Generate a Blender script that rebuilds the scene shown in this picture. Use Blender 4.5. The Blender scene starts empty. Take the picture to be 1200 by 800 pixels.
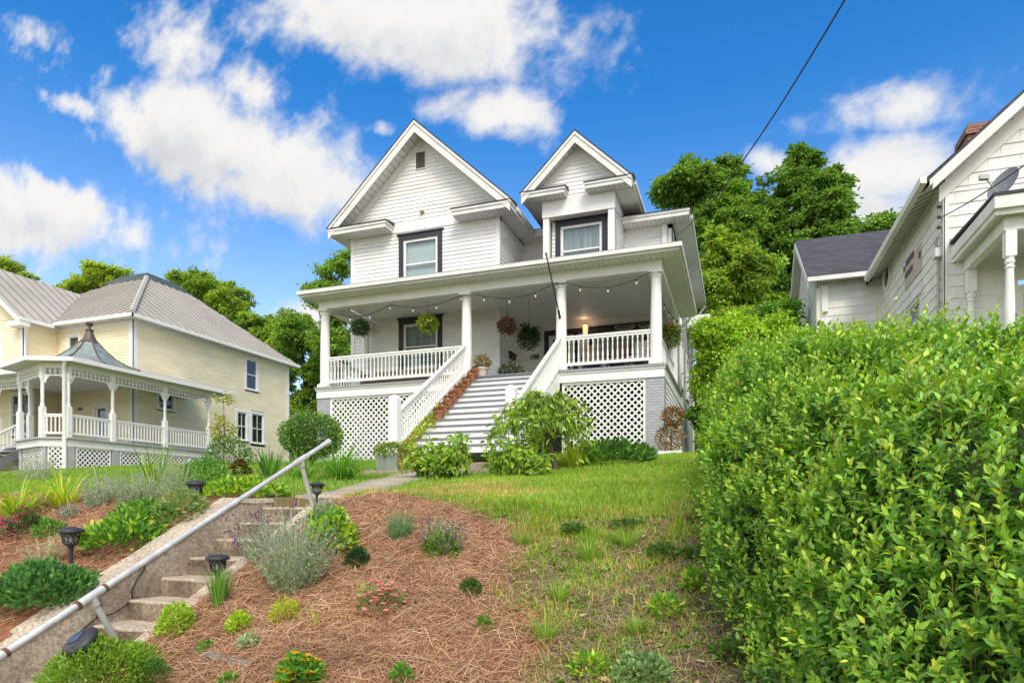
import bpy, math, random
import numpy as np
from mathutils import Vector, Matrix

random.seed(7)
R = math.radians
SC = bpy.context.scene
COL = SC.collection

# ------------------------------------------------------------------ camera
F_PX, HORIZON, YAW = 755.0, 590.0, R(19.3)
cam_data = bpy.data.cameras.new('camera')
cam_data.sensor_width = 36.0
cam_data.lens = F_PX / 1200.0 * 36.0
cam_data.shift_y = (HORIZON - 400.0) / 1200.0
cam_data.clip_start = 0.05
cam_data.clip_end = 3000.0
cam = bpy.data.objects.new('camera', cam_data)
cam.location = (0, 0, 0)                      # eye level is z = 0, the pavement lies at -1.62
cam.rotation_euler = (R(90), 0, YAW)
COL.objects.link(cam)
SC.camera = cam

# ------------------------------------------------------------------ light and exposure
SUN_DIR = Vector((0.38, -0.66, 0.80)).normalized()
SUN_ELEV = math.asin(SUN_DIR.z)
SUN_ROT = math.atan2(SUN_DIR.x, SUN_DIR.y)
sun_data = bpy.data.lights.new('sun', 'SUN')
sun_data.energy = 1.6
sun_data.angle = R(25)
sun_data.color = (1.0, 0.925, 0.82)
sun = bpy.data.objects.new('sun', sun_data)
sun.rotation_euler = (-SUN_DIR).to_track_quat('-Z', 'Y').to_euler()
sun.location = (10, -10, 30)
COL.objects.link(sun)
SC.view_settings.view_transform = 'Standard'
SC.view_settings.look = 'None'
SC.view_settings.gamma = 1.0
SC.view_settings.use_curve_mapping = False
SC.view_settings.exposure = 0.86
SC.render.engine = 'CYCLES'
SC.cycles.max_bounces = 7
SC.cycles.diffuse_bounces = 5
SC.cycles.glossy_bounces = 2
SC.cycles.transmission_bounces = 4
SC.cycles.transparent_max_bounces = 8
SC.cycles.use_denoising = True
SC.cycles.caustics_reflective = False
SC.cycles.caustics_refractive = False
SC.cycles.sample_clamp_indirect = 6.0

FWD = np.array([-math.sin(YAW), math.cos(YAW), 0.0])
RGT = np.array([math.cos(YAW), math.sin(YAW), 0.0])

def ray(px, py):
    return FWD + RGT * ((px - 600.0) / F_PX) + np.array([0, 0, (HORIZON - py) / F_PX])

# sky: Nishita with broken cumulus, each bank at its own bearing and height in the sky
world = bpy.data.worlds.new('World')
SC.world = world
world.use_nodes = True
NT = world.node_tree
NT.nodes.clear()
SKY_K = 0.125

def wnode(t, **kw):
    n = NT.nodes.new(t)
    for k, v in kw.items():
        setattr(n, k, v)
    return n

def wmath(op, a, b=None, clamp=False):
    n = wnode('ShaderNodeMath', operation=op, use_clamp=clamp)
    for i, v in enumerate((a, b)):
        if v is None:
            continue
        if isinstance(v, (int, float)):
            n.inputs[i].default_value = v
        else:
            NT.links.new(v, n.inputs[i])
    return n.outputs[0]

def wmap(v, a, b, c, d, smooth=True):
    n = wnode('ShaderNodeMapRange', interpolation_type='SMOOTHSTEP' if smooth else 'LINEAR')
    NT.links.new(v, n.inputs['Value'])
    for k, x in zip(('From Min', 'From Max', 'To Min', 'To Max'), (a, b, c, d)):
        n.inputs[k].default_value = x
    return n.outputs[0]

sky = wnode('ShaderNodeTexSky', sky_type='NISHITA')
sky.sun_disc = False
sky.sun_elevation = SUN_ELEV
sky.sun_rotation = SUN_ROT
sky.altitude = 300.0
sky.air_density = 1.0
sky.dust_density = 0.45
sky.ozone_density = 2.2
tc = wnode('ShaderNodeTexCoord')
sep = wnode('ShaderNodeSeparateXYZ')
NT.links.new(tc.outputs['Generated'], sep.inputs[0])
wx, wy, wz = sep.outputs
ysafe = wmath('MAXIMUM', wy, 0.08)
U = wmath('DIVIDE', wx, ysafe)
V = wmath('DIVIDE', wz, ysafe)
front = wmap(wy, 0.05, 0.2, 0, 1)
uv = wnode('ShaderNodeCombineXYZ')
NT.links.new(U, uv.inputs[0]); NT.links.new(V, uv.inputs[1])

def wnoise(vec, scale, detail, rough, dist=0.0, offset=(0, 0, 0), stretch=(1, 1, 1)):
    mp = wnode('ShaderNodeMapping')
    mp.inputs['Location'].default_value = offset
    mp.inputs['Scale'].default_value = stretch
    NT.links.new(vec, mp.inputs['Vector'])
    n = wnode('ShaderNodeTexNoise')
    n.inputs['Scale'].default_value = scale
    n.inputs['Detail'].default_value = detail
    n.inputs['Roughness'].default_value = rough
    n.inputs['Distortion'].default_value = dist
    NT.links.new(mp.outputs[0], n.inputs['Vector'])
    return n.outputs['Fac']

def uvof(px, py):
    d = ray(px, py)
    return np.array([d[0] / d[1], d[2] / d[1]])

# bank: centre bearing, half axes, tilt, weight
CLOUDS = [((270, 178), 205, 64, 19, 1.05), ((95, 128), 52, 17, 22, .8), ((330, 215), 150, 50, 18, .9), ((170, 150), 90, 40, 15, .8),
          ((450, 25), 215, 62, 8, 1.0), ((500, 60), 110, 50, 0, .8), ((200, 45), 60, 62, 35, .66), ((300, 105), 52, 42, 60, .62),
          ((60, 250), 135, 45, 16, .95), ((130, 275), 60, 30, 10, .8), ((20, 275), 90, 42, 0, .9),
          ((560, 128), 85, 34, -5, .72), ((612, 130), 40, 36, 0, .7), ((446, 150), 24, 14, 0, .6),
          ((1040, 122), 92, 44, -12, .66), ((960, 150), 70, 30, 0, .5), ((1030, 205), 120, 52, 0, .95), ((1010, 245), 130, 34, 0, .9),
          ((905, 190), 34, 22, 0, .8), ((45, 40), 40, 18, 30, .34), ((380, 372), 70, 24, 0, .7), ((640, 150), 0.1, 0.1, 0, 0)]

def field(dvec):
    """cloud density at (U,V)+dvec"""
    uu = wmath('ADD', U, dvec[0]); vv = wmath('ADD', V, dvec[1])
    total = None
    for (c, a, b, rot, wgt) in CLOUDS:
        if wgt <= 0:
            continue
        c0 = uvof(*c)
        t = R(rot)
        e1 = uvof(c[0] + a * math.cos(t), c[1] + a * math.sin(t)) - c0
        e2 = uvof(c[0] - b * math.sin(t), c[1] + b * math.cos(t)) - c0
        M = np.linalg.inv(np.array([e1, e2]).T)
        du = wmath('SUBTRACT', uu, float(c0[0])); dv = wmath('SUBTRACT', vv, float(c0[1]))
        p = wmath('ADD', wmath('MULTIPLY', du, float(M[0, 0])), wmath('MULTIPLY', dv, float(M[0, 1])))
        q = wmath('ADD', wmath('MULTIPLY', du, float(M[1, 0])), wmath('MULTIPLY', dv, float(M[1, 1])))
        d2 = wmath('ADD', wmath('MULTIPLY', p, p), wmath('MULTIPLY', q, q))
        g = wmath('MULTIPLY', wmath('POWER', 2.718, wmath('MULTIPLY', d2, -0.9)), wgt)
        total = g if total is None else wmath('MAXIMUM', total, g)
    off = (dvec[0], dvec[1], 0)
    n1 = wnoise(uv.outputs[0], 4.2, 9, 0.56, 0.35, off)
    n2 = wnoise(uv.outputs[0], 15.0, 7, 0.62, 0.2, off)
    n = wmath('ADD', wmath('MULTIPLY', n1, 0.66), wmath('MULTIPLY', n2, 0.34))
    s = wmath('ADD', wmath('MULTIPLY', total, 0.62), wmath('MULTIPLY', wmath('SUBTRACT', n, 0.5), 1.55))
    return s

dens = field((0.0, 0.0))
dens_up = field((0.02, 0.055))
cover = wmap(dens, 0.14, 0.48, 0, 1)
cover = wmath('MULTIPLY', cover, front)
thick = wmap(wmath('SUBTRACT', dens_up, wmath('MULTIPLY', dens, 0.25)), 0.14, 0.80, 0, 1)
# behind the viewer: unseen bright clouds, added to soften and fill the light
bn = wnoise(tc.outputs['Generated'], 2.3, 6, 0.55, 0.2)
back_fill = wmath('MULTIPLY', wmap(bn, 0.33, 0.58, 0, 0.92), wmath('SUBTRACT', 1.0, front))
back_fill = wmath('MULTIPLY', back_fill, wmap(wz, -0.02, 0.10, 0, 1))
cmix = wnode('ShaderNodeMix', data_type='RGBA')
NT.links.new(thick, cmix.inputs['Factor'])
cmix.inputs['A'].default_value = (4.1, 4.05, 3.98, 1)
cmix.inputs['B'].default_value = (2.8, 2.92, 3.12, 1)
hsv = wnode('ShaderNodeHueSaturation')
hsv.inputs['Hue'].default_value = 0.503
NT.links.new(wmap(wz, .12, .55, .95, 1.40), hsv.inputs['Saturation'])
NT.links.new(wmap(wz, .10, .55, 1.10, 1.06), hsv.inputs['Value'])
NT.links.new(sky.outputs[0], hsv.inputs['Color'])
mix0 = wnode('ShaderNodeMix', data_type='RGBA')          # added clouds behind the viewer, brightened to lift the porch interior
NT.links.new(back_fill, mix0.inputs['Factor'])
NT.links.new(hsv.outputs[0], mix0.inputs['A'])
mix0.inputs['B'].default_value = (8.4, 8.1, 7.7, 1)
mix1 = wnode('ShaderNodeMix', data_type='RGBA')
NT.links.new(cover, mix1.inputs['Factor'])
NT.links.new(mix0.outputs['Result'], mix1.inputs['A'])
NT.links.new(cmix.outputs['Result'], mix1.inputs['B'])
bg = wnode('ShaderNodeBackground')
bg.inputs['Strength'].default_value = SKY_K
NT.links.new(mix1.outputs['Result'], bg.inputs['Color'])
wo = wnode('ShaderNodeOutputWorld')
NT.links.new(bg.outputs[0], wo.inputs['Surface'])
world.cycles.sampling_method = 'MANUAL'
world.cycles.sample_map_resolution = 512

# ------------------------------------------------------------------ ground shape
def vnoise(x, y, seed=0):
    x = np.asarray(x, float); y = np.asarray(y, float)
    xi = np.floor(x).astype(np.int64); yi = np.floor(y).astype(np.int64)
    fx = x - xi; fy = y - yi
    fx = fx * fx * (3 - 2 * fx); fy = fy * fy * (3 - 2 * fy)
    def h(a, b):
        n = (a * 374761393 + b * 668265263 + seed * 982451653) & 0xffffffff
        n = ((n ^ (n >> 13)) * 1274126177) & 0xffffffff
        n = n ^ (n >> 16)
        return (n & 0xffff) / 65535.0
    return ((h(xi, yi) * (1 - fx) + h(xi + 1, yi) * fx) * (1 - fy) + (h(xi, yi + 1) * (1 - fx) + h(xi + 1, yi + 1) * fx) * fy)

def fbm(x, y, seed=0, oct=4):
    s = 0; a = 0.5; f = 1.0; t = 0
    for i in range(oct):
        s = s + a * vnoise(np.asarray(x) * f, np.asarray(y) * f, seed + i * 17); t += a
        a *= 0.5; f *= 2.03
    return s / t

PA = np.array([[-900, -1.72], [0.6, -1.62], [2.3, -1.62], [2.6, -1.48], [3.3, -1.16], [4.33, -.73], [5.8, -.05], [6.3, .05], [8, .16], [11.5, .56], [13, .85], [17, 1.3], [25, 1.9], [40, 3.2], [80, 8], [200, 16], [1500, 30]])
PB = np.array([[-900, -1.72], [0.6, -1.62], [2.2, -1.62], [2.5, -1.5], [3.0, -1.3], [6.6, -.13], [7.4, .04], [8.4, .17], [11.5, .56], [13, .85], [17, 1.3], [25, 1.9], [40, 3.2], [80, 8], [200, 16], [1500, 30]])

def sstep(t):
    t = np.clip(t, 0, 1)
    return t * t * (3 - 2 * t)

def ground(x, y, cut=False):
    x = np.asarray(x, float); y = np.asarray(y, float)
    def prof(P):
        return (np.interp(y - .15, P[:, 0], P[:, 1]) + np.interp(y, P[:, 0], P[:, 1]) + np.interp(y + .15, P[:, 0], P[:, 1])) / 3
    t = sstep((x + 4.0) / 2.4)
    z = prof(PA) * (1 - t) + prof(PB) * t
    slope = sstep((y - 2.4) / .8) * (1 - sstep((y - 6.2) / 1.2))
    near_st = 1 - np.clip(np.minimum(np.abs(x + 5.5), np.abs(x + 4.15)) / .5, 0, 1)
    z = z + slope * (1 - .8 * near_st) * ((fbm(x * .9, y * .9, 3, 3) - .5) * .22 + (fbm(x * 5, y * 5, 9, 3) - .5) * .06)
    lawn = sstep((y - 6.3) / 1.5)
    z = z + lawn * (1 - sstep((y - 16) / 4)) * (fbm(x * .5, y * .5, 5, 3) - .5) * .10
    z = z + sstep((y - 45) / 60) * (fbm(x * .02, y * .02, 21, 3) - .5) * 16
    if cut:
        inside = (x > -5.46) & (x < -4.19) & (y < 6.4) & (y > 2.35)
        z = np.where(inside, np.minimum(z, -0.05 - .486 * (6.19 - y) - .75), z)
    return z

def gz(x, y):
    return float(ground(x, y))

def on_ground(px, py):
    """the point of the sloping ground that a line of sight meets"""
    d = ray(px, py)
    lo = 2.0
    prev = 2.0
    for i in range(1, 1200):
        t = 2.0 + i * .04
        if t * d[2] < gz(d[0] * t, d[1] * t):
            lo, hi = prev, t
            for _ in range(25):
                m = (lo + hi) / 2
                if m * d[2] < gz(d[0] * m, d[1] * m): hi = m
                else: lo = m
            return Vector((d[0] * hi, d[1] * hi, gz(d[0] * hi, d[1] * hi)))
        prev = t
    return Vector((d * 30).tolist())

def at_y(px, py, Y):
    d = ray(px, py); return Vector((d * (Y / d[1])).tolist())

def at_x(px, py, X):
    d = ray(px, py); return Vector((d * (X / d[0])).tolist())

def depth(p):
    return float(p[0] * FWD[0] + p[1] * FWD[1])

# ------------------------------------------------------------------ materials
MATS = {}

def mat(name, col, rough=.6, var=.12, scale=3.0, bump=0.0, bscale=40.0, metal=0.0, spec=.4, col2=None, vscale2=None, detail=5, attr=None, stretch=(1, 1, 1), coords='Object'):
    if name in MATS:
        return MATS[name]
    m = bpy.data.materials.new(name); m.use_nodes = True
    nt = m.node_tree; N = nt.nodes; L = nt.links
    b = N['Principled BSDF']
    b.inputs['Roughness'].default_value = rough
    b.inputs['Metallic'].default_value = metal
    b.inputs['Specular IOR Level'].default_value = spec
    tcn = N.new('ShaderNodeTexCoord')
    mp = N.new('ShaderNodeMapping'); mp.inputs['Scale'].default_value = stretch
    L.new(tcn.outputs[coords], mp.inputs['Vector'])
    no = N.new('ShaderNodeTexNoise'); no.inputs['Scale'].default_value = scale; no.inputs['Detail'].default_value = detail; no.inputs['Roughness'].default_value = .62
    L.new(mp.outputs[0], no.inputs['Vector'])
    mr = N.new('ShaderNodeMapRange'); mr.inputs['From Min'].default_value = .32; mr.inputs['From Max'].default_value = .68
    L.new(no.outputs['Fac'], mr.inputs['Value'])
    mx = N.new('ShaderNodeMix'); mx.data_type = 'RGBA'
    c2 = col2 if col2 is not None else tuple(c * (1 - var * 2) for c in col)
    c1 = col if col2 is not None else tuple(min(1, c * (1 + var * .5)) for c in col)
    mx.inputs['A'].default_value = (*c2, 1); mx.inputs['B'].default_value = (*c1, 1)
    L.new(mr.outputs[0], mx.inputs['Factor'])
    out = mx.outputs['Result']
    L.new(out, b.inputs['Base Color'])
    if bump > 0:
        nb = N.new('ShaderNodeTexNoise'); nb.inputs['Scale'].default_value = bscale; nb.inputs['Detail'].default_value = 6
        L.new(mp.outputs[0], nb.inputs['Vector'])
        bp = N.new('ShaderNodeBump'); bp.inputs['Strength'].default_value = bump; bp.inputs['Distance'].default_value = .02
        L.new(nb.outputs['Fac'], bp.inputs['Height']); L.new(bp.outputs[0], b.inputs['Normal'])
    MATS[name] = m
    return m

def attr_mat(name, rough=.5, spec=.35, translucent=0.0, bump=0, gain=1.0):
    """colour comes from each leaf's / strand's own colour"""
    if name in MATS:
        return MATS[name]
    m = bpy.data.materials.new(name); m.use_nodes = True
    nt = m.node_tree; N = nt.nodes; L = nt.links
    b = N['Principled BSDF']
    b.inputs['Roughness'].default_value = rough; b.inputs['Specular IOR Level'].default_value = spec
    a = N.new('ShaderNodeAttribute'); a.attribute_name = 'Col'
    src = a.outputs['Color']
    if gain != 1.0:
        vm = N.new('ShaderNodeVectorMath'); vm.operation = 'MULTIPLY'; vm.inputs[1].default_value = gain if isinstance(gain, tuple) else (gain,) * 3
        L.new(src, vm.inputs[0]); src = vm.outputs[0]
    L.new(src, b.inputs['Base Color'])
    if translucent > 0:
        t = N.new('ShaderNodeBsdfTranslucent')
        h = N.new('ShaderNodeHueSaturation'); h.inputs['Saturation'].default_value = 1.1; h.inputs['Value'].default_value = 1.5
        L.new(src, h.inputs['Color']); L.new(h.outputs[0], t.inputs['Color'])
        ms = N.new('ShaderNodeMixShader'); ms.inputs[0].default_value = translucent
        L.new(b.outputs[0], ms.inputs[1]); L.new(t.outputs[0], ms.inputs[2])
        L.new(ms.outputs[0], N['Material Output'].inputs['Surface'])
    MATS[name] = m
    return m

def glass_mat():
    if 'window_glass' in MATS:
        return MATS['window_glass']
    m = bpy.data.materials.new('window_glass'); m.use_nodes = True
    nt = m.node_tree; N = nt.nodes; L = nt.links
    N.remove(N['Principled BSDF'])
    g = N.new('ShaderNodeBsdfGlossy'); g.inputs['Roughness'].default_value = .02; g.inputs['Color'].default_value = (.9, .95, 1, 1)
    t = N.new('ShaderNodeBsdfTransparent'); t.inputs['Color'].default_value = (.80, .86, .85, 1)
    lw = N.new('ShaderNodeLayerWeight'); lw.inputs['Blend'].default_value = .32
    lw.inputs['Blend'].default_value = .5
    pw_ = N.new('ShaderNodeMath'); pw_.operation = 'POWER'; pw_.inputs[1].default_value = 4; L.new(lw.outputs['Facing'], pw_.inputs[0])
    mr = N.new('ShaderNodeMapRange'); mr.inputs['To Min'].default_value = .07; mr.inputs['To Max'].default_value = .8
    L.new(pw_.outputs[0], mr.inputs['Value'])
    tcn = N.new('ShaderNodeTexCoord'); no = N.new('ShaderNodeTexNoise'); no.inputs['Scale'].default_value = 1.6
    L.new(tcn.outputs['Object'], no.inputs['Vector'])
    bp = N.new('ShaderNodeBump'); bp.inputs['Strength'].default_value = .05
    L.new(no.outputs['Fac'], bp.inputs['Height']); L.new(bp.outputs[0], g.inputs['Normal'])
    ms = N.new('ShaderNodeMixShader')
    L.new(mr.outputs[0], ms.inputs[0]); L.new(t.outputs[0], ms.inputs[1]); L.new(g.outputs[0], ms.inputs[2])
    L.new(ms.outputs[0], N['Material Output'].inputs['Surface'])
    MATS['window_glass'] = m
    return m

def brick_mat(name, c1, c2, mortar, scale=1.0, bw=.21, bh=.075, rough=.8, mix_axis=True, bump=.4, msize=.012):
    if name in MATS:
        return MATS[name]
    m = bpy.data.materials.new(name); m.use_nodes = True
    nt = m.node_tree; N = nt.nodes; L = nt.links
    b = N['Principled BSDF']; b.inputs['Roughness'].default_value = rough
    g = N.new('ShaderNodeNewGeometry'); s = N.new('ShaderNodeSeparateXYZ'); L.new(g.outputs['Position'], s.inputs[0])
    ad = N.new('ShaderNodeMath'); ad.operation = 'ADD'; L.new(s.outputs[0], ad.inputs[0]); L.new(s.outputs[1], ad.inputs[1])
    cb = N.new('ShaderNodeCombineXYZ'); L.new(ad.outputs[0], cb.inputs[0]); L.new(s.outputs[2], cb.inputs[1])
    br = N.new('ShaderNodeTexBrick'); br.inputs['Scale'].default_value = scale
    br.inputs['Brick Width'].default_value = bw; br.inputs['Row Height'].default_value = bh; br.inputs['Mortar Size'].default_value = msize
    br.inputs['Color1'].default_value = (*c1, 1); br.inputs['Color2'].default_value = (*c2, 1); br.inputs['Mortar'].default_value = (*mortar, 1)
    L.new(cb.outputs[0], br.inputs['Vector'])
    no = N.new('ShaderNodeTexNoise'); no.inputs['Scale'].default_value = 6; L.new(g.outputs['Position'], no.inputs['Vector'])
    mx = N.new('ShaderNodeMix'); mx.data_type = 'RGBA'; mx.blend_type = 'MULTIPLY'; mx.inputs['Factor'].default_value = .5
    L.new(br.outputs['Color'], mx.inputs['A']); 
    mr = N.new('ShaderNodeMapRange'); mr.inputs['To Min'].default_value = .55; mr.inputs['To Max'].default_value = 1.35; L.new(no.outputs['Fac'], mr.inputs['Value'])
    L.new(mr.outputs[0], mx.inputs['B'])
    L.new(mx.outputs['Result'], b.inputs['Base Color'])
    bp = N.new('ShaderNodeBump'); bp.inputs['Strength'].default_value = bump; bp.inputs['Distance'].default_value = .02; bp.invert = True
    L.new(br.outputs['Fac'], bp.inputs['Height']); L.new(bp.outputs[0], b.inputs['Normal'])
    MATS[name] = m
    return m

def groove_mat(name, col, axis, pitch, rough=.55, bump=.6, var=.06, dark=.8):
    """painted boards with a groove every PITCH metres along world AXIS"""
    if name in MATS:
        return MATS[name]
    m = bpy.data.materials.new(name); m.use_nodes = True
    nt = m.node_tree; N = nt.nodes; L = nt.links
    b = N['Principled BSDF']; b.inputs['Roughness'].default_value = rough; b.inputs['Specular IOR Level'].default_value = .35
    g = N.new('ShaderNodeNewGeometry'); s = N.new('ShaderNodeSeparateXYZ'); L.new(g.outputs['Position'], s.inputs[0])
    src = s.outputs['XYZ'.index(axis)] if axis in 'XYZ' else None
    if axis == 'XY':
        ad = N.new('ShaderNodeMath'); ad.operation = 'ADD'; L.new(s.outputs[0], ad.inputs[0]); L.new(s.outputs[1], ad.inputs[1]); src = ad.outputs[0]
    dv = N.new('ShaderNodeMath'); dv.operation = 'DIVIDE'; dv.inputs[1].default_value = pitch; L.new(src, dv.inputs[0])
    fr = N.new('ShaderNodeMath'); fr.operation = 'FRACT'; L.new(dv.outputs[0], fr.inputs[0])
    pg = N.new('ShaderNodeMath'); pg.operation = 'PINGPONG'; pg.inputs[1].default_value = .5; L.new(fr.outputs[0], pg.inputs[0])
    mr = N.new('ShaderNodeMapRange'); mr.inputs['From Min'].default_value = .03; mr.inputs['From Max'].default_value = .10; L.new(pg.outputs[0], mr.inputs['Value'])
    no = N.new('ShaderNodeTexNoise'); no.inputs['Scale'].default_value = 2.5; no.inputs['Detail'].default_value = 5; L.new(g.outputs['Position'], no.inputs['Vector'])
    mr2 = N.new('ShaderNodeMapRange'); mr2.inputs['To Min'].default_value = 1 - var * 2.5; mr2.inputs['To Max'].default_value = 1 + var; L.new(no.outputs['Fac'], mr2.inputs['Value'])
    mu = N.new('ShaderNodeMix'); mu.data_type = 'RGBA'
    mu.inputs['A'].default_value = (*[c * dark for c in col], 1); mu.inputs['B'].default_value = (*col, 1); L.new(mr.outputs[0], mu.inputs['Factor'])
    m2 = N.new('ShaderNodeMix'); m2.data_type = 'RGBA'; m2.blend_type = 'MULTIPLY'; m2.inputs['Factor'].default_value = 1
    L.new(mu.outputs['Result'], m2.inputs['A']); L.new(mr2.outputs[0], m2.inputs['B'])
    L.new(m2.outputs['Result'], b.inputs['Base Color'])
    bp = N.new('ShaderNodeBump'); bp.inputs['Strength'].default_value = bump; bp.inputs['Distance'].default_value = .01
    L.new(mr.outputs[0], bp.inputs['Height']); L.new(bp.outputs[0], b.inputs['Normal'])
    MATS[name] = m
    return m

def stain_mat(name, col, stain, rough=.8, s1=1.2, s2=30, amount=.75, bump=.35, cut=.5, speck=.35):
    """weathered concrete: speckled aggregate under large dark stains"""
    if name in MATS:
        return MATS[name]
    m = bpy.data.materials.new(name); m.use_nodes = True
    nt = m.node_tree; N = nt.nodes; L = nt.links
    b = N['Principled BSDF']; b.inputs['Roughness'].default_value = rough; b.inputs['Specular IOR Level'].default_value = .2
    g = N.new('ShaderNodeNewGeometry')
    def noise(s, d=6):
        n = N.new('ShaderNodeTexNoise'); n.inputs['Scale'].default_value = s; n.inputs['Detail'].default_value = d; n.inputs['Roughness'].default_value = .65
        L.new(g.outputs['Position'], n.inputs['Vector']); return n.outputs['Fac']
    def rng(v, a, b_, c, d):
        n = N.new('ShaderNodeMapRange'); L.new(v, n.inputs['Value'])
        for k, x in zip(('From Min', 'From Max', 'To Min', 'To Max'), (a, b_, c, d)): n.inputs[k].default_value = x
        return n.outputs[0]
    mx = N.new('ShaderNodeMix'); mx.data_type = 'RGBA'
    mx.inputs['A'].default_value = (*col, 1); mx.inputs['B'].default_value = (*stain, 1)
    L.new(rng(noise(s1, 8), cut - .12, cut + .16, 0, amount), mx.inputs['Factor'])
    vo = N.new('ShaderNodeTexVoronoi'); vo.inputs['Scale'].default_value = s2 * 2.4; L.new(g.outputs['Position'], vo.inputs['Vector'])
    ml = N.new('ShaderNodeMix'); ml.data_type = 'RGBA'; ml.blend_type = 'MULTIPLY'; ml.inputs['Factor'].default_value = 1
    L.new(mx.outputs['Result'], ml.inputs['A']); L.new(rng(noise(s2, 4), .3, .7, 1 - speck, 1 + speck), ml.inputs['B'])
    m3 = N.new('ShaderNodeMix'); m3.data_type = 'RGBA'; m3.blend_type = 'MULTIPLY'; m3.inputs['Factor'].default_value = speck
    hs = N.new('ShaderNodeHueSaturation'); hs.inputs['Saturation'].default_value = .18; hs.inputs['Value'].default_value = 1.5
    L.new(vo.outputs['Color'], hs.inputs['Color'])
    L.new(ml.outputs['Result'], m3.inputs['A']); L.new(hs.outputs[0], m3.inputs['B'])
    L.new(m3.outputs['Result'], b.inputs['Base Color'])
    bp = N.new('ShaderNodeBump'); bp.inputs['Strength'].default_value = bump; bp.inputs['Distance'].default_value = .012
    L.new(noise(s2, 6), bp.inputs['Height']); L.new(bp.outputs[0], b.inputs['Normal'])
    MATS[name] = m
    return m

WHITE = mat('white_paint', (.83, .825, .795), .5, .045, 2.2, spec=.35)
WHITE_S = mat('white_siding', (.84, .835, .81), .48, .085, 1.1, spec=.35, stretch=(.5, .5, 2.2))
TRIMW = mat('white_trim_weathered', (.75, .745, .71), .55, .08, 2.6, spec=.3)
CREAM = mat('cream_siding', (.88, .795, .545), .55, .07, 1.4, spec=.3, stretch=(.5, .5, 2.2))
OLDWHITE = mat('old_white_shingle', (.80, .79, .75), .75, .09, 1.6, bump=.25, bscale=26, spec=.2, stretch=(1, 1, .6))
DARKTRIM = mat('charcoal_trim', (.036, .034, .042), .45, .12, 6)
GREYP = mat('grey_porch_paint', (.20, .21, .23), .55, .08, 4)
GREYL = mat('pale_grey_paint', (.42, .43, .45), .55, .08, 4)
SOFFIT_X = groove_mat('soffit_boards_across', (.78, .78, .755), 'X', .15, dark=.62)
SOFFIT_Y = groove_mat('soffit_boards_along', (.78, .78, .755), 'Y', .15, dark=.62)
CEIL = groove_mat('porch_ceiling_boards', (.88, .88, .85), 'X', .11, dark=.74)
SHINGLE = brick_mat('dark_roof_shingles', (.045, .045, .052), (.075, .075, .085), (.03, .03, .034), 1, .3, .14, .9, bump=.5, msize=.006)
METALROOF = mat('weathered_metal_roof', (.46, .43, .375), .55, .08, .5, metal=.0, spec=.2, stretch=(1, 1, 1))
METALDARK = mat('dark_green_metal_roof', (.075, .10, .09), .6, .15, 3, metal=0, spec=.2)
COPPER = mat('aged_copper_roof', (.29, .35, .32), .45, .2, 3.5, metal=.3)
BROWNMETAL = mat('brown_finial_metal', (.13, .10, .085), .5, .2, 8, metal=.2)
GREYBRICK = brick_mat('painted_grey_brick', (.36, .37, .39), (.41, .42, .44), (.30, .31, .33), 1, .215, .075, .7, bump=.9)
REDBRICK = brick_mat('red_brick', (.27, .085, .045), (.20, .06, .035), (.28, .24, .2), 1, .21, .072)
BLACKM = mat('black_metal', (.022, .022, .025), .42, .2, 12, spec=.5)
BLACKP = mat('black_plastic', (.035, .037, .042), .5, .15, 20, spec=.4)
SOLAR = mat('solar_cell', (.05, .065, .10), .18, .2, 9, spec=.6)
GALV = mat('galvanised_pipe', (.66, .66, .64), .42, .14, 7, metal=.25, spec=.5, bump=.05, bscale=30)
RUST = mat('rusty_joint', (.16, .075, .045), .8, .25, 18)
CONC = stain_mat('old_concrete', (.44, .37, .28), (.16, .12, .08), s1=1.5, cut=.50, amount=.85, speck=.4)
CONCTOP = stain_mat('pebbled_concrete', (.46, .385, .29), (.25, .195, .14), s1=2.2, s2=38, cut=.55, amount=.6, speck=.5)
CONCF = stain_mat('brown_concrete_face', (.30, .235, .165), (.09, .066, .045), s1=2.6, cut=.47, amount=.9, speck=.42)  # riser faces, browner and darker than the treads
PATHC = stain_mat('walk_concrete', (.42, .36, .27), (.26, .215, .15), s1=1.5, s2=24, amount=.6)
TERRA = mat('terracotta', (.36, .13, .06), .8, .16, 14, bump=.15)
TERRA2 = mat('weathered_terracotta', (.40, .17, .085), .85, .22, 22, bump=.5, bscale=60)
WOODG = mat('grey_weathered_wood', (.26, .215, .17), .8, .22, 3, bump=.4, stretch=(1, 14, 14))
BARK = mat('bark', (.115, .085, .062), .9, .25, 5, bump=.8, bscale=14, stretch=(1, 1, .3))
TWIG = mat('twigs', (.055, .045, .028), .9, .3, 8)
BLIND = mat('pale_blind', (.62, .67, .65), .7, .08, 1.2, stretch=(1, 1, 8))
CURTAIN = mat('grey_curtain', (.40, .45, .44), .8, .25, 2.0, stretch=(6, 6, .4))
DARKROOM = mat('dark_room', (.030, .032, .030), .8, .4, 1.4)  # darkness of unlit rooms put into flat panels behind the glass
SOIL = mat('potting_soil', (.05, .035, .022), .95, .2, 20)
LEAF = attr_mat('leaf', .5, .3, .34, gain=(1.85, 1.55, 1.3))
LEAFG = attr_mat('glossy_leaf', .40, .42, .27, gain=(2.35, 2.12, 1.36))
TREELEAF = attr_mat('tree_leaf', .55, .25, .38, gain=(2.75, 2.5, 2.1))
STRAW = attr_mat('dry_strand', .8, .12, 0, gain=(1.04, 1.17, 1.17))
PETAL = attr_mat('petal', .6, .2, .25)

# ------------------------------------------------------------------ object helpers
ORG = {}

def link(o, parent=None):
    COL.objects.link(o)
    if parent is not None:
        o.parent = parent
    return o

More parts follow.
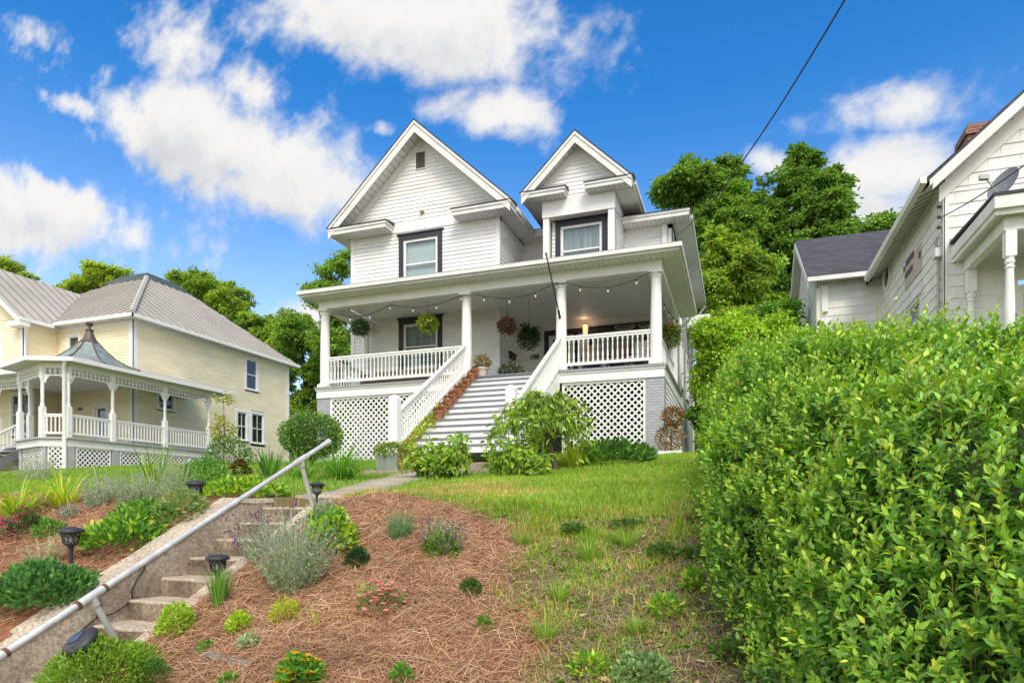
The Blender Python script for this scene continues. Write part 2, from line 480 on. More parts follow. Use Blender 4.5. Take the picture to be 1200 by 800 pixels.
def tag(o, label=None, cat=None, group=None, kind=None):
    if label: o['label'] = label
    if cat: o['category'] = cat
    if group: o['group'] = group
    if kind: o['kind'] = kind
    return o

def thing(name, label, cat, loc=(0, 0, 0), group=None):
    o = bpy.data.objects.new(name, None)
    o.empty_display_size = .2
    o.location = loc
    link(o)
    ORG[o.name] = Vector(loc)
    return tag(o, label, cat, group)

def origin_of(o):
    v = Vector((0, 0, 0))
    while o is not None:
        v = v + ORG.get(o.name, Vector((0, 0, 0)))
        o = o.parent
    return v

def copy_tree(root, loc, rot=None, scale=None, label=None):
    c = root.copy(); COL.objects.link(c)
    c.location = loc
    if rot is not None: c.rotation_euler = rot
    if scale is not None: c.scale = (scale, scale, scale)
    if label: c['label'] = label
    for ch in list(root.children):
        k = ch.copy(); COL.objects.link(k); k.parent = c
        for g in list(ch.children):
            q = g.copy(); COL.objects.link(q); q.parent = k
    return c

class Frame:
    """wall coordinates: u along the wall, d out of it, z up"""
    def __init__(s, o, u, n):
        s.o = Vector(o); s.u = Vector(u); s.n = Vector(n)
    def p(s, u, d, z):
        return s.o + s.u * u + s.n * d + Vector((0, 0, z))

def front_wall(Y): return Frame((0, Y, 0), (1, 0, 0), (0, -1, 0))
def right_wall(X): return Frame((X, 0, 0), (0, 1, 0), (1, 0, 0))
def left_wall(X): return Frame((X, 0, 0), (0, 1, 0), (-1, 0, 0))
def rear_wall(Y): return Frame((0, Y, 0), (1, 0, 0), (0, 1, 0))

class MB:
    def __init__(s):
        s.v = []; s.f = []
    def add(s, vs, fs):
        k = len(s.v)
        s.v += [tuple(v) for v in vs]
        s.f += [tuple(i + k for i in f) for f in fs]
        return s
    def hexa(s, c):
        return s.add(c, [(0, 3, 2, 1), (4, 5, 6, 7), (0, 1, 5, 4), (1, 2, 6, 5), (2, 3, 7, 6), (3, 0, 4, 7)])
    def box(s, x0, x1, y0, y1, z0, z1):
        return s.hexa([(x0, y0, z0), (x1, y0, z0), (x1, y1, z0), (x0, y1, z0), (x0, y0, z1), (x1, y0, z1), (x1, y1, z1), (x0, y1, z1)])
    def fbox(s, fr, u0, u1, d0, d1, z0, z1):
        return s.hexa([fr.p(u0, d0, z0), fr.p(u1, d0, z0), fr.p(u1, d1, z0), fr.p(u0, d1, z0), fr.p(u0, d0, z1), fr.p(u1, d0, z1), fr.p(u1, d1, z1), fr.p(u0, d1, z1)])
    def quad(s, a, b, c, d):
        return s.add([a, b, c, d], [(0, 1, 2, 3)])
    def tri(s, a, b, c):
        return s.add([a, b, c], [(0, 1, 2)])
    def prism(s, pts, vec):
        n = len(pts); vec = Vector(vec)
        vs = [Vector(p) for p in pts] + [Vector(p) + vec for p in pts]
        fs = [tuple(range(n - 1, -1, -1)), tuple(range(n, 2 * n))] + [(i, (i + 1) % n, n + (i + 1) % n, n + i) for i in range(n)]
        return s.add(vs, fs)
    def beam(s, p, q, w, h, up=(0, 0, 1)):
        p = Vector(p); q = Vector(q); d = (q - p).normalized(); up = Vector(up)
        a = d.cross(up)
        a = a.normalized() if a.length > 1e-4 else Vector((1, 0, 0))
        b = a.cross(d)
        a *= w / 2; b *= h / 2
        return s.hexa([p - a - b, p + a - b, q + a - b, q - a - b, p - a + b, p + a + b, q + a + b, q - a + b])
    def tube(s, pts, r, n=8, cap=True):
        pts = [Vector(p) for p in pts]
        rs = r if isinstance(r, (list, tuple)) else [r] * len(pts)
        vs = []; fs = []
        ref = None
        for i, p in enumerate(pts):
            d = (pts[min(i + 1, len(pts) - 1)] - pts[max(i - 1, 0)])
            d = d.normalized() if d.length > 1e-9 else Vector((0, 0, 1))
            if ref is None:
                ref = Vector((1, 0, 0)) if abs(d.x) < .9 else Vector((0, 1, 0))
            a = (ref - d * ref.dot(d)).normalized(); b = d.cross(a); ref = a
            for k in range(n):
                t = 2 * math.pi * k / n
                vs.append(p + (a * math.cos(t) + b * math.sin(t)) * rs[i])
        for i in range(len(pts) - 1):
            for k in range(n):
                fs.append((i * n + k, i * n + (k + 1) % n, (i + 1) * n + (k + 1) % n, (i + 1) * n + k))
        if cap:
            fs.append(tuple(range(n - 1, -1, -1))); fs.append(tuple((len(pts) - 1) * n + k for k in range(n)))
        return s.add(vs, fs)
    def lathe(s, prof, c=(0, 0, 0), n=12, phase=0.0, cap=True):
        c = Vector(c); vs = []; fs = []
        for (r, z) in prof:
            for k in range(n):
                t = 2 * math.pi * k / n + phase
                vs.append(c + Vector((r * math.cos(t), r * math.sin(t), z)))
        for i in range(len(prof) - 1):
            for k in range(n):
                fs.append((i * n + k, i * n + (k + 1) % n, (i + 1) * n + (k + 1) % n, (i + 1) * n + k))
        if cap:
            fs.append(tuple(range(n - 1, -1, -1))); fs.append(tuple((len(prof) - 1) * n + k for k in range(n)))
        return s.add(vs, fs)
    def ball(s, c, r, n=8, m=6, sz=1.0):
        prof = [(r * math.sin(math.pi * i / m) + 1e-5, -r * sz * math.cos(math.pi * i / m)) for i in range(m + 1)]
        return s.lathe(prof, c, n, cap=False)
    def build(s, name, material, parent=None, smooth=False, bevel=0, kind=None, label=None):
        me = bpy.data.meshes.new(name)
        o = bpy.data.objects.new(name, me)
        off = origin_of(parent) if parent is not None else Vector((0, 0, 0))
        me.from_pydata([(v[0] - off.x, v[1] - off.y, v[2] - off.z) for v in s.v], [], s.f)
        me.update()
        me.materials.append(material)
        if smooth:
            me.polygons.foreach_set('use_smooth', [True] * len(me.polygons))
            try:
                me.set_sharp_from_angle(angle=R(50))
            except Exception:
                pass
        if bevel:
            b = o.modifiers.new('edge', 'BEVEL'); b.width = bevel; b.segments = 2; b.limit_method = 'ANGLE'
        link(o, parent)
        if kind: o['kind'] = kind
        if label: o['label'] = label
        return o

class NM:
    """numpy mesh with a colour per vertex"""
    def __init__(s):
        s.V = []; s.F = []; s.C = []; s.n = 0
    def add(s, V, faces, C):
        V = np.asarray(V, np.float32).reshape(-1, 3); C = np.asarray(C, np.float32).reshape(-1, 3)
        for f in faces:
            s.F.append(np.asarray(f, np.int64) + s.n)
        s.V.append(V); s.C.append(C); s.n += len(V)
    def build(s, name, material, parent=None, smooth=False, kind=None):
        V = np.concatenate(s.V); C = np.concatenate(s.C)
        off = origin_of(parent) if parent is not None else Vector((0, 0, 0))
        V = V - np.array([off.x, off.y, off.z], np.float32)
        me = bpy.data.meshes.new(name)
        me.vertices.add(len(V)); me.vertices.foreach_set('co', V.ravel())
        loops = np.concatenate([f.ravel() for f in s.F]).astype(np.int32)
        tot = np.concatenate([np.full(len(f), f.shape[1], np.int32) for f in s.F])
        start = np.concatenate([[0], np.cumsum(tot)[:-1]]).astype(np.int32)
        me.loops.add(len(loops)); me.loops.foreach_set('vertex_index', loops)
        me.polygons.add(len(tot)); me.polygons.foreach_set('loop_start', start); me.polygons.foreach_set('loop_total', tot)
        if smooth:
            me.polygons.foreach_set('use_smooth', np.ones(len(tot), bool))
        me.update(calc_edges=True)
        at = me.color_attributes.new('Col', 'FLOAT_COLOR', 'POINT')
        at.data.foreach_set('color', np.concatenate([C, np.ones((len(C), 1), np.float32)], 1).astype(np.float32).ravel())
        me.materials.append(material)
        o = bpy.data.objects.new(name, me)
        link(o, parent)
        if kind: o['kind'] = kind
        return o

RNG = np.random.default_rng(11)

def nrm(a):
    return a / np.maximum(np.linalg.norm(a, axis=-1, keepdims=True), 1e-9)

def pick_cols(n, palette, jitter=.12, rng=None):
    rng = rng or RNG
    pal = np.array(palette, float)
    c = pal[rng.integers(0, len(pal), n)]
    c = c * (1 + (rng.random((n, 1)) - .5) * 2 * jitter) * (1 + (rng.random((n, 3)) - .5) * jitter)
    return np.clip(c, .002, .95)

def leaves(nm, P, D, Nn, ln, wd, C, shape=0):
    """P base, D axis, Nn blade normal; shape 0 = folded diamond, 1 = oval blade with a midrib"""
    n = len(P)
    D = nrm(D); S = nrm(np.cross(D, Nn)); Nn = np.cross(S, D)
    ln = np.broadcast_to(np.asarray(ln, float), (n,))[:, None]; wd = np.broadcast_to(np.asarray(wd, float), (n,))[:, None]
    i = np.arange(n)[:, None]
    if shape == 0:
        T = P + D * ln - Nn * ln * .12
        L_ = P + D * ln * .45 + S * wd * .5 + Nn * wd * .22
        R_ = P + D * ln * .45 - S * wd * .5 + Nn * wd * .22
        V = np.stack([P, R_, T, L_], 1)
        nm.add(V, [np.concatenate([i * 4 + np.array([[0, 1, 2]]), i * 4 + np.array([[0, 2, 3]])])], np.repeat(C, 4, 0))
    else:
        M1 = P + D * ln * .33 - Nn * wd * .02; M2 = P + D * ln * .68 - Nn * ln * .05
        T = P + D * ln - Nn * ln * .16
        L1 = M1 + S * wd * .5 + Nn * wd * .16; R1 = M1 - S * wd * .5 + Nn * wd * .16
        L2 = M2 + S * wd * .38 + Nn * wd * .12; R2 = M2 - S * wd * .38 + Nn * wd * .12
        V = np.stack([P, L1, M1, R1, L2, M2, R2, T], 1)
        tri = np.concatenate([i * 8 + np.array([q]) for q in ([0, 2, 1], [0, 3, 2], [5, 7, 4], [5, 6, 7])])
        qd = np.concatenate([i * 8 + np.array([q]) for q in ([2, 5, 4, 1], [3, 6, 5, 2])])
        nm.add(V, [tri, qd], np.repeat(C, 8, 0))

def ribbons(nm, P, D, ln, wd, C, droop=.5, K=5, tipw=.15, flat=None, ctip=None):
    """strap leaves and stems: start at P along D, bending over by gravity"""
    n = len(P); D = nrm(D)
    ln = np.broadcast_to(np.asarray(ln, float), (n,)); wd = np.broadcast_to(np.asarray(wd, float), (n,)); droop = np.broadcast_to(np.asarray(droop, float), (n,))
    side = np.cross(D, np.array([0, 0, 1.0])) + RNG.normal(0, .05, (n, 3))
    side = nrm(side) if flat is None else nrm(flat)
    pos = P.copy(); d = D.copy(); rows = []
    for k in range(K + 1):
        t = k / K
        w = wd * (1 - t ** 2 * (1 - tipw)) * (.7 + .3 * min(1, t * 3 + .3))
        rows.append(pos - side * w[:, None] * .5); rows.append(pos + side * w[:, None] * .5)
        d = nrm(d + np.array([0, 0, -1.0]) * (droop * (1.6 / K) * (t + .25))[:, None])
        pos = pos + d * (ln / K)[:, None]
    V = np.stack(rows, 1); m = 2 * (K + 1)
    i = np.arange(n)[:, None] * m
    fs = np.concatenate([i + np.array([[2 * k, 2 * k + 1, 2 * k + 3, 2 * k + 2]]) for k in range(K)])
    CC = np.repeat(C[:, None, :], m, 1)
    if ctip is not None:
        w = np.repeat(np.linspace(0, 1, K + 1) ** 2, 2)[None, :, None]
        CC = CC * (1 - w) + np.asarray(ctip)[None, None, :] * w
    nm.add(V, [fs], CC.reshape(-1, 3))

def rand_dirs(n, up=.0, rng=None):
    rng = rng or RNG
    d = rng.normal(0, 1, (n, 3)); d = nrm(d); d[:, 2] += up
    return nrm(d)
# ------------------------------------------------------------------ ground sheet, pavement, road, paths
def mulch_edge(y):
    return np.interp(y, [2.2, 3.2, 4.5, 5.6, 6.3], [-1.0, -1.15, -1.6, -2.0, -2.6])

def mulch_mask(x, y):
    """pine straw beds: between the garden steps and the grassy slope, and left of the steps"""
    n = (fbm(x * 1.6, y * 1.6, 31, 3) - .5) * 1.0 + (fbm(x * 6, y * 6, 33, 3) - .5) * .7
    right = (x > -4.25) & (x < mulch_edge(y) + n * .8) & (y > 2.2)
    top = np.interp(x, [-4.3, -3.6, -2.6, -1.9], [6.5, 6.5, 6.2, 5.9]) + n * .5
    right = right & (y < top)
    left = (x < -5.4) & (y > 2.2) & (y < 7.3 + n * .8)
    return (right | left)

def grass_mask(x, y):
    """0..1 how thick the grass stands"""
    lawn = sstep((y - 6.35 + (fbm(x * 1.3, y * 1.3, 41, 3) - .5) * 1.2) / .5)
    patch = sstep((fbm(x * 1.25, y * 1.25, 47, 3) - .40) / .2)
    shade = 1 - sstep((x - (-.62 - .05 * (y - 5))) / .45) * .8
    clump = sstep((fbm(x * 4.2, y * 4.2, 49, 3) - .42) / .16)
    bank = np.clip(.42 + .6 * patch, 0, 1) * (.25 + .75 * clump) * np.clip(.45 + (y - 3.0) / 3.4, .35, 1) * shade
    m = np.maximum(lawn, bank)
    m = np.where(mulch_mask(x, y), 0, m)
    return m

xs = np.unique(np.round(np.concatenate([np.linspace(-1400, -60, 24), np.linspace(-60, -14, 40), np.linspace(-14, -8, 40), np.arange(-8, 1.8, .09), [-5.47, -5.44, -4.2, -4.17], np.linspace(1.8, 14, 40), np.linspace(14, 60, 30), np.linspace(60, 1400, 24)]), 3))
ys = np.unique(np.round(np.concatenate([np.linspace(-600, -8, 14), np.linspace(-8, 2, 14), np.arange(2, 8, .09), np.linspace(8, 20, 90), np.linspace(20, 60, 50), np.linspace(60, 300, 34), np.linspace(300, 1400, 14)]), 3))
GX, GY = np.meshgrid(xs, ys)
GZ = ground(GX, GY, cut=True)
nx, ny = len(xs), len(ys)
mm = mulch_mask(GX, GY); gm = grass_mask(GX, GY)
base_dirt = np.array([.15, .10, .062]); base_mulch = np.array([.27, .125, .068]); base_lawn = np.array([.17, .20, .05])
wm = mm[..., None].astype(float)
gcol = base_dirt * (1 - gm[..., None]) + base_lawn * gm[..., None]
gcol = gcol * (1 - wm) + base_mulch * wm
gcol = np.where((GY > 18)[..., None], np.array([.09, .13, .035]), gcol)
gcol = gcol * (.75 + .5 * fbm(GX * 7, GY * 7, 55, 3))[..., None]
idx = (np.arange(ny - 1)[:, None] * nx + np.arange(nx - 1)[None, :]).ravel()
gq = np.stack([idx, idx + 1, idx + 1 + nx, idx + nx], 1)
gnm = NM(); gnm.add(np.stack([GX, GY, GZ], -1), [gq], gcol)
gmat = attr_mat('soil', .95, .05)
nt = gmat.node_tree
_b = nt.nodes['Principled BSDF']; _tc = nt.nodes.new('ShaderNodeTexCoord'); _n = nt.nodes.new('ShaderNodeTexNoise'); _n.inputs['Scale'].default_value = 28; _n.inputs['Detail'].default_value = 8
nt.links.new(_tc.outputs['Object'], _n.inputs['Vector'])
_bp = nt.nodes.new('ShaderNodeBump'); _bp.inputs['Strength'].default_value = .9; _bp.inputs['Distance'].default_value = .03
nt.links.new(_n.outputs['Fac'], _bp.inputs['Height']); nt.links.new(_bp.outputs[0], _b.inputs['Normal'])
_m = nt.nodes.new('ShaderNodeMix'); _m.data_type = 'RGBA'; _m.blend_type = 'MULTIPLY'; _m.inputs['Factor'].default_value = 1
_r = nt.nodes.new('ShaderNodeMapRange'); _r.inputs['To Min'].default_value = .45; _r.inputs['To Max'].default_value = 1.5
nt.links.new(_n.outputs['Fac'], _r.inputs['Value'])
_a = [q for q in nt.nodes if q.type == 'ATTRIBUTE'][0]
nt.links.new(_a.outputs['Color'], _m.inputs['A']); nt.links.new(_r.outputs[0], _m.inputs['B']); nt.links.new(_m.outputs['Result'], _b.inputs['Base Color'])
gnm.build('ground', gmat, smooth=True, kind='structure')

ASPH = mat('asphalt', (.055, .055, .057), .9, .2, 3, bump=.5, bscale=90)
MB().box(-60, 60, -.35, 2.25, -1.75, -1.60).build('pavement', PATHC, kind='structure')
MB().box(-60, 60, -.52, -.355, -1.9, -1.595).build('kerb', CONC, kind='structure')
MB().box(-60, 60, -9.5, -.525, -1.9, -1.715).build('road', ASPH, kind='structure')

def strip_path(name, pts, w0, w1, lift=.03, material=PATHC):
    nmesh = NM(); rows = []; n = 60
    pts = np.array(pts, float)
    L = np.concatenate([[0], np.cumsum(np.linalg.norm(np.diff(pts, axis=0), axis=1))])
    for k in range(n + 1):
        s = L[-1] * k / n
        x = np.interp(s, L, pts[:, 0]); y = np.interp(s, L, pts[:, 1])
        x2 = np.interp(min(s + .2, L[-1]), L, pts[:, 0]); y2 = np.interp(min(s + .2, L[-1]), L, pts[:, 1])
        x1 = np.interp(max(s - .2, 0), L, pts[:, 0]); y1 = np.interp(max(s - .2, 0), L, pts[:, 1])
        d = np.array([x2 - x1, y2 - y1]); d /= np.linalg.norm(d); sd = np.array([d[1], -d[0]])
        w = w0 + (w1 - w0) * k / n
        a = np.array([x, y]) + sd * w / 2; b = np.array([x, y]) - sd * w / 2
        z = max(gz(*a), gz(*b), gz(x, y)) + lift
        rows += [(*a, z), (*b, z), (*a, z - .2), (*b, z - .2)]
    i = np.arange(n)[:, None] * 4
    nmesh.add(np.array(rows), [np.concatenate([i + np.array([q]) for q in ([0, 1, 5, 4], [0, 4, 6, 2], [1, 3, 7, 5])]), np.array([[0, 2, 3, 1], [4 * n, 4 * n + 1, 4 * n + 3, 4 * n + 2]])], np.full((len(rows), 3), .4))
    return nmesh.build(name, material, kind='structure')

strip_path('path', [(-4.8, 6.61), (-4.95, 7.4), (-5.6, 9.6), (-6.0, 11.55)], .62, .9)

# ------------------------------------------------------------------ concrete garden steps with cheek walls
def wall_top(y):                                 # the cheek walls run parallel to the nosings
    return min(.06, -.05 - .486 * (6.19 - y) + .29) if y < 5.78 else .06

st = thing('garden_steps', 'weathered concrete garden steps with low side walls climbing the planted bank', 'steps', (-4.8, 4.3, -1.0))
rise, run = .17, .35
ny0, nz0 = 6.19, -.05
flight = []
for k in range(11):
    yn = ny0 - run * k; zt = nz0 - rise * k
    if zt < -1.62: break
    m = MB()
    nseg = 8
    # each tread is a worn slab: its front edge wanders a little
    fr, bk = [], []
    for q in range(nseg + 1):
        x = -5.3 + 1.0 * q / nseg
        fr.append((x, yn + random.uniform(-.008, .008), zt + random.uniform(-.005, .005))); bk.append((x, yn + run + .04, zt + .002))
    vs = []
    for a, b in zip(fr, bk):
        vs += [a, (a[0], a[1] + .025, a[2] + .012), b, (a[0], a[1] + .008, zt - rise - .06)]
    fs = []
    for q in range(nseg):
        i = q * 4; j = i + 4
        fs += [(i + 1, j + 1, j + 2, i + 2), (i, j, j + 1, i + 1), (i + 3, j + 3, j, i)]
    fs += [(0, 1, 2, 3)]
    m.add(vs, fs)
    o = m.build('tread', CONCTOP, st)
    face = MB()
    vs = []
    for q in range(nseg + 1):
        a = fr[q]; vs += [(a[0], a[1] - .004, a[2] - .012), (a[0], a[1] - .003, zt - rise - .01)]
    face.add(vs, [(2 * q, 2 * q + 1, 2 * q + 3, 2 * q + 2) for q in range(nseg)])
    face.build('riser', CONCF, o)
m = MB(); m.box(-5.3, -4.3, 6.52, 6.60, -.4, .062); m.build('landing', CONC, st)

def cheek(name, x0, x1, y0, y1, lift=0):
    """a wall whose top follows the stair slope; body and pebbled cap"""
    body = MB(); cap = MB(); n = 26
    vs = []; cv = []
    for k in range(n + 1):
        y = y0 + (y1 - y0) * k / n
        zt = wall_top(y) + lift + random.uniform(-.005, .005)
        zb = min(zt - 1.0, -.05 - .486 * (6.19 - y) - .8)
        vs += [(x0 + .012, y, zb), (x1 - .012, y, zb), (x1 - .012, y, zt - .03), (x0 + .012, y, zt - .03)]
        wob = random.uniform(-.008, .008)
        cv += [(x0 + wob, y, zt - .05), (x1 + wob, y, zt - .05), (x1 + wob - .015, y, zt + .004), (x0 + wob + .015, y, zt + .004)]
    fs = []
    for k in range(n):
        for a, b in ((0, 1), (1, 2), (2, 3), (3, 0)):
            fs.append((k * 4 + a, k * 4 + b, k * 4 + 4 + b, k * 4 + 4 + a))
    fs += [(3, 2, 1, 0), (n * 4, n * 4 + 1, n * 4 + 2, n * 4 + 3)]
    o = body.add(vs, fs).build(name, CONC, st)
    cap.add(cv, fs).build('coping', CONCTOP, o)
    return o
cheek('side_wall', -5.58, -5.3, 2.6, 6.62)
cheek('side_wall', -4.3, -4.14, 2.6, 6.0, -.03)
# settlement cracks in the left side wall
for pts in ([(4.62, -.53), (4.60, -.62), (4.53, -.70), (4.47, -.80), (4.48, -.90)], [(4.1, -.78), (4.16, -.86), (4.12, -1.0)], [(4.47, -.9), (4.3, -.98), (4.12, -1.0), (3.9, -1.13)]):
    MB().tube([(-5.297, y, z) for y, z in pts], .006, 5).build('crack', mat('crack_shadow', (.02, .016, .012), .95), st)

# ------------------------------------------------------------------ pipe handrail
hr = thing('pipe_handrail', 'long galvanised pipe handrail slanting up beside the garden steps', 'handrail', (-4.2, 4.3, -.6))
HX = -4.2
ra = Vector((HX, 2.55, -.965)); rb = Vector((HX, 5.95, .672))
rd = (rb - ra).normalized()
lo_j = at_x(107, 712, HX); up_j = at_x(352, 540, HX)
def on_rail(y): return ra + rd * ((y - ra.y) / rd.y)
MB().tube([ra, rb], .0235, 14).build('rail', GALV, hr, smooth=True)
for y in (ra.y + .03, lo_j.y, up_j.y):
    c = on_rail(y)
    MB().tube([c - rd * .10, c + rd * .10], .030, 14).build('sleeve', GALV, hr, smooth=True)
    if y < 4:
        for s in ((-.108, .108) if y > ra.y + .2 else (.108,)):
            MB().tube([c + rd * (s - .012), c + rd * (s + .012)], .032, 14).build('rust_ring', RUST, hr, smooth=True)
MB().tube([rb - rd * .02, rb + rd * .015], .033, 14).build('end_cap', GALV, hr, smooth=True)
MB().tube([ra - rd * .02, ra + rd * .05], .034, 14).build('end_cap', GALV, hr, smooth=True)
for (jp, dy, dz) in ((on_rail(lo_j.y), .34, -.62), (on_rail(up_j.y), .27, -.62)):
    e = jp + Vector((0, dy, dz))
    p = MB().tube([jp, e], .022, 12).build('post', GALV, hr, smooth=True)
    q = jp + (e - jp).normalized() * .07
    MB().tube([jp, q], .031, 12).build('socket', GALV, p, smooth=True)
# ------------------------------------------------------------------ builders shared by the houses
def siding(mb, fr, u0, u1, z0, z1, openings=(), course=.13, proud=.022, clip=None):
    """lapped boards; CLIP(z) -> (u0,u1) for a gable"""
    z = z0
    while z < z1 - 1e-4:
        zt = min(z + course, z1)
        a0, a1 = (u0, u1); b0, b1 = (u0, u1)
        if clip:
            c = clip(z); a0, a1 = max(u0, c[0]), min(u1, c[1])
            c = clip(zt); b0, b1 = max(u0, c[0]), min(u1, c[1])
            if a1 - a0 < .02: break
            if b1 < b0: b0 = b1 = (b0 + b1) / 2
        cuts = [(ua, ub) for (ua, ub, za, zb) in openings if za < zt - .01 and zb > z + .01]
        segs = [(a0, a1, b0, b1)]
        for (ua, ub) in cuts:
            new = []
            for (p, q, r_, s_) in segs:
                if ub <= p or ua >= q:
                    new.append((p, q, r_, s_)); continue
                if ua > p: new.append((p, ua, r_, ua))
                if ub < q: new.append((ub, q, ub, s_))
            segs = new
        for (p, q, r_, s_) in segs:
            mb.quad(fr.p(p, proud, z), fr.p(q, proud, z), fr.p(s_, .003, zt), fr.p(r_, .003, zt))
            mb.quad(fr.p(p, 0, z), fr.p(q, 0, z), fr.p(q, proud, z), fr.p(p, proud, z))
        z = zt

def window(parent, fr, u0, u1, z0, z1, trim=.13, mtrim=WHITE, mframe=WHITE, back=BLIND, head=.0, sash=.055, split=True, sill=True, mull=0, backd=-.12, drop=1.0, trim_d=.035):
    m = MB()
    m.fbox(fr, u0 - trim, u0, -.06, trim_d, z0, z1)
    m.fbox(fr, u1, u1 + trim, -.06, trim_d, z0, z1)
    m.fbox(fr, u0 - trim, u1 + trim, -.06, trim_d + .004, z1, z1 + trim)
    if head: m.fbox(fr, u0 - trim - .06, u1 + trim + .06, -.02, trim_d + .04, z1 + trim, z1 + trim + head)
    if sill: m.fbox(fr, u0 - trim - .03, u1 + trim + .03, -.06, trim_d + .04, z0 - .06, z0)
    w = m.build('window', mtrim, parent)
    f = MB()
    f.fbox(fr, u0, u0 + sash, -.07, .005, z0, z1); f.fbox(fr, u1 - sash, u1, -.07, .005, z0, z1)
    f.fbox(fr, u0 + sash, u1 - sash, -.07, .003, z1 - sash, z1); f.fbox(fr, u0 + sash, u1 - sash, -.07, .003, z0, z0 + sash * 1.2)
    zm = (z0 + z1) / 2
    if split: f.fbox(fr, u0 + sash, u1 - sash, -.065, -.002, zm - .025, zm + .025)
    for k in range(mull):
        um = u0 + (u1 - u0) * (k + 1) / (mull + 1)
        f.fbox(fr, um - .012, um + .012, -.05, -.012, z0 + sash, z1 - sash)
    f.build('frame', mframe, w)
    MB().quad(fr.p(u0 + sash * .5, -.035, z0), fr.p(u1 - sash * .5, -.035, z0), fr.p(u1 - sash * .5, -.035, z1), fr.p(u0 + sash * .5, -.035, z1)).build('pane', glass_mat(), w)
    b = MB()
    b.fbox(fr, u0 - .01, u1 + .01, backd - .03, backd, z1 - (z1 - z0) * drop, z1 + .01)
    b.build('blind_backing', back, w)  # with the dark-room colour it is a panel standing for the unlit room
    if drop < 1:
        MB().fbox(fr, u0 - .02, u1 + .02, backd - .5, backd - .45, z0 - .02, z1 + .02).build('room_backing', DARKROOM, w)
    return w

def lattice(parent, fr, u0, u1, z0, z1, pitch=.127, wd=.042, border=.07, material=WHITE, back=True, d=0.0, name='lattice_panel'):
    """two layers of crossing laths inside a frame"""
    m = MB()
    m.fbox(fr, u0, u0 + border, d - .012, d + .022, z0, z1); m.fbox(fr, u1 - border, u1, d - .012, d + .022, z0, z1)
    m.fbox(fr, u0 + border, u1 - border, d - .012, d + .022, z1 - border, z1); m.fbox(fr, u0 + border, u1 - border, d - .012, d + .022, z0, z0 + border)
    a0, a1, b0, b1 = u0 + border * .6, u1 - border * .6, z0 + border * .6, z1 - border * .6
    step = pitch * math.sqrt(2)
    for sgn, dd in ((1, d), (-1, d - .009)):
        c = (a0 - b1 if sgn > 0 else a0 + b0)
        cmax = (a1 - b0 if sgn > 0 else a1 + b1)
        c += step * .5
        while c < cmax:
            pts = []
            for u in (a0, a1):
                z = (u - c) if sgn > 0 else (c - u)
                if b0 <= z <= b1: pts.append((u, z))
            for z in (b0, b1):
                u = (c + z) if sgn > 0 else (c - z)
                if a0 < u < a1: pts.append((u, z))
            if len(pts) >= 2:
                pts = sorted(pts)
                (p0, q0), (p1, q1) = pts[0], pts[-1]
                if math.hypot(p1 - p0, q1 - q0) > .03:
                    m.beam(fr.p(p0, dd, q0), fr.p(p1, dd, q1), wd, .007, fr.n)
            c += step
    return m.build(name, material, parent)

def wall_obj(parent, mb, material, name='wall'):
    return mb.build(name, material, parent)

def dup_under(src, parent, offs):
    """copies of one baluster under the same railing"""
    for v in offs:
        c = src.copy(); COL.objects.link(c); c.parent = parent; c.location = src.location + Vector(v)

def railing(parent, p, q, ztop, zbot, spacing=.125, name='porch_railing', square=False, top_w=.10, material=WHITE, br=.022, slope=0.0, zt2=None, zb2=None):
    """straight run from p to q (x,y); rails plus separate balusters. ztop/zbot at p, zt2/zb2 at q"""
    zt2 = ztop if zt2 is None else zt2; zb2 = zbot if zb2 is None else zb2
    P = Vector((*p, 0)); Q = Vector((*q, 0)); L = (Q - P).length; d = (Q - P) / L
    m = MB()
    up = Vector((0, 0, 1))
    def rail_box(z0a, z0b, h, w):
        a = P + up * z0a; b = Q + up * z0b
        s = d.cross(up) * w / 2
        m.hexa([a - s, a + s, b + s, b - s, a - s + up * h, a + s + up * h, b + s + up * h, b - s + up * h])
    rail_box(ztop - .05, zt2 - .05, .05, top_w)
    rail_box(ztop - .11, zt2 - .11, .058, top_w * .55)
    r = m.build(name, material, parent)
    m = MB(); rail_box(zbot, zb2, .075, top_w * .6); m.build('bottom_rail', material, r)
    n = max(2, int(L / spacing)); first = None; offs = []
    org = origin_of(r)
    for k in range(n):
        t = (k + .5) / n
        c = P + d * (L * t)
        zb = zbot + (zb2 - zbot) * t + .07; zt = ztop + (zt2 - ztop) * t - .10
        h = zt - zb
        if first is None:
            b = MB(); c0 = c + up * zb
            if square:
                b.box(c0.x - br, c0.x + br, c0.y - br, c0.y + br, c0.z, c0.z + h)
            else:
                R0 = br
                b.lathe([(R0 * 1.15, 0), (R0 * 1.15, h * .12), (R0 * .7, h * .14), (R0 * 1.25, h * .24), (R0 * 1.1, h * .38), (R0 * .62, h * .52), (R0 * .85, h * .74), (R0 * .6, h * .82), (R0 * 1.15, h * .86), (R0 * 1.15, h)], c0, 7)
            first = b.build('baluster', material, r, smooth=not square); f0 = c0
        else:
            offs.append(c + up * zb - f0)
    dup_under(first, r, offs)
    return r

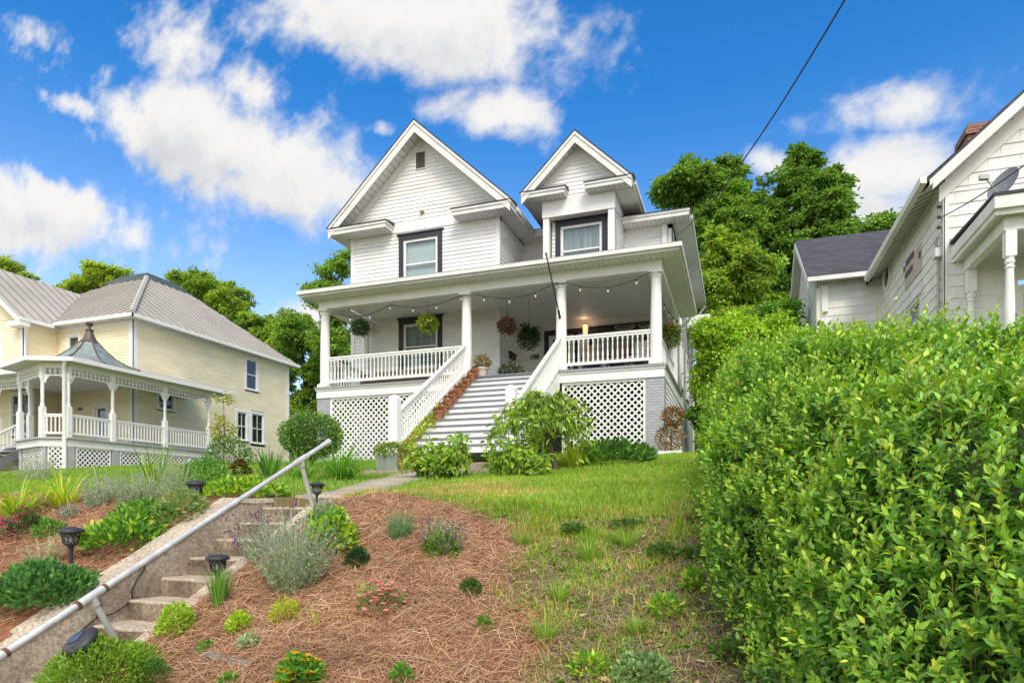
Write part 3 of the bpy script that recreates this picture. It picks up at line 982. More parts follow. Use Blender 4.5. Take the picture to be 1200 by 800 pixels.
def column(parent, x, y, z0, z1, r=.15, name='porch_column'):
    m = MB(); h = z1 - z0
    prof = [(r * 1.0, .16), (r * 1.02, h * .12), (r * 1.0, h * .35), (r * .95, h * .6), (r * .86, h * .86), (r * .84, h - .17), (r * .98, h - .165), (r * .98, h - .14), (r * .85, h - .135), (r * .85, h - .11), (r * 1.1, h - .07)]
    m.lathe(prof, (x, y, z0), 20)
    o = m.build(name, WHITE, parent, smooth=True)
    b = MB(); b.box(x - r * 1.15, x + r * 1.15, y - r * 1.15, y + r * 1.15, z0, z0 + .09); b.lathe([(r * 1.15, .09), (r * 1.18, .125), (r * 1.05, .16)], (x, y, z0), 20)
    b.build('column_base', WHITE, o)
    MB().box(x - r * 1.2, x + r * 1.2, y - r * 1.2, y + r * 1.2, z1 - .07, z1).build('column_capital', WHITE, o)
    return o

def gable_roof(parent, cx, half, yf, yw, yb, zr, slope, rake=.24, th=.035, returns=None, wall_half=None, frieze=.26, eave_h=.22, ze=None, name='gable_roof'):
    """front gable: roof slabs, bargeboards, soffit and an inner frieze against the wall at yw; ze = soffit level of the side eaves"""
    rf = MB()
    ze_top = zr - slope * half
    ln = math.hypot(1, slope)
    for s in (-1, 1):
        n = Vector((s * slope / ln, 0, 1 / ln))
        a = Vector((cx, yf - .03, zr)); b = Vector((cx + s * (half + .03), yf - .03, ze_top - slope * .03))
        v = Vector((0, yb - yf, 0))
        dn = Vector((0, 0, -th * ln))
        rf.prism([a, b, b + dn, a + dn], v)
    roof = rf.build(name, SHINGLE, parent)
    # bargeboards
    bb = MB()
    for s in (-1, 1):
        def pt(t, off, y):                       # t along the slope 0..1, off measured straight down
            return Vector((cx + s * half * t, y, zr - slope * half * t - off))
        o1 = th * ln + .002; o2 = o1 + .10; o3 = o2 + rake
        for (u, w, ya, yb_) in ((o1, o2, yf - .02, yf + .05), (o2, o3, yf + .012, yf + .05)):
            bb.prism([pt(0, u, ya), pt(1, u, ya), pt(1, w, ya), pt(0, w, ya)], (0, yb_ - ya, 0))
    bb.build('bargeboard', TRIMW, roof)
    # sloped soffit
    sf = MB()
    for s in (-1, 1):
        o = th * ln + .10 + rake * .55
        a = Vector((cx, 0, zr - o)); b = Vector((cx + s * half, 0, ze_top - o))
        sf.quad((a.x, yf + .05, a.z), (b.x, yf + .05, b.z), (b.x, yw + .02, b.z), (a.x, yw + .02, a.z))
    sf.build('soffit', groove_mat('rake_soffit_boards', (.76, .76, .735), 'Z', .14, dark=.55), roof)
    # frieze boards on the wall
    fz = MB()
    for s in (-1, 1):
        o = th * ln + .10 + rake * .55
        wl = (wall_half or half) + .0
        t1 = wl / half
        def pf(t, off): return Vector((cx + s * half * t, 0, zr - slope * half * t - off))
        a, b = pf(0, o + .005), pf(t1, o + .005); c, d_ = pf(t1, o + frieze * ln), pf(0, o + frieze * ln)
        fz.prism([Vector((p.x, yw - .045, p.z)) for p in (a, b, c, d_)], (0, .04, 0))
    fz.build('frieze', WHITE, roof)
    return roof

def cornice(parent, x0, x1, y0, y1, z0, h=.22, name='cornice_return', cap=True, rise=.12, mat_s=SOFFIT_X, lip=True):
    """box eave: stepped fascia, boarded soffit, thin shingle cap"""
    m = MB()
    m.box(x0 + .03, x1 - .03, y0 + .03, y1, z0 + .012, z0 + h * .62)
    m.box(x0, x1, y0, y1 + .001, z0 + h * .62, z0 + h)
    o = m.build(name, TRIMW, parent)
    MB().box(x0 + .05, x1 - .05, y0 + .05, y1 - .002, z0, z0 + .011).build('soffit', mat_s, o)
    if cap:
        c = MB(); e = .025
        c.hexa([(x0 - e, y0 - e, z0 + h), (x1 + e, y0 - e, z0 + h), (x1 + e, y1, z0 + h), (x0 - e, y1, z0 + h), (x0 - e, y0 - e, z0 + h + .025), (x1 + e, y0 - e, z0 + h + .025), (x1 + e, y1, z0 + h + rise), (x0 - e, y1, z0 + h + rise)])
        c.build('roof_cap', SHINGLE, o)
    return o

# ------------------------------------------------------------------ the white house
X0, X1, X2 = -12.86, -7.30, -2.07                # left corner, bay corner, right corner
YB, YR, YK = 19.6, 22.0, 32.0                    # bay wall, recessed wall, back wall
DZ, YP = 3.60, 17.0                              # porch floor, porch front
wh = thing('white_house', 'tall white clapboard house with twin front gables, raised porch and wide stairs', 'house', (-7.5, 22, 1.3))
FB, FR, FS = front_wall(YB), front_wall(YR), right_wall(X1)
ZE = 9.30                                        # soffit level

GCX, GHALF, GZR, GSL = -10.08, 3.35, 12.70, .925
DCX, DHALF, DZR, DSL = -4.83, 1.78, 11.75, .95
w_up = (-10.80, -9.50, 7.30, 9.00); w_lo = (-10.80, -9.50, 4.55, 6.12)
b = MB()
siding(b, FB, X0, X1, DZ, ZE, [(w_up[0] - .1, w_up[1] + .1, w_up[2] - .05, w_up[3] + .1), (w_lo[0] - .1, w_lo[1] + .1, w_lo[2] - .05, w_lo[3] + .1)])
siding(b, FB, X0, X1, ZE + .23, 12.4, [], clip=lambda z: (GCX - (12.42 - z) / GSL, GCX + (12.42 - z) / GSL))
b.fbox(FB, X0 - .02, X0 + .12, 0, .03, DZ, ZE); b.fbox(FB, X1 - .12, X1 + .03, 0, .03, DZ, ZE)
b.fbox(FB, X0 - .02, X1 + .03, 0, .036, ZE - .02, ZE + .24)
b.build('wall', WHITE_S, wh)
b = MB()
siding(b, FS, YB, YR, DZ, ZE)
b.fbox(FS, YB - .028, YB + .10, 0, .03, DZ, ZE); b.fbox(FS, YR - .10, YR, 0, .025, DZ, ZE); b.fbox(FS, YB, YR, 0, .03, ZE - .12, ZE)
b.build('wall', WHITE_S, wh)
door_u = (-6.32, -5.42); bigw = (-4.72, -3.02)
b = MB()
siding(b, FR, X1, X2, DZ, ZE, [(door_u[0] - .1, door_u[1] + .1, DZ, 5.95), (bigw[0] - .1, bigw[1] + .1, 4.5, 5.95)])
b.fbox(FR, X2 - .12, X2 + .03, 0, .03, 1.2, ZE); b.fbox(FR, X1, X2, 0, .03, ZE - .14, ZE)
b.build('wall', WHITE_S, wh)
FD = right_wall(X2)
sidew = [(25.2, 26.3, 4.5, 6.2), (28.4, 29.4, 4.5, 6.2), (25.2, 26.3, 7.4, 8.9), (28.6, 29.5, 7.4, 8.9)]
b = MB()
siding(b, FD, YR, YK, 1.0, ZE, [(a - .1, c - (-.1), d - .05, e + .1) for a, c, d, e in sidew])
b.fbox(FD, YR - .03, YR + .12, 0, .03, 1.0, ZE); b.fbox(FD, YK - .12, YK, 0, .03, 1.0, ZE)
b.build('wall', WHITE_S, wh)
b = MB(); siding(b, left_wall(X0), YB, YK, 1.0, ZE); siding(b, rear_wall(YK), X0, X2, 1.0, ZE)
b.build('wall', WHITE_S, wh)
b = MB(); b.fbox(FB, X0, X1, -.2, 0, .8, DZ - .15); b.fbox(FS, YB + .2, YR, -.2, 0, .8, DZ - .15); b.fbox(FR, X1, X2, -.2, 0, .8, DZ - .15)
b.build('foundation_backing', GREYBRICK, wh)
for (a, c, d, e) in (w_up, w_lo):
    window(wh, FB, a, c, d, e, .17, DARKTRIM, WHITE, BLIND if d > 6 else CURTAIN, head=.045, sash=.085, sill=True)
for (a, c, d, e) in sidew:
    window(wh, FD, a, c, d, e, .12, WHITE, WHITE, CURTAIN)

# gable roof, returns and side eaves
g1 = gable_roof(wh, GCX, GHALF, 19.0, YB, 28, GZR, GSL, rake=.28, wall_half=2.78, frieze=.20)
v = MB(); v.fbox(FB, -10.33, -9.93, .01, .05, 11.32, 11.92); vent = v.build('gable_vent', WHITE, wh)
MB().fbox(FB, -10.30, -9.96, .0505, .0525, 11.35, 11.89).build('vent_backing', mat('vent_shade', (.13, .12, .10), .8), vent)
v = MB()
for k in range(9): v.beam(FB.p(-10.29, .052, 11.37 + k * .06), FB.p(-9.97, .052, 11.37 + k * .06), .05, .006, (0, -.6, .8))
v.build('louvre_grille', mat('brown_grey_louvre', (.25, .24, .22), .6), vent)
cornice(wh, GCX - GHALF - .03, -11.15, 19.0, YB - .037, ZE)
cornice(wh, -8.75, GCX + GHALF + .03, 19.0, YB - .037, ZE)
def side_eave(x0, x1, y0, y1, ms=SOFFIT_Y, z=ZE, h=.22, gutter_side=1):
    m = MB()
    m.box(x0, x1, y0, y1, z + .012, z + h)
    gx = x1 if gutter_side > 0 else x0
    m.box(gx - .001 if gutter_side > 0 else gx - .07, gx + .07 if gutter_side > 0 else gx + .001, y0 + .002, y1, z + h * .45, z + h + .01)
    o = m.build('eave', TRIMW, wh)
    MB().box(x0 + .02, x1 - .03, y0 + .02, y1 - .02, z, z + .011).build('soffit', ms, o)
    return o
side_eave(X1 + .03, GCX + GHALF, YB - .036, 21.42)
side_eave(GCX - GHALF, X0 - .03, YB - .036, YK, gutter_side=-1)
cornice(wh, X1 + .035, X2 + .62, 21.42, YR - .03, ZE, cap=False)
side_eave(X2 + .035, X2 + .60, YR - .028, YK)
m = MB()                                         # low hip over the main body
ex0, ex1, ey0, ey1, hz = GCX - GHALF - .05, X2 + .66, 21.38, YK + .55, ZE + .225
pit = .33
ryc = (ey0 + ey1) / 2; hh = (ey1 - ey0) / 2
A, B_, C_, D_ = (ex0, ey0, hz), (ex1, ey0, hz), (ex1, ey1, hz), (ex0, ey1, hz)
r1, r2 = (ex0 + hh, ryc, hz + pit * hh), (ex1 - hh, ryc, hz + pit * hh)
m.add([A, B_, C_, D_, r1, r2], [(0, 1, 5, 4), (1, 2, 5), (2, 3, 4, 5), (3, 0, 4), (3, 2, 1, 0)])
m.build('main_roof', SHINGLE, wh)
# lower return where the right eave ends
m = MB(); m.box(X2 + .04, X2 + .98, 28.2, 29.2, 7.55, 7.95); m.box(X2 + .04, X2 + .95, 28.25, 29.15, 7.45, 7.549)
m.build('side_hood', WHITE, wh)

# corner bracket board under the right eave
MB().box(X2 - .3, X2 - .16, YR - .13, YR - .035, 8.35, ZE - .01).build('bracket', WHITE, wh)

# dormer bay on the right
Xa, Xb, YD, YW = -6.0, -3.66, 20.2, 20.55
dz0, dz1 = 6.9, 9.62
FDf, FDr, FDl = front_wall(YW), right_wall(Xb), left_wall(Xa)
dw = (-5.50, -4.12, 7.45, 9.10)
dm = MB()
siding(dm, FDf, Xa + .2, Xb - .2, dz0, dz1, [(dw[0] - .1, dw[1] + .1, dw[2] - .05, dw[3] + .1)])
siding(dm, FDr, YD + .2, YR, dz0, dz1); siding(dm, FDl, YD + .2, YR, dz0, dz1)
dorm = dm.build('dormer', WHITE_S, wh)
p = MB()
for xa in (Xa, Xb - .2): p.box(xa, xa + .2, YD, YD + .2, dz0, dz1 - .32)
p.box(Xb - .12, Xb + .02, YD + .52, YD + .66, dz0, dz1 - .32)
p.box(Xa - .02, Xb + .02, YD - .03, YW + .02, dz1 - .32, dz1 + .24); p.box(Xb - .001, Xb + .018, YW + .03, YR, dz1 - .25, dz1 + .24)
p.build('pilaster', WHITE, dorm)
dwn = window(dorm, FDf, *dw, .17, DARKTRIM, WHITE, CURTAIN, head=.045, sash=.085)
for ch in list(dwn.children):                    # keep the dormer's window at sub-part depth
    ch.parent = dorm
gb = MB()
zt = DZR - .22
siding(gb, front_wall(YD), DCX - 1.2, DCX + 1.2, dz1 + .20, zt, [], clip=lambda z: (DCX - (zt - z) / DSL, DCX + (zt - z) / DSL))
gb.build('dormer_gable', WHITE_S, dorm)
gable_roof(wh, DCX, DHALF, 19.75, YD, 25, DZR, DSL, rake=.25, wall_half=1.2, frieze=.19, name='dormer_roof')
zc = dz1 + .22
cornice(wh, DCX - DHALF - .03, DCX - .32, 19.75, YD - .037, zc, .2); cornice(wh, DCX + .30, DCX + DHALF + .03, 19.75, YD - .037, zc, .2)
for (xa, xb, sgn) in ((Xb + .02, DCX + DHALF, 1), (DCX - DHALF, Xa - .02, -1)):
    side_eave(xa, xb, YD - .036, 23.2, z=zc, h=.2, gutter_side=sgn)

# ------------------------------------------------------------------ porch
deck = MB()
deck.prism([(-12.40, 16.84, DZ - .06), (X2 + .36, 16.84, DZ - .06), (X2 + .36, YR, DZ - .06), (X1, YR, DZ - .06), (X1, YB, DZ - .06), (-12.40, YB, DZ - .06)], (0, 0, .06))
deck.build('porch_deck', groove_mat('grey_deck_boards', (.34, .35, .36), 'X', .09, dark=.55), wh)
sk = MB()
sk.box(-12.36, X2 + .30, 16.90, 17.02, DZ - .33, DZ - .062); sk.box(-12.36, -12.25, 17.02, YB, DZ - .33, DZ - .062); sk.box(X2 + .19, X2 + .30, 17.02, YR + 2.2, DZ - .33, DZ - .062)
sk.box(-12.38, X2 + .33, 16.87, 16.90, DZ - .11, DZ - .062)
sk.build('porch_skirt', WHITE, wh)
CX = [-12.11, -7.33, -4.53, -1.99]
CT = 6.02
for x in CX: column(wh, x, YP, DZ, CT)
column(wh, -12.11, 19.30, DZ, CT, .14); column(wh, -1.99, 21.72, DZ, CT, .14)
bm = MB()
bm.box(-12.26, -1.84, 16.88, 17.12, CT, CT + .30); bm.box(-12.26, -11.96, 17.12, YB, CT, CT + .30); bm.box(-2.14, -1.84, 17.12, YR, CT, CT + .30)
bm.build('porch_beam', WHITE, wh)
MB().add([(-11.96, 17.12, 6.36), (-2.14, 17.12, 6.36), (-2.14, YR, 6.36), (X1, YR, 6.36), (X1, YB, 6.36), (-11.96, YB, 6.36)], [(0, 1, 2, 3, 4, 5)]).build('porch_ceiling', CEIL, wh)
ef = MB()                                        # eave: gutter and fascia round three sides
E0, E1, EY, EK = -12.56, -1.36, 16.36, 22.5
ef.box(E0, E1, EY, EY + .05, 6.27, 6.42); ef.box(E0, E0 + .05, EY + .05, YB + .2, 6.27, 6.42); ef.box(E1 - .05, E1, EY + .05, EK, 6.27, 6.42)
ef.box(E0 - .07, E1 + .07, EY - .085, EY - .001, 6.33, 6.44); ef.box(E1 + .001, E1 + .07, EY, EK, 6.33, 6.44); ef.box(E0 - .07, E0 - .001, EY, YB + .2, 6.33, 6.44)
eo = ef.build('porch_eave', TRIMW, wh)
s_ = MB(); s_.box(E0 + .05, E1 - .05, EY + .05, 16.879, 6.29, 6.305); s_.build('soffit', SOFFIT_X, eo)
MB().box(E0 + .05, -12.262, 16.88, YB, 6.29, 6.305).build('soffit', SOFFIT_Y, eo); MB().box(-1.838, E1 - .05, 16.88, EK, 6.29, 6.305).build('soffit', SOFFIT_Y, eo)
pr = MB()
zt0 = 6.445; sl = .25; e = .04
fl = (E0 - .07, EY - .09, zt0); fr_ = (E1 + .07, EY - .09, zt0); hx = (E1 - 5.6, EY + 5.6, zt0 + sl * 5.65)
bl = (E0 - .07, EY + 5.6, zt0 + sl * 5.65); br_ = (E1 + .07, EK, zt0); bt = (E1 - 5.6, EK, zt0 + sl * 5.65)
pr.add([fl, fr_, hx, bl, br_, bt], [(0, 1, 2, 3), (1, 4, 5, 2)])
pr.add([(v_[0], v_[1], v_[2] - .02) for v_ in (fl, fr_, hx, bl, br_, bt)], [(3, 2, 1, 0), (2, 5, 4, 1)])
pr.build('porch_roof', SHINGLE, wh)
# piers and lattice below the porch floor
for (xa, xb) in ((-12.36, -11.90), (X2 - .18, X2 + .29)):
    MB().box(xa, xb, 16.93, 17.4, .7, DZ - .331).build('pier', GREYBRICK, wh)
lattice(wh, front_wall(16.98), -11.90, -9.6, .95, DZ - .331); lattice(wh, front_wall(16.98), -9.6, -7.36, .95, DZ - .331)
lattice(wh, front_wall(16.98), -4.50, X2 - .18, .95, DZ - .331)
sb = MB(); siding(sb, right_wall(X2 + .27), 17.4, YR, 1.0, DZ - .34, course=.14); sb.build('skirt_boarding', WHITE_S, wh)
# railings
RT, RB = DZ + .93, DZ + .13
railing(wh, (-11.96, YP), (-7.48, YP), RT, RB, .128)
railing(wh, (-4.38, YP), (-2.14, YP), RT, RB, .128)
railing(wh, (-12.11, 17.16), (-12.11, 19.15), RT, RB, .15)
railing(wh, (-1.99, 17.16), (-1.99, 21.55), RT, RB, .15)
# stairs
NS = 13; rs = (DZ - 1.14) / NS; rn = (16.86 - 12.95) / NS
SXA, SXB = -7.24, -4.62
for k in range(NS):
    zt = DZ - rs * (k + 1) + rs; yn = 16.86 - rn * k
    if k > 0:
        t = MB(); t.box(SXA - .02, SXB + .02, yn - .022, yn + rn + .01, zt - .040, zt); tr = t.build('stair_tread', GREYP, wh)
    else:
        t = MB(); t.box(SXA - .02, SXB + .02, yn - .05, yn, zt - .040, zt); tr = t.build('stair_tread', GREYP, wh)
    MB().box(SXA, SXB, yn, yn + .02, zt - rs, zt - .041).build('stair_riser', WHITE, tr)
ya, yb_ = 16.9, 12.93
stz = lambda y: DZ - rs * (16.86 - y) / rn
sg = MB()
for xs_ in (SXA - .075, SXB + .025):
    sg = MB(); sg.prism([(xs_, 16.90, DZ - .06), (xs_, 12.93, stz(12.93) + .02), (xs_, 12.93, .7), (xs_, 13.3, .7), (xs_, 16.90, DZ - .5)], (.05, 0, 0)); sg.build('stringer', WHITE, wh)
MB().box(-7.36, -4.50, 12.98, 17.3, .5, .75).build('stair_footing', CONC, wh)
for xs_ in (CX[1], CX[2]):
    railing(wh, (xs_, 16.88), (xs_, 13.06), DZ + .93, DZ + .10, .118, 'stair_railing', zt2=stz(13.06) + .93, zb2=stz(13.06) + .10)
    n_ = MB(); zt = 2.36 if xs_ < -6 else 2.42
    n_.box(xs_ - .105, xs_ + .105, 12.80, 13.01, .75, zt)
    np_ = n_.build('newel_post', WHITE, wh, bevel=.008)
    MB().lathe([(.148, 0), (.14, .03), (.10, .075), (.04, .10), (.005, .105)], (xs_, 12.905, zt), 4, phase=math.pi / 4).build('post_cap', WHITE, np_)
# front door
dr = MB()
FRr = FR
for (a, c, d, e_) in ((door_u[0] - .16, door_u[0], DZ, 5.94), (door_u[1], door_u[1] + .16, DZ, 5.94), (door_u[0] - .16, door_u[1] + .16, 5.94, 6.12)):
    dr.fbox(FRr, a, c, -.05, .04, d, e_)
door = dr.build('front_door', DARKTRIM, wh)
df = MB(); df.fbox(FRr, door_u[0], door_u[0] + .13, -.06, 0, DZ, 5.94); df.fbox(FRr, door_u[1] - .13, door_u[1], -.06, 0, DZ, 5.94); df.fbox(FRr, door_u[0] + .13, door_u[1] - .13, -.06, -.002, 5.8, 5.94); df.fbox(FRr, door_u[0] + .13, door_u[1] - .13, -.06, -.002, DZ, 4.4)
df.build('door_frame', WHITE, door)
MB().fbox(FRr, door_u[0] + .12, door_u[1] - .12, -.045, -.035, 4.38, 5.82).build('pane', glass_mat(), door)
MB().fbox(FRr, door_u[0] - .1, door_u[1] + .1, -.6, -.5, DZ, 6.0).build('room_backing', DARKROOM, door)
MB().ball(FRr.p(door_u[1] - .07, .04, 4.55), .03).build('door_handle', mat('brass', (.4, .28, .1), .3, metal=.9), door)
window(wh, FR, bigw[0], bigw[1], 4.5, 5.9, .18, DARKTRIM, WHITE, CURTAIN, head=.05, sash=.07, mull=1, split=False)
hd = MB(); hd.fbox(FR, door_u[1] + .161, bigw[0] - .181, .0, .039, 5.94, 6.12); hd.build('window_header', DARKTRIM, wh)
# oval leaded lights above the window
for (cx_, cz_, rx_, rz_) in ((-3.62, 6.02, .33, .105), (-2.98, 6.04, .19, .10)):
    o_ = MB(); pts = [FR.p(cx_ + rx_ * math.cos(t), .05, cz_ + rz_ * math.sin(t)) for t in [2 * math.pi * k / 24 for k in range(24)]]
    o_.tube(pts + [pts[0]], .02, 6); fan = o_.build('oval_light', mat('grey_cream', (.5, .49, .43), .5), wh)
    MB().add(pts, [tuple(range(24))]).build('pane', mat('leaded_glass', (.12, .15, .12), .25, .3, 9, spec=.6), fan)
# house number
def lettering(name, text, size, loc, parent, material, space=1.0):
    fc = bpy.data.curves.new(name, 'FONT'); fc.body = text; fc.size = size; fc.extrude = .008; fc.offset = .006; fc.space_character = space
    tmp = bpy.data.objects.new(name + '_curve', fc); COL.objects.link(tmp)
    me = bpy.data.meshes.new_from_object(tmp.evaluated_get(bpy.context.evaluated_depsgraph_get()))
    bpy.data.objects.remove(tmp); me.name = name; me.materials.clear(); me.materials.append(material)
    o = bpy.data.objects.new(name, me); link(o, parent); o.rotation_euler = (R(90), 0, 0)
    o.location = Vector(loc) - origin_of(parent); return o
lettering('house_number', '108', .235, at_y(620.8, 421, YR - .03), wh, BLACKM, 1.0)
# downspouts
def spout(parent, pts, r=.04, material=WHITE):
    return MB().tube(pts, r, 8).build('downspout', material, parent, smooth=True)
spout(wh, [(X2 + .62, 22.3, 6.3), (X2 + .5, 22.35, 6.1), (X2 + .12, 22.4, 5.8), (X2 + .1, 22.4, 1.3)], .045)
spout(wh, [(X2 + .62, YK - .2, ZE + .05), (X2 + .4, YK - .3, ZE - .3), (X2 + .1, YK - .4, ZE - .6), (X2 + .1, YK - .4, 2)], .05)
spout(wh, [(X2 + .1, 24.3, ZE - .1), (X2 + .1, 24.3, 1.6)], .05)
# small weathered lamp in the gable
MB().ball((GCX + .02, YB - .06, 9.86), .085, sz=.7).build('gable_lamp', mat('tan_lamp', (.42, .34, .22), .6), wh)
# ------------------------------------------------------------------ the cream house on the left
PXR_ = -23.2
yh = thing('cream_house', 'cream clapboard house with metal hip roof and white wraparound porch', 'house', (-28, 24, 1.2))
YX, YF, YKB = -25.7, 21.75, 32.4                 # side wall, front wall, back
WXR, WF = -30.5, 20.2                            # projecting wing: right wall, front
YDK, YEV = 2.44, 8.32                            # porch floor, eave
FY, FYR, FWR, FWF = front_wall(YF), right_wall(YX), right_wall(WXR), front_wall(WF)
def yside(fr, *a, **k):
    m = MB(); siding(m, fr, *a, course=.125, **k); return m
win_up = (at_x(286, 440, YX).y, at_x(302, 440, YX).y)
def uz(px, py, X): return at_x(px, py, X)
a1 = uz(288.5, 422, YX); a2 = uz(301, 458, YX)
u_win = (a1.y, a2.y, a2.z, a1.z + .1)
b1 = uz(278, 482, YX); b2 = uz(289, 516, YX); b3 = uz(295, 484, YX); b4 = uz(308.5, 520, YX)
l_win = [(b1.y, b2.y, b2.z, b1.z), (b3.y, b4.y, b4.z, b3.z)]
c1 = uz(185.5, 458, YX); c2 = uz(203, 481, YX)
p_win = (c1.y, c2.y, c2.z, c1.z)
m = yside(FYR, YF, YKB, 1.0, YEV, openings=[(q[0] - .1, q[1] + .1, q[2] - .1, q[3] + .1) for q in [u_win, p_win] + l_win])
m.build('wall', CREAM, yh)
t = MB()
t.fbox(FYR, YF - .03, YF + .22, .0, .03, 1.0, YEV); t.fbox(FYR, YKB - .2, YKB + .02, 0, .03, 1.0, YEV); t.fbox(FYR, YF, YKB, 0, .04, YEV - .22, YEV)
t.fbox(FY, YX - .22, YX + .03, 0, .03, 1.0, YEV); t.fbox(FY, WXR, YX, 0, .04, YEV - .2, YEV); t.fbox(FWR, WF - .03, WF + .2, 0, .03, 1, YEV); t.fbox(FWR, WF, YF, 0, .04, YEV - .2, YEV)
t.fbox(FWF, WXR - .2, WXR + .03, 0, .03, 1, YEV)
t.build('corner_trim', WHITE, yh)
d1 = at_y(80, 391, YF); d2 = at_y(91, 408, YF)
f_up = (at_y(80.5, 391, YF).x, at_y(92.5, 391, YF).x, 6.3, 7.85)
dx = (at_y(112, 475, YF).x, at_y(126, 475, YF).x)
m = yside(FY, WXR, YX, 1.0, YEV, openings=[(f_up[0] - .1, f_up[1] + .1, f_up[2] - .1, f_up[3] + .1), (dx[0] - .08, dx[1] + .08, YDK, 4.55)])
m.build('wall', CREAM, yh)
yside(FWR, WF, YF, 1.0, YEV).build('wall', CREAM, yh)
wl1 = (at_y(14, 460, WF).x, at_y(36.5, 460, WF).x)
WXC, WH, WZR, WSL = -34.0, 3.95, 11.45, .80
w_dn = (wl1[0], wl1[1], 3.15, 4.95)
w_u2 = (at_y(-18, 400, WF).x, at_y(.8, 400, WF).x, 5.9, 7.75)
m = yside(FWF, -37.5, WXR, 1.0, YEV + .1, openings=[(q[0] - .1, q[1] + .1, q[2] - .1, q[3] + .1) for q in (w_dn, w_u2)])
siding(m, FWF, -37.5, WXR, YEV + .1, WZR, course=.125, clip=lambda z: (WXC - (WZR - .12 - z) / WSL, WXC + (WZR - .12 - z) / WSL))
m.build('wall', CREAM, yh)
m = yside(left_wall(-37.5), WF, YKB, 1.0, YEV); siding(m, rear_wall(YKB), -37.5, YX, 1.0, YEV, course=.125); m.build('wall', CREAM, yh)
window(yh, FYR, *u_win, .13, WHITE, WHITE, DARKROOM)
for q in l_win: window(yh, FYR, *q, .14, WHITE, WHITE, DARKROOM, mull=1)
window(yh, FYR, *p_win, .12, WHITE, WHITE, DARKROOM, split=False, mull=1)
window(yh, FY, *f_up, .14, WHITE, WHITE, mat('brown_blind', (.16, .12, .095), .8), mull=0)
window(yh, FWF, *w_dn, .14, WHITE, WHITE, DARKROOM)
window(yh, FWF, *w_u2, .14, WHITE, WHITE, DARKROOM)
# front door with a glass light
dm = MB(); dm.fbox(FY, dx[0] - .14, dx[0], 0, .04, YDK, 4.5); dm.fbox(FY, dx[1], dx[1] + .14, 0, .04, YDK, 4.5); dm.fbox(FY, dx[0] - .14, dx[1] + .14, 0, .044, 4.5, 4.66)
dm.fbox(FY, dx[0], dx[0] + .13, -.05, -.005, YDK, 4.5); dm.fbox(FY, dx[1] - .13, dx[1], -.05, -.005, YDK, 4.5); dm.fbox(FY, dx[0] + .13, dx[1] - .13, -.05, -.007, YDK, 3.1); dm.fbox(FY, dx[0] + .13, dx[1] - .13, -.05, -.007, 4.38, 4.5)
yd = dm.build('front_door', WHITE, yh)
MB().fbox(FY, dx[0] + .12, dx[1] - .12, -.04, -.03, 3.08, 4.4).build('pane', glass_mat(), yd)
MB().fbox(FY, dx[0] - 1.2, dx[1] + .6, -.4, -.3, YDK, 4.8).build('room_backing', DARKROOM, yd)
lettering('house_number', '114', .20, at_y(90.5, 481, YF - .03), yh, BLACKM)
MB().prism([(x, y, .9) for x, y in ((PXR_ - .75, 23.9), (PXR_ - .75, 17.3), (-24.2, 17.2), (-26.2, 18.0), (-26.4, 18.8), (YX - .3, 23.9))], (0, 0, 1.2)).build('foundation_backing', mat('under_porch_shade', (.06, .06, .065), .9), yh)  # block added behind the lattice; dark under-porch shade put into its colour

def metal_plane(parent, pts, name='metal_roof', pitch=.50, th=.05, material=METALROOF, rib=.05, direction=None):
    """one roof plane with standing seams running down the slope; pts = eave0, eave1, top1, top0"""
    P = [Vector(p) for p in pts]
    n = (P[1] - P[0]).cross(P[-1] - P[0]).normalized()
    if n.z < 0: n = -n
    m0 = MB(); m0.prism(P, -n * th); roof_ = m0.build(name, material, parent); m = MB()
    e = (P[1] - P[0]); L = e.length; eu = e / L
    dn = n.cross(eu).normalized()
    k = pitch * .5
    loc = [((p - P[0]).dot(eu), (p - P[0]).dot(dn)) for p in P]
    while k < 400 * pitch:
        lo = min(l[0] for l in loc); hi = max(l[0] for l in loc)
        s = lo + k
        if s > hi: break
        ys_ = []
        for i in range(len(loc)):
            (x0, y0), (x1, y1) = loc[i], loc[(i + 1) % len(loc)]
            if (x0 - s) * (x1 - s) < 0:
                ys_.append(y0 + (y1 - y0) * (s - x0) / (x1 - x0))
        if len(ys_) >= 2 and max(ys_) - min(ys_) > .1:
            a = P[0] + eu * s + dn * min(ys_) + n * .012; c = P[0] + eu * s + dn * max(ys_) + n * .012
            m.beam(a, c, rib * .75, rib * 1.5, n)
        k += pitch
    if len(m.f) > 20: m.build('standing_seam', mat('seam_dirt_shade', (.30, .275, .235), .6, .1, 2), roof_)  # ribs darker than the sheets: dirt and seam shadow put into their colour
    return roof_
ov = .42
ez = YEV + .10
ec = Vector((YX + ov, YF - ov, ez)); tp = Vector((-31.3, 27.35, 12.65)); tq = Vector((-31.3, 30.4, 12.65)); tl = Vector((-33.6, 27.35, 12.65))
er = Vector((YX + ov, YKB + ov, ez)); el = Vector((-40.5, YF - ov, ez))
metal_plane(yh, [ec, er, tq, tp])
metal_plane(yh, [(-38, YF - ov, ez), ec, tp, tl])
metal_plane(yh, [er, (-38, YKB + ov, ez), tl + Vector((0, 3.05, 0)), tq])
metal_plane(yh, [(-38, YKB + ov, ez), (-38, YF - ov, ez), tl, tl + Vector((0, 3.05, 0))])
dk = MB()
dk.hexa([(-34.6, 27.2, 12.58), (-31.2, 27.2, 12.58), (-31.2, 30.5, 12.58), (-34.6, 30.5, 12.58), (-33.9, 27.9, 13.22), (-31.9, 27.9, 13.22), (-31.9, 30.0, 13.22), (-33.9, 30.0, 13.22)])
dk.build('roof_cap', METALDARK, yh)
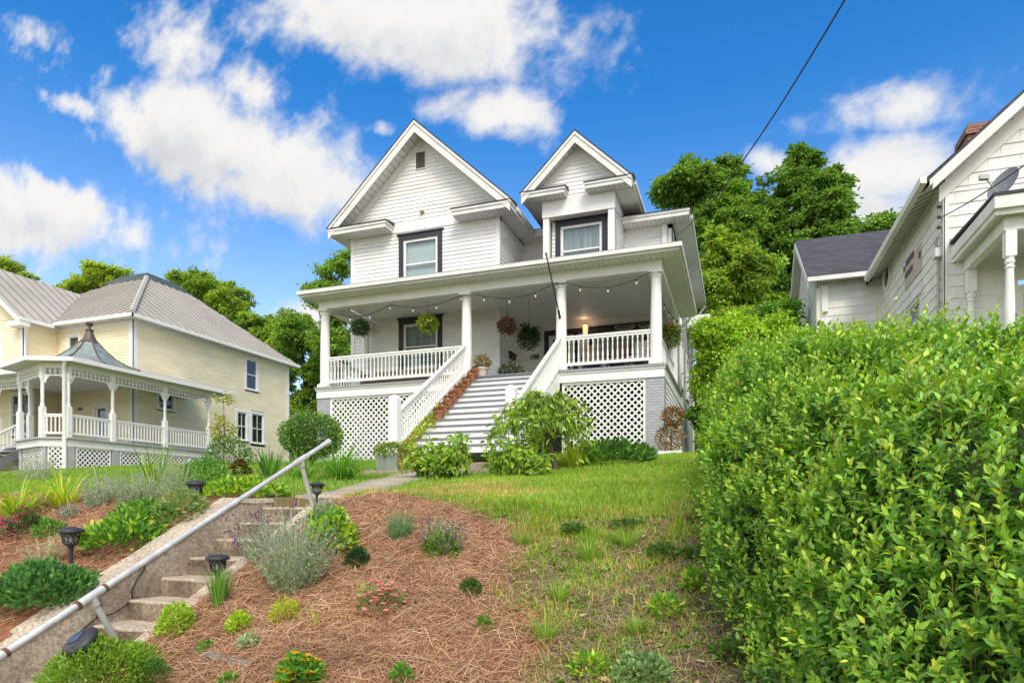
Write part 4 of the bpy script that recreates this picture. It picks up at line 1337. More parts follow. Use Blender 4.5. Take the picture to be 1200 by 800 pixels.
MB().tube([ec + Vector((0, 0, .05)), tp + Vector((0, 0, .05))], .13, 6).build('hip_cap', METALROOF, yh)
# projecting wing roof
wz0 = WZR - WSL * WH
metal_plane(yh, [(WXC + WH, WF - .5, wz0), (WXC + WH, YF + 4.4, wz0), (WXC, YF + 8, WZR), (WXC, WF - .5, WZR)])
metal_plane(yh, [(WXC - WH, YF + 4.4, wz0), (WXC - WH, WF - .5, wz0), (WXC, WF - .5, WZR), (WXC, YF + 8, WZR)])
rk = MB()
for s in (-1, 1):
    rk.prism([Vector((WXC, WF - .52, WZR - .05)), Vector((WXC + s * WH, WF - .52, wz0 - .05)), Vector((WXC + s * WH, WF - .52, wz0 - .28)), Vector((WXC, WF - .52, WZR - .28))], (0, .05, 0))
rk.build('bargeboard', WHITE, yh)
gt = MB()
gt.box(YX + ov - .001, YX + ov + .11, YF - ov - .1, YKB + ov, ez - .14, ez + .01); gt.box(WXC + WH, YX + ov + .11, YF - ov - .111, YF - ov - .001, ez - .14, ez + .01)
gt.box(WXC + WH - .02, WXC + WH + .09, WF - .5, YF - ov - .112, wz0 - .14, wz0 + .0)
gt.build('gutter', WHITE, yh)
so = MB()
so.box(YX + .03, YX + ov, YF - ov, YKB + ov, ez - .12, ez - .10); so.box(WXR + .03, YX + .029, YF - ov, YF - .042, ez - .12, ez - .10); so.box(WXR + .03, WXC + WH, WF - .4, YF - .4, wz0 - .12, wz0 - .1)
so.build('soffit', mat('grey_soffit', (.60, .61, .60), .6), yh)
MB().box(WXR - .35, WXR + .5, WF - .48, WF - .04, wz0 - .36, wz0 - .141).build('cornice_return', WHITE, yh)
spout(yh, [(WXC + WH + .05, WF - .2, wz0 - .1), (WXC + WH - .05, WF - .15, wz0 - .35), (WXR + .12, WF + .02, wz0 - .65), (WXR + .09, WF + .02, YDK + 3.0)], .06)
# rear lean-to
lt = MB(); lt.hexa([(YX, 32.9, 5.15), (-23.3, 32.9, 4.85), (-23.3, 36, 4.85), (YX, 36, 5.15), (YX, 32.9, 5.55), (-23.3, 32.9, 5.02), (-23.3, 36, 5.02), (YX, 36, 5.55)])
lt.build('rear_porch_roof', METALROOF, yh)
MB().box(YX, -23.25, 32.82, 32.895, 4.8, 5.1).build('rear_fascia', WHITE, yh)
for x in (-23.5,):
    MB().box(x - .07, x + .07, 33.0, 33.14, 1.5, 4.85).build('rear_post', WHITE, yh)

# wraparound porch
PXR = -23.2
corner_a, corner_b, corner_c = (PXR, 16.95), (-24.05, 16.55), (-26.4, 17.2)
dkpts = [(PXR + .12, 24.2), (YX, 24.2), (YX, YF), (WXR, YF), (WXR, WF), (-37.5, WF), (-37.5, 17.9), (-26.4, 17.9), (-26.4, 17.1), (-24.1, 16.42), (PXR + .12, 16.85)]
m = MB(); m.prism([(x, y, YDK - .06) for x, y in dkpts], (0, 0, .06)); m.build('porch_deck', GREYL, yh)
m = MB(); q = [(PXR, 24.1), (PXR, 16.95), (-24.12, 16.56), (-26.3, 17.2), (-26.3, 17.98), (-37.4, 17.98)]
for i in range(len(q) - 1):
    m.beam((*q[i], YDK - .2), (*q[i + 1], YDK - .2), .06, .26)
m.build('porch_skirt', WHITE, yh)
posts = [(PXR, 16.95), (PXR, 18.72), (PXR, 21.17), (PXR, 23.6), (-24.05, 16.6), (-26.3, 17.3), (-26.95, 18.1), (-28.85, 18.1), (-31.0, 18.1)]
PT = 5.02
pnames = []
for i, (x, y) in enumerate(posts):
    m = MB(); h = PT - YDK
    m.box(x - .085, x + .085, y - .085, y + .085, YDK, YDK + 1.12)
    m.lathe([(.085, 1.12), (.07, 1.16), (.08, 1.2), (.055, 1.26), (.062, 1.7), (.055, h - .52), (.08, h - .48), (.07, h - .44), (.085, h - .42)], (x, y, YDK), 10)
    m.box(x - .075, x + .075, y - .075, y + .075, YDK + h - .42, PT)
    o = m.build('porch_post', WHITE, yh)
    pnames.append(o)
def bracket(parent, x, y, dirv):
    d = Vector(dirv); s = d.cross(Vector((0, 0, 1))) * .02
    m = MB(); base = Vector((x, y, PT - .30)) + d * .075
    prof = [(0, 0), (.10, 0.0), (.20, -.03), (.13, -.09), (.09, -.16), (.05, -.26), (0, -.30)]
    m.prism([base + d * u + Vector((0, 0, z)) - s for u, z in prof], s * 2)
    m.build('bracket', WHITE, parent)
spans = [((PXR, 16.95), (PXR, 18.72)), ((PXR, 18.72), (PXR, 21.17)), ((PXR, 21.17), (PXR, 23.6)), ((-24.05, 16.6), (PXR, 16.95)), ((-26.3, 17.3), (-24.05, 16.6)), ((-28.85, 18.1), (-26.95, 18.1)), ((-31.0, 18.1), (-28.85, 18.1))]
for i, (p, q) in enumerate(spans):
    P = Vector((*p, 0)); Q = Vector((*q, 0)); d = (Q - P).normalized(); L = (Q - P).length
    m = MB(); zt, zb = PT - .02, PT - .30
    m.beam(P + Vector((0, 0, zt)), Q + Vector((0, 0, zt)), .06, .05); m.beam(P + Vector((0, 0, zb)), Q + Vector((0, 0, zb)), .05, .045)
    n = int(L / .155)
    for k in range(n):
        c = P + d * (L * (k + .5) / n)
        m.beam(c + Vector((0, 0, zb)), c + Vector((0, 0, zt)), .03, .03)
        m.ball(c + Vector((0, 0, (zt + zb) / 2)), .055, 6, 4)
    m.build('fretwork_lattice', WHITE, yh)
    bracket(yh, *p, d); bracket(yh, *q, -d)
    if i < 5 or i == 6:
        if i == 4: continue
        railing(yh, tuple((P + d * .09).xy), tuple((Q - d * .09).xy), YDK + .86, YDK + .12, .135, square=True, br=.018, top_w=.08)
# porch roof, eave and ceiling
m = MB()
ez2 = 5.30; PE = PXR + .5
eav = [(PE, 24.6), (PE, 16.7), (-24.1, 16.05), (-26.6, 16.75), (-26.7, 17.55), (-38, 17.55)]
inn = [(YX, 24.6), (YX, 21.0), (-26.0, 20.6), (-27.2, 20.4), (-28.0, YF), (-38, YF)]
for i in range(len(eav) - 1):
    a, b_ = eav[i], eav[i + 1]; c, d_ = inn[i + 1], inn[i]
    m.quad((*a, ez2), (*b_, ez2), (*c, 6.15), (*d_, 6.15))
m.quad((PE, 24.6, ez2), (YX, 24.6, 6.15), (YX, 24.6, ez2), (PE, 24.6, ez2 - .01))
m.build('porch_roof', METALROOF, yh)
m = MB()
for i in range(len(eav) - 1):
    m.beam((*eav[i], ez2 - .07), (*eav[i + 1], ez2 - .07), .08, .15)
    a = Vector((*eav[i], 0)); b_ = Vector((*eav[i + 1], 0))
m.beam((PE, 24.6, ez2 - .07), (YX, 24.6, ez2 - .07), .08, .15)
m.build('porch_gutter', WHITE, yh)
m = MB()
for i in range(len(q) - 1):
    pass
bq = [(PXR, 24.1), (PXR, 16.95), (-24.05, 16.6), (-26.3, 17.3), (-26.35, 18.1), (-37.4, 18.1)]
for i in range(len(bq) - 1):
    m.beam((*bq[i], PT + .09), (*bq[i + 1], PT + .09), .14, .18)
m.beam((PXR, 24.1, PT + .09), (YX, 24.1, PT + .09), .14, .18)
m.build('porch_beam', WHITE, yh)
MB().add([(x, y, ez2 - .12) for x, y in [(PE - .05, 24.5), (YX, 24.5), (YX, YF), (-30.5, YF), (-30.5, WF), (-38, WF), (-38, 17.6), (-26.7, 17.6), (-26.6, 16.8), (-24.1, 16.1), (PE - .05, 16.75)]], [tuple(range(11))]).build('porch_ceiling', mat('porch_ceiling_paint', (.66, .66, .62), .6, .04), yh)
# bell-shaped corner turret
tc_ = (-24.75, 18.95, 0)
tur = MB().lathe([(2.0, 5.38), (1.5, 5.55), (1.05, 5.80), (.62, 6.18), (.30, 6.54)], tc_, 8, phase=math.pi / 8).build('turret_roof', COPPER, yh)
m = MB()
for k in range(8):
    t = 2 * math.pi * k / 8 + math.pi / 8
    m.tube([(tc_[0] + r_ * math.cos(t), tc_[1] + r_ * math.sin(t), z + .015) for r_, z in ((2.0, 5.38), (1.5, 5.55), (1.05, 5.80), (.62, 6.18), (.30, 6.54))], .028, 5)
m.build('hip_rib', BROWNMETAL, tur)
MB().lathe([(.36, 6.50), (.26, 6.62), (.18, 6.80), (.13, 6.95), (.16, 6.98), (.16, 7.03), (.07, 7.06), (.06, 7.16), (.12, 7.20), (.15, 7.27), (.11, 7.33), (.02, 7.36)], tc_, 10).build('finial', BROWNMETAL, tur, smooth=True)
spout(yh, [(PXR + .3, 16.62, ez2 - .05), (PXR + .1, 16.72, ez2 - .3), (PXR - .02, 16.82, ez2 - .5), (PXR - .02, 16.82, 1.1)], .075)
# lattice skirting between grey piers
for (x, y) in [(PXR - .03, 17.05), (PXR - .03, 18.85), (PXR - .03, 21.3), (PXR - .03, 23.75), (-24.0, 16.75), (-26.2, 17.4)]:
    MB().box(x - .13, x + .05, y - .13, y + .13, .7, YDK - .33).build('porch_pier', GREYL, yh)
FPR = right_wall(PXR - .03)
for (a, b_) in ((17.24, 18.66), (19.04, 20.1), (20.12, 21.12), (21.48, 22.5), (22.52, 23.56)):
    lattice(yh, FPR, a, b_, 1.0, YDK - .34, pitch=.135, wd=.05, border=.06)
dfr = Vector((-24.05 - PXR, 16.6 - 16.95, 0)).normalized()
lattice(yh, Frame((PXR, 16.98, 0), dfr, (dfr.y, -dfr.x, 0)), .12, .76, 1.0, YDK - .34, pitch=.135, wd=.05, border=.05)
dfr = Vector((-26.3 + 24.05, .7, 0)).normalized()
lattice(yh, Frame((-24.05, 16.63, 0), dfr, (dfr.y, -dfr.x, 0)), .15, 2.1, 1.0, YDK - .34, pitch=.135, wd=.05, border=.05)
# stairs toward the street with open grey stringers
ns = 8; sy0 = 17.9; rr = (YDK - 1.05) / ns
for k in range(ns):
    zt = YDK - rr * k; y = sy0 - .29 * k
    t = MB(); t.box(-28.75, -26.9, y - .29, y + .02, zt - rr - .05, zt - rr); t.build('stair_tread', GREYL, yh)
for x in (-26.9, -28.8):
    m = MB(); m.prism([(x, sy0, YDK - .1), (x, sy0 - .29 * ns, YDK - .1 - rr * ns), (x, sy0 - .29 * ns, YDK - .42 - rr * ns), (x, sy0, YDK - .5)], (.05, 0, 0)); m.build('stringer', GREYP, yh)
for x in (-26.88, -28.82):
    railing(yh, (x, sy0 - .05), (x, sy0 - .29 * ns), YDK + .88, YDK + .14, .14, 'stair_railing', square=True, br=.018, top_w=.08, zt2=YDK + .88 - rr * ns, zb2=YDK + .14 - rr * ns)
    MB().box(x - .06, x + .06, sy0 - .29 * ns - .1, sy0 - .29 * ns + .02, .8, YDK + 1.0 - rr * ns).build('newel_post', WHITE, yh)
# back steps beside the porch end
m = MB(); m.beam((PXR - .3, 24.25, YDK + .75), (PXR - .3, 26.3, 1.9), .05, .05); m.beam((PXR - .3, 26.3, 1.0), (PXR - .3, 26.3, 1.95), .05, .05)
m.build('step_handrail', BLACKM, yh)
for k in range(5):
    MB().box(-25.0, PXR - .25, 24.2 + .3 * k, 24.5 + .3 * k, 1.0, YDK - .25 - .2 * k).build('side_step', GREYP, yh)

# ------------------------------------------------------------------ the old white house on the right
oh = thing('shingled_house', 'old white shingle sided house with brick chimney and turned porch posts behind the hedge', 'house', (7, 19, 1.4))
OX, OY, OBK = 4.5, 17.3, 23.85
OE = 7.25
FOL, FOF = left_wall(OX), front_wall(OY)
def shingles(mb, fr, u0, u1, z0, z1, openings=(), course=.27, clip=None, off=0.0):
    siding(mb, fr, u0, u1, z0, z1, openings, course, .022, clip)
    z = z0; k = 0
    while z < z1 - .05:                          # butt joints
        c0, c1 = (u0, u1)
        if clip:
            c = clip(z + course); c0, c1 = max(u0, c[0]), min(u1, c[1])
        u = u0 + (.35 if k % 2 else .75) * .62 + off
        while u < c1:
            if u > c0 and not any(ua < u < ub and za < z + course and zb > z for ua, ub, za, zb in openings):
                mb.fbox(fr, u - .0015, u + .0015, 0, .0205, z + .004, min(z + course * .96, z1))
            u += .62
        z += course; k += 1
vw = (at_x(1081, 300, OX).y, at_x(1062, 300, OX).y, at_x(1076, 316, OX).z - .15, 6.75)
lw = (at_x(1079, 370, OX).y, at_x(1066, 370, OX).y, 3.2, at_x(1073, 356, OX).z)
m = MB(); shingles(m, FOL, OY, 29.5, 1.2, OE + .45, [(lw[0] - .05, lw[1] + .05, lw[2], lw[3])]); m.build('wall', OLDWHITE, oh)
OCX, OZR, OSL = 8.15, 11.05, .90
OH = OCX - 4.1
pw = (5.95, 7.1, 3.1, 4.75)
m = MB()
shingles(m, FOF, OX, 11.8, 1.2, OE, [(pw[0] - .05, pw[1] + .05, pw[2] - .05, pw[3] + .05)])
shingles(m, FOF, OX, 11.8, OE, OZR, clip=lambda z: (OCX - (OZR - .25 - z) / OSL, OCX + (OZR - .25 - z) / OSL))
m.fbox(FOF, OX - .02, OX + .07, 0, .028, 1.2, OE)
m.build('wall', OLDWHITE, oh)
m = MB(); m.fbox(FOL, OY - .028, OY + .05, 0, .03, 1.2, OE); m.build('corner_board', OLDWHITE, oh)
# roof: shingled slopes, rake boards, exposed rafter ends, gutter
OYF = 16.88
rf = MB()
for s in (-1, 1):
    a = Vector((OCX, OYF, OZR)); b_ = Vector((OCX + s * (OH + .06), OYF, OZR - OSL * (OH + .06)))
    rf.prism([a, b_, b_ + Vector((0, 0, -.09)), a + Vector((0, 0, -.09))], (0, 30 - OYF, 0))
oroof = rf.build('roof', SHINGLE, oh)
rk = MB()
for s in (-1, 1):
    def q_(t, off): return Vector((OCX + s * OH * t, OYF - .03, OZR - OSL * OH * t - off))
    rk.prism([q_(0, .092), q_(1, .092), q_(1, .22), q_(0, .22)], (0, .05, 0)); rk.prism([q_(0, .221), q_(.985, .221), q_(.985, .36), q_(0, .36)], (0, .08, 0))
    fz0 = Vector((0, OY - .04 - OYF + .03, 0))
    rk.prism([q_(0, .37) + fz0, q_(.93, .37) + fz0, q_(.93, .72) + fz0, q_(0, .72) + fz0], (0, .035, 0))
rk.build('bargeboard', OLDWHITE, oroof)
sf = MB(); sf.quad((4.12, OYF + .05, OE - .0), (OCX, OYF + .05, OZR - .36), (OCX, OY, OZR - .36), (4.12, OY, OE - .0)); sf.build('soffit', OLDWHITE, oroof)
gt = MB()
gx = OCX - OH - .06
gt.hexa([(gx - .12, OYF - .02, OE + .02), (gx, OYF - .02, OE + .0), (gx, 23.72, OE + .0), (gx - .12, 23.72, OE + .02), (gx - .14, OYF - .02, OE + .16), (gx, OYF - .02, OE + .17), (gx, 23.72, OE + .17), (gx - .14, 23.72, OE + .16)])
gt.build('gutter', OLDWHITE, oroof)
for k in range(22):
    y = OY + .15 + k * .31
    if y > 23.6: break
    MB().hexa([(gx, y, OE - .02), (gx, y + .06, OE - .02), (OX, y + .06, OE + .2), (OX, y, OE + .2), (gx, y, OE + .12), (gx, y + .06, OE + .12), (OX, y + .06, OE + .42), (OX, y, OE + .42)]).build('rafter_end', OLDWHITE, oroof)
MB().quad((gx, OYF, OE + .13), (gx, 23.7, OE + .13), (OX + .1, 23.7, OE + .62), (OX + .1, OYF, OE + .62)).build('eave_boards', mat('dingy_eave', (.40, .385, .35), .85, .25, 5), oroof)
# chimney beyond the ridge line
ch = MB(); cx0, cx1 = 6.22, 7.1
ch.box(cx0, cx1, 21.6, 22.4, 8.5, 10.32); ch.box(cx0 - .05, cx1 + .05, 21.55, 22.45, 10.32, 10.47); ch.box(cx0 - .11, cx1 + .11, 21.49, 22.51, 10.47, 10.65); ch.box(cx0 - .05, cx1 + .05, 21.55, 22.45, 10.65, 10.77)
ch.build('chimney', REDBRICK, oh)
# side windows: boarded upper opening, framed lower one, round vent
bp = MB(); bp.fbox(FOL, vw[0], vw[1], .018, .03, vw[2], vw[3]); bw = bp.build('boarded_window', mat('pinkish_board', (.56, .47, .40), .8, .1, 3), oh)
y0_, y1_ = vw[0], vw[1]; zz0, zz1 = vw[2], vw[3]
for (ua, ub, za, zb) in ((.50, .98, .42, .62), (.02, .12, .50, .72), (.42, .92, .86, 1.06), (1.02, 1.09, .80, .98)):
    MB().fbox(FOL, y0_ + (y1_ - y0_) * ua, y0_ + (y1_ - y0_) * ub, .031, .045, zz0 + (zz1 - zz0) * za, zz0 + (zz1 - zz0) * zb).build('dark_opening', mat('slate_shutter', (.10, .10, .13), .6, .2, 8), bw)
window(oh, FOL, lw[0], lw[1], lw[2], lw[3], .09, OLDWHITE, OLDWHITE, mat('dusty_window', (.30, .29, .26), .6, .2, 3), head=.05)
rv = at_x(1041, 323, OX)
vm = MB(); pts = [Vector((OX - .02, rv.y + .42 * math.cos(t), rv.z + .42 * math.sin(t))) for t in [2 * math.pi * k / 20 for k in range(20)]]
vm.tube(pts + [pts[0]], .06, 6); ov_ = vm.build('round_window', OLDWHITE, oh)
MB().add([p + Vector((-.005, 0, 0)) for p in pts], [tuple(range(20))]).build('pane', mat('dark_pane', (.05, .055, .06), .15, .2, 3, spec=.6), ov_)
# electrical mast and conduit on the side wall
em = MB(); e0 = at_x(1100, 292, OX - .05)
em.tube([(OX - .05, e0.y - .12, e0.z + .22), (OX - .1, e0.y - .12, e0.z + .25), (OX - .12, e0.y - .02, e0.z + .12), (OX - .06, e0.y, e0.z - .05), (OX - .06, e0.y, 1.5)], .032, 8)
mast = em.build('service_conduit', mat('painted_conduit', (.42, .41, .38), .5), oh, smooth=True)
MB().box(OX - .16, OX - .001, e0.y - .18, e0.y + .12, e0.z - .22, e0.z - .02).build('junction_box', OLDWHITE, mast)
for k in range(3):
    MB().lathe([(.04, -.03), (.05, 0), (.03, .03)], (OX - .08, e0.y - .15, e0.z + .45 + k * .24), 8).build('insulator', mat('brown_insulator', (.09, .06, .05), .35), mast)
MB().tube([(OX - .02, OY + .06, OE - .3), (OX - .03, OY + .06, 4.0), (OX - .02, OY + .10, 1.5)], .012, 6).build('cable', BLACKP, mast)
# front porch with turned posts
px0, py0 = 4.72, 14.72
pr_ = MB(); pr_.hexa([(px0 - .12, py0 - .12, 5.86), (13, py0 - .12, 5.86), (13, OY, 5.95), (px0 - .12, OY, 5.95), (px0 - .12, py0 - .12, 5.92), (13, py0 - .12, 5.91), (13, OY, 6.02), (px0 - .12, OY, 6.02)])
pr_.build('porch_roof', SHINGLE, oh)
pe = MB(); pe.box(px0 - .1, 13, py0 - .1, py0 - .02, 5.62, 5.855); pe.box(px0 - .1, px0 - .02, py0 - .019, OY, 5.62, 5.855); pe.box(px0 - .06, 13, py0 - .02, py0 + .02, 5.52, 5.62); pe.box(px0 - .06, px0 + .0, py0 + .021, OY, 5.52, 5.62)
pe.build('porch_eave', OLDWHITE, oh)
pb = MB(); pb.box(px0 + .14, 13, py0 + .18, py0 + .34, 5.28, 5.54); pb.box(px0 + .14, px0 + .30, py0 + .341, OY - .02, 5.28, 5.54); pb.build('porch_beam', OLDWHITE, oh)
MB().box(px0, 13, py0, OY - .02, 5.545, 5.56).build('porch_ceiling', mat('pale_green_ceiling', (.58, .64, .58), .6, .04), oh)
def turned_post(x, y, z0, z1):
    h = z1 - z0; m = MB()
    m.box(x - .09, x + .09, y - .09, y + .09, z0, z0 + .9); m.box(x - .09, x + .09, y - .09, y + .09, z1 - .5, z1)
    m.lathe([(.085, .9), (.10, .94), (.07, 1.0), (.09, 1.06), (.075, 1.12), (.085, 1.5), (.065, h - .74), (.09, h - .70), (.06, h - .66), (.09, h - .6), (.07, h - .55), (.085, h - .5)], (x, y, z0), 12)
    return m.build('porch_post', WHITE, oh)
turned_post(4.98, py0 + .26, 2.3, 5.28); turned_post(4.98, OY - .12, 2.3, 5.28); turned_post(7.6, py0 + .26, 2.3, 5.28)
MB().box(px0, 13, py0, OY, 2.1, 2.3).build('porch_deck', GREYP, oh)
MB().box(px0 + .1, 13, py0 + .1, OY, .8, 2.1).build('porch_base', OLDWHITE, oh)
window(oh, FOF, *pw, .12, OLDWHITE, WHITE, CURTAIN, mull=1)
prl = MB(); prl.beam((4.98, py0 + .3, 3.15), (4.98, OY - .2, 3.15), .06, .07); prl.build('porch_rail', OLDWHITE, oh)
# rear wing
WX, WY0, WYB = 2.57, 24.2, 33.5
wl_ = MB()
shingles(wl_, front_wall(WY0), WX, OX, 1.5, 7.72); wl_.build('wing_wall', OLDWHITE, oh)
wl_ = MB()
shingles(wl_, left_wall(WX), WY0, WYB, 1.5, 7.35)
shingles(wl_, left_wall(WX), WY0, WYB, 7.35, 10.6, clip=lambda z: (29 - (10.75 - z) / .66, 29 + (10.75 - z) / .66))
wl_.build('wing_wall', OLDWHITE, oh)
wr = MB()
for s in (-1, 1):
    a = Vector((WX - .32, 29, 10.85)); b_ = Vector((WX - .32, 29 + s * 5.25, 10.85 - .62 * 5.25))
    wr.prism([a, b_, b_ + Vector((0, 0, -.08)), a + Vector((0, 0, -.08))], (5.2, 0, 0))
wroof = wr.build('wing_roof', SHINGLE, oh)
m = MB(); ezw = 10.85 - .62 * 5.25
m.box(WX - .34, 4.0, 29 - 5.38, 29 - 5.251, ezw - .16, ezw - .02); m.build('gutter', OLDWHITE, wroof)
m = MB()
for s in (-1, 1):
    a = Vector((WX - .35, 29, 10.77)); b_ = Vector((WX - .35, 29 + s * 5.2, 10.77 - .62 * 5.2))
    m.prism([a, b_, b_ + Vector((0, 0, -.26)), a + Vector((0, 0, -.26))], (.04, 0, 0))
for s in (-1, 1):
    m.quad((WX - .3, 29, 10.74), (WX - .3, 29 + s * 5.2, 10.74 - .62 * 5.2), (WX + .02, 29 + s * 5.2, 10.74 - .62 * 5.2), (WX + .02, 29, 10.74))
m.build('bargeboard', OLDWHITE, wroof)
MB().box(WX + .12, WX + .32, WY0 - .12, WY0 - .02, 6.5, 7.4).build('bracket', OLDWHITE, wroof)
m = MB(); m.fbox(front_wall(WY0), WX - .02, WX + .1, 0, .03, 1.5, 7.35); m.fbox(left_wall(WX), WY0 - .028, WY0 + .14, 0, .03, 1.5, 7.35)
m.build('corner_board', OLDWHITE, oh)
window(oh, left_wall(WX), 27.2, 28.1, 4.6, 6.3, .1, OLDWHITE, OLDWHITE, DARKROOM)

# satellite dish on the porch roof of that house
sd = thing('satellite_dish', 'grey satellite dish on the porch roof of the shingled house', 'satellite dish', (5.5, 15.5, 6.05))
dc = Vector((5.00, 15.4, 6.40)); dn_ = Vector((-.55, -.35, .30)).normalized()
a_ = dn_.cross(Vector((0, 0, 1))).normalized(); b__ = a_.cross(dn_)
m = MB(); vs = []; fs = []
for i, (rr_, dp) in enumerate(((0.0, -.07), (.12, -.06), (.22, -.035), (.31, 0.0))):
    for k in range(24):
        t = 2 * math.pi * k / 24
        vs.append(dc + a_ * rr_ * math.cos(t) * 1.0 + b__ * rr_ * 1.1 * math.sin(t) + dn_ * dp)
for i in range(3):
    for k in range(24):
        fs.append((i * 24 + k, i * 24 + (k + 1) % 24, i * 24 + 24 + (k + 1) % 24, i * 24 + 24 + k))
vs2 = [Vector(v) - dn_ * .012 for v in vs]; n0 = len(vs)
fs2 = [tuple(i + n0 for i in reversed(f)) for f in fs]
rim = [(72 + k, 72 + (k + 1) % 24, n0 + 72 + (k + 1) % 24, n0 + 72 + k) for k in range(24)]
m.add(vs + vs2, fs + fs2 + rim)
m.build('dish', mat('dish_grey', (.20, .21, .23), .5), sd, smooth=True)
arm_e = dc + dn_ * .42 - b__ * .12
MB().tube([dc - b__ * .25 + dn_ * .0, arm_e], .014, 6).build('feed_arm', GALV, sd)
MB().hexa([arm_e + Vector(q) for q in ((-.1, -.05, -.03), (.06, -.05, -.05), (.06, .05, -.05), (-.1, .05, -.03), (-.1, -.05, .06), (.06, -.05, .04), (.06, .05, .04), (-.1, .05, .06))]).build('receiver', mat('receiver_grey', (.5, .5, .48), .5), sd)
MB().tube([dc - dn_ * .06, dc - dn_ * .12 - Vector((0, 0, .1)), (dc.x + .08, dc.y + .05, 5.98)], .025, 8).build('mast', GALV, sd)
# ------------------------------------------------------------------ solar lanterns
def make_lantern(loc, label):
    """built standing at the origin, head 1 unit wide in scale; feet at z=0"""
    t = thing('solar_lantern', label, 'solar light', (0, 0, 0), 'solar garden lanterns')
    m = MB(); m.lathe([(.018, -.12), (.018, .10), (.026, .115), (.026, .135)], (0, 0, 0), 10); m.build('stake', BLACKP, t)
    c = MB()
    c.lathe([(.03, .13), (.052, .14), (.052, .15)], (0, 0, 0), 16)
    n = 10
    for k in range(n):
        a = 2 * math.pi * k / n; b_ = 2 * math.pi * (k + 1) / n; mid = (a + b_) / 2
        p0 = lambda r, t_, z: (r * math.cos(t_), r * math.sin(t_), z)
        c.tube([p0(.052, a, .15), p0(.062, mid, .19), p0(.071, a, .235)], .0045, 5)
        c.tube([p0(.052, b_, .15), p0(.060, mid, .17), p0(.060, mid, .21), p0(.071, b_, .235)], .004, 5)
    c.lathe([(.075, .232), (.075, .243), (.06, .243)], (0, 0, 0), 16)
    c.build('cage', BLACKM, t)
    MB().lathe([(.036, .151), (.048, .232)], (0, 0, 0), 14).build('diffuser', mat('smoked_plastic', (.36, .37, .37), .25, .1, 20, spec=.6), t, smooth=True)
    h = MB().lathe([(.070, .243), (.098, .243), (.102, .252), (.098, .262), (.085, .275), (.060, .284), (.02, .287)], (0, 0, 0), 20).build('cap', BLACKP, t, smooth=True)
    MB().box(-.035, .035, -.035, .035, .2865, .290).build('solar_panel', SOLAR, h)
    return t
lan = make_lantern((0, 0, 0), 'black solar lantern standing behind the leafy mat left of the steps')
def base_of(px, py): return on_ground(px, py)
bp1 = base_of(83, 664)
lan.location = bp1 + Vector((0, 0, .06)); lan.scale = (1.15,) * 3
for (px, py, sc_, lab) in ((229, 596, 1.12, 'black solar lantern among white flowers at the head of the side wall'),
                           (255, 688, .98, 'black solar lantern in the grass tuft right of the steps')):
    copy_tree(lan, base_of(px, py), (0, 0, .4), sc_, lab)
lp = Vector((-4.14, 5.66, .00)); copy_tree(lan, lp, (R(-6), R(3), .7), .78, 'small dark solar lantern tied to the upper handrail post')
ql = at_x(125, 765, -4.06)
copy_tree(lan, ql + Vector((.02, .03, -.13)), (R(34), R(-22), .2), 1.22, 'black solar lantern tipped over against the lower handrail post')

# ------------------------------------------------------------------ porch: hanging baskets, string lights, flagpole rod, lamp, mailbox
def foliage_ball(nm, c, r, n, ln, wd, pal, hang=.0, sz=.75, shape=0):
    d = rand_dirs(n, .1)
    rr = r * (.35 + .65 * RNG.random(n) ** .5)
    P = np.array(c) + d * rr[:, None] * np.array([1, 1, sz]) - np.array([0, 0, 1]) * (hang * RNG.random(n))[:, None]
    D = nrm(d + RNG.normal(0, .5, (n, 3)) - np.array([0, 0, hang * 1.2]))
    leaves(nm, P, D, rand_dirs(n, .6), ln * (.7 + .6 * RNG.random(n)), wd * (.7 + .6 * RNG.random(n)), pick_cols(n, pal), shape)

def hanging(loc, r, zc, label, pal, kind='leafy', bloom=None):
    t = thing('hanging_basket', label, 'hanging plant', loc, 'baskets hanging along the porch')
    x, y, z = loc
    hb = MB().lathe([(.05, -.16), (.13, -.12), (.165, 0), (.175, .01)], (x, y, z), 12).build('basket', mat('coir', (.10, .07, .045), .9, .3, 20), t, smooth=True)
    m = MB()
    for k in range(3):
        a = 2 * math.pi * k / 3
        m.tube([(x + .165 * math.cos(a), y + .165 * math.sin(a), z), (x, y, z + .42), (x, y, zc)], .005, 4)
    m.build('hanger_wire', BLACKM, t)
    nm = NM()
    if kind == 'fern':
        n = 190; a = RNG.random(n) * 6.283; el = RNG.random(n) * 1.1 - .15
        D = np.stack([np.cos(a) * np.cos(el), np.sin(a) * np.cos(el), np.sin(el)], 1)
        for (f0, wf) in ((1.0, .05),):
            ribbons(nm, np.tile([x, y, z + .04], (n, 1)), D, r * 1.5 * (.7 + .5 * RNG.random(n)), .05, pick_cols(n, pal), droop=1.0, K=5)
        foliage_ball(nm, (x, y, z - .02), r * .95, 900, .09, .028, pal, hang=.24)
    else:
        foliage_ball(nm, (x, y, z + .08), r, 620, .10, .04, pal, hang=.12)
    nm.build('foliage', LEAF, t)
    if bloom:
        nm = NM(); foliage_ball(nm, (x, y, z + .1), r * 1.02, 90, .07, .06, bloom, hang=.1); nm.build('blossom', PETAL, t)
    return t
G_MID = [(.06, .14, .03), (.09, .18, .04), (.045, .11, .03), (.12, .22, .05)]
G_DARK = [(.025, .06, .02), (.035, .08, .025), (.05, .10, .03)]
G_LIME = [(.20, .30, .04), (.26, .36, .05), (.15, .26, .04)]
hanging(tuple(at_y(422, 385, 17.35)), .27, 6.3, 'dark green hanging basket beside the far left porch column', G_DARK)
hanging(tuple(at_y(501, 380, 17.35)), .30, 6.3, 'two tone lime and green hanging basket above the porch window', G_MID + G_LIME + G_LIME, bloom=[(.55, .42, .08), (.5, .45, .15)])
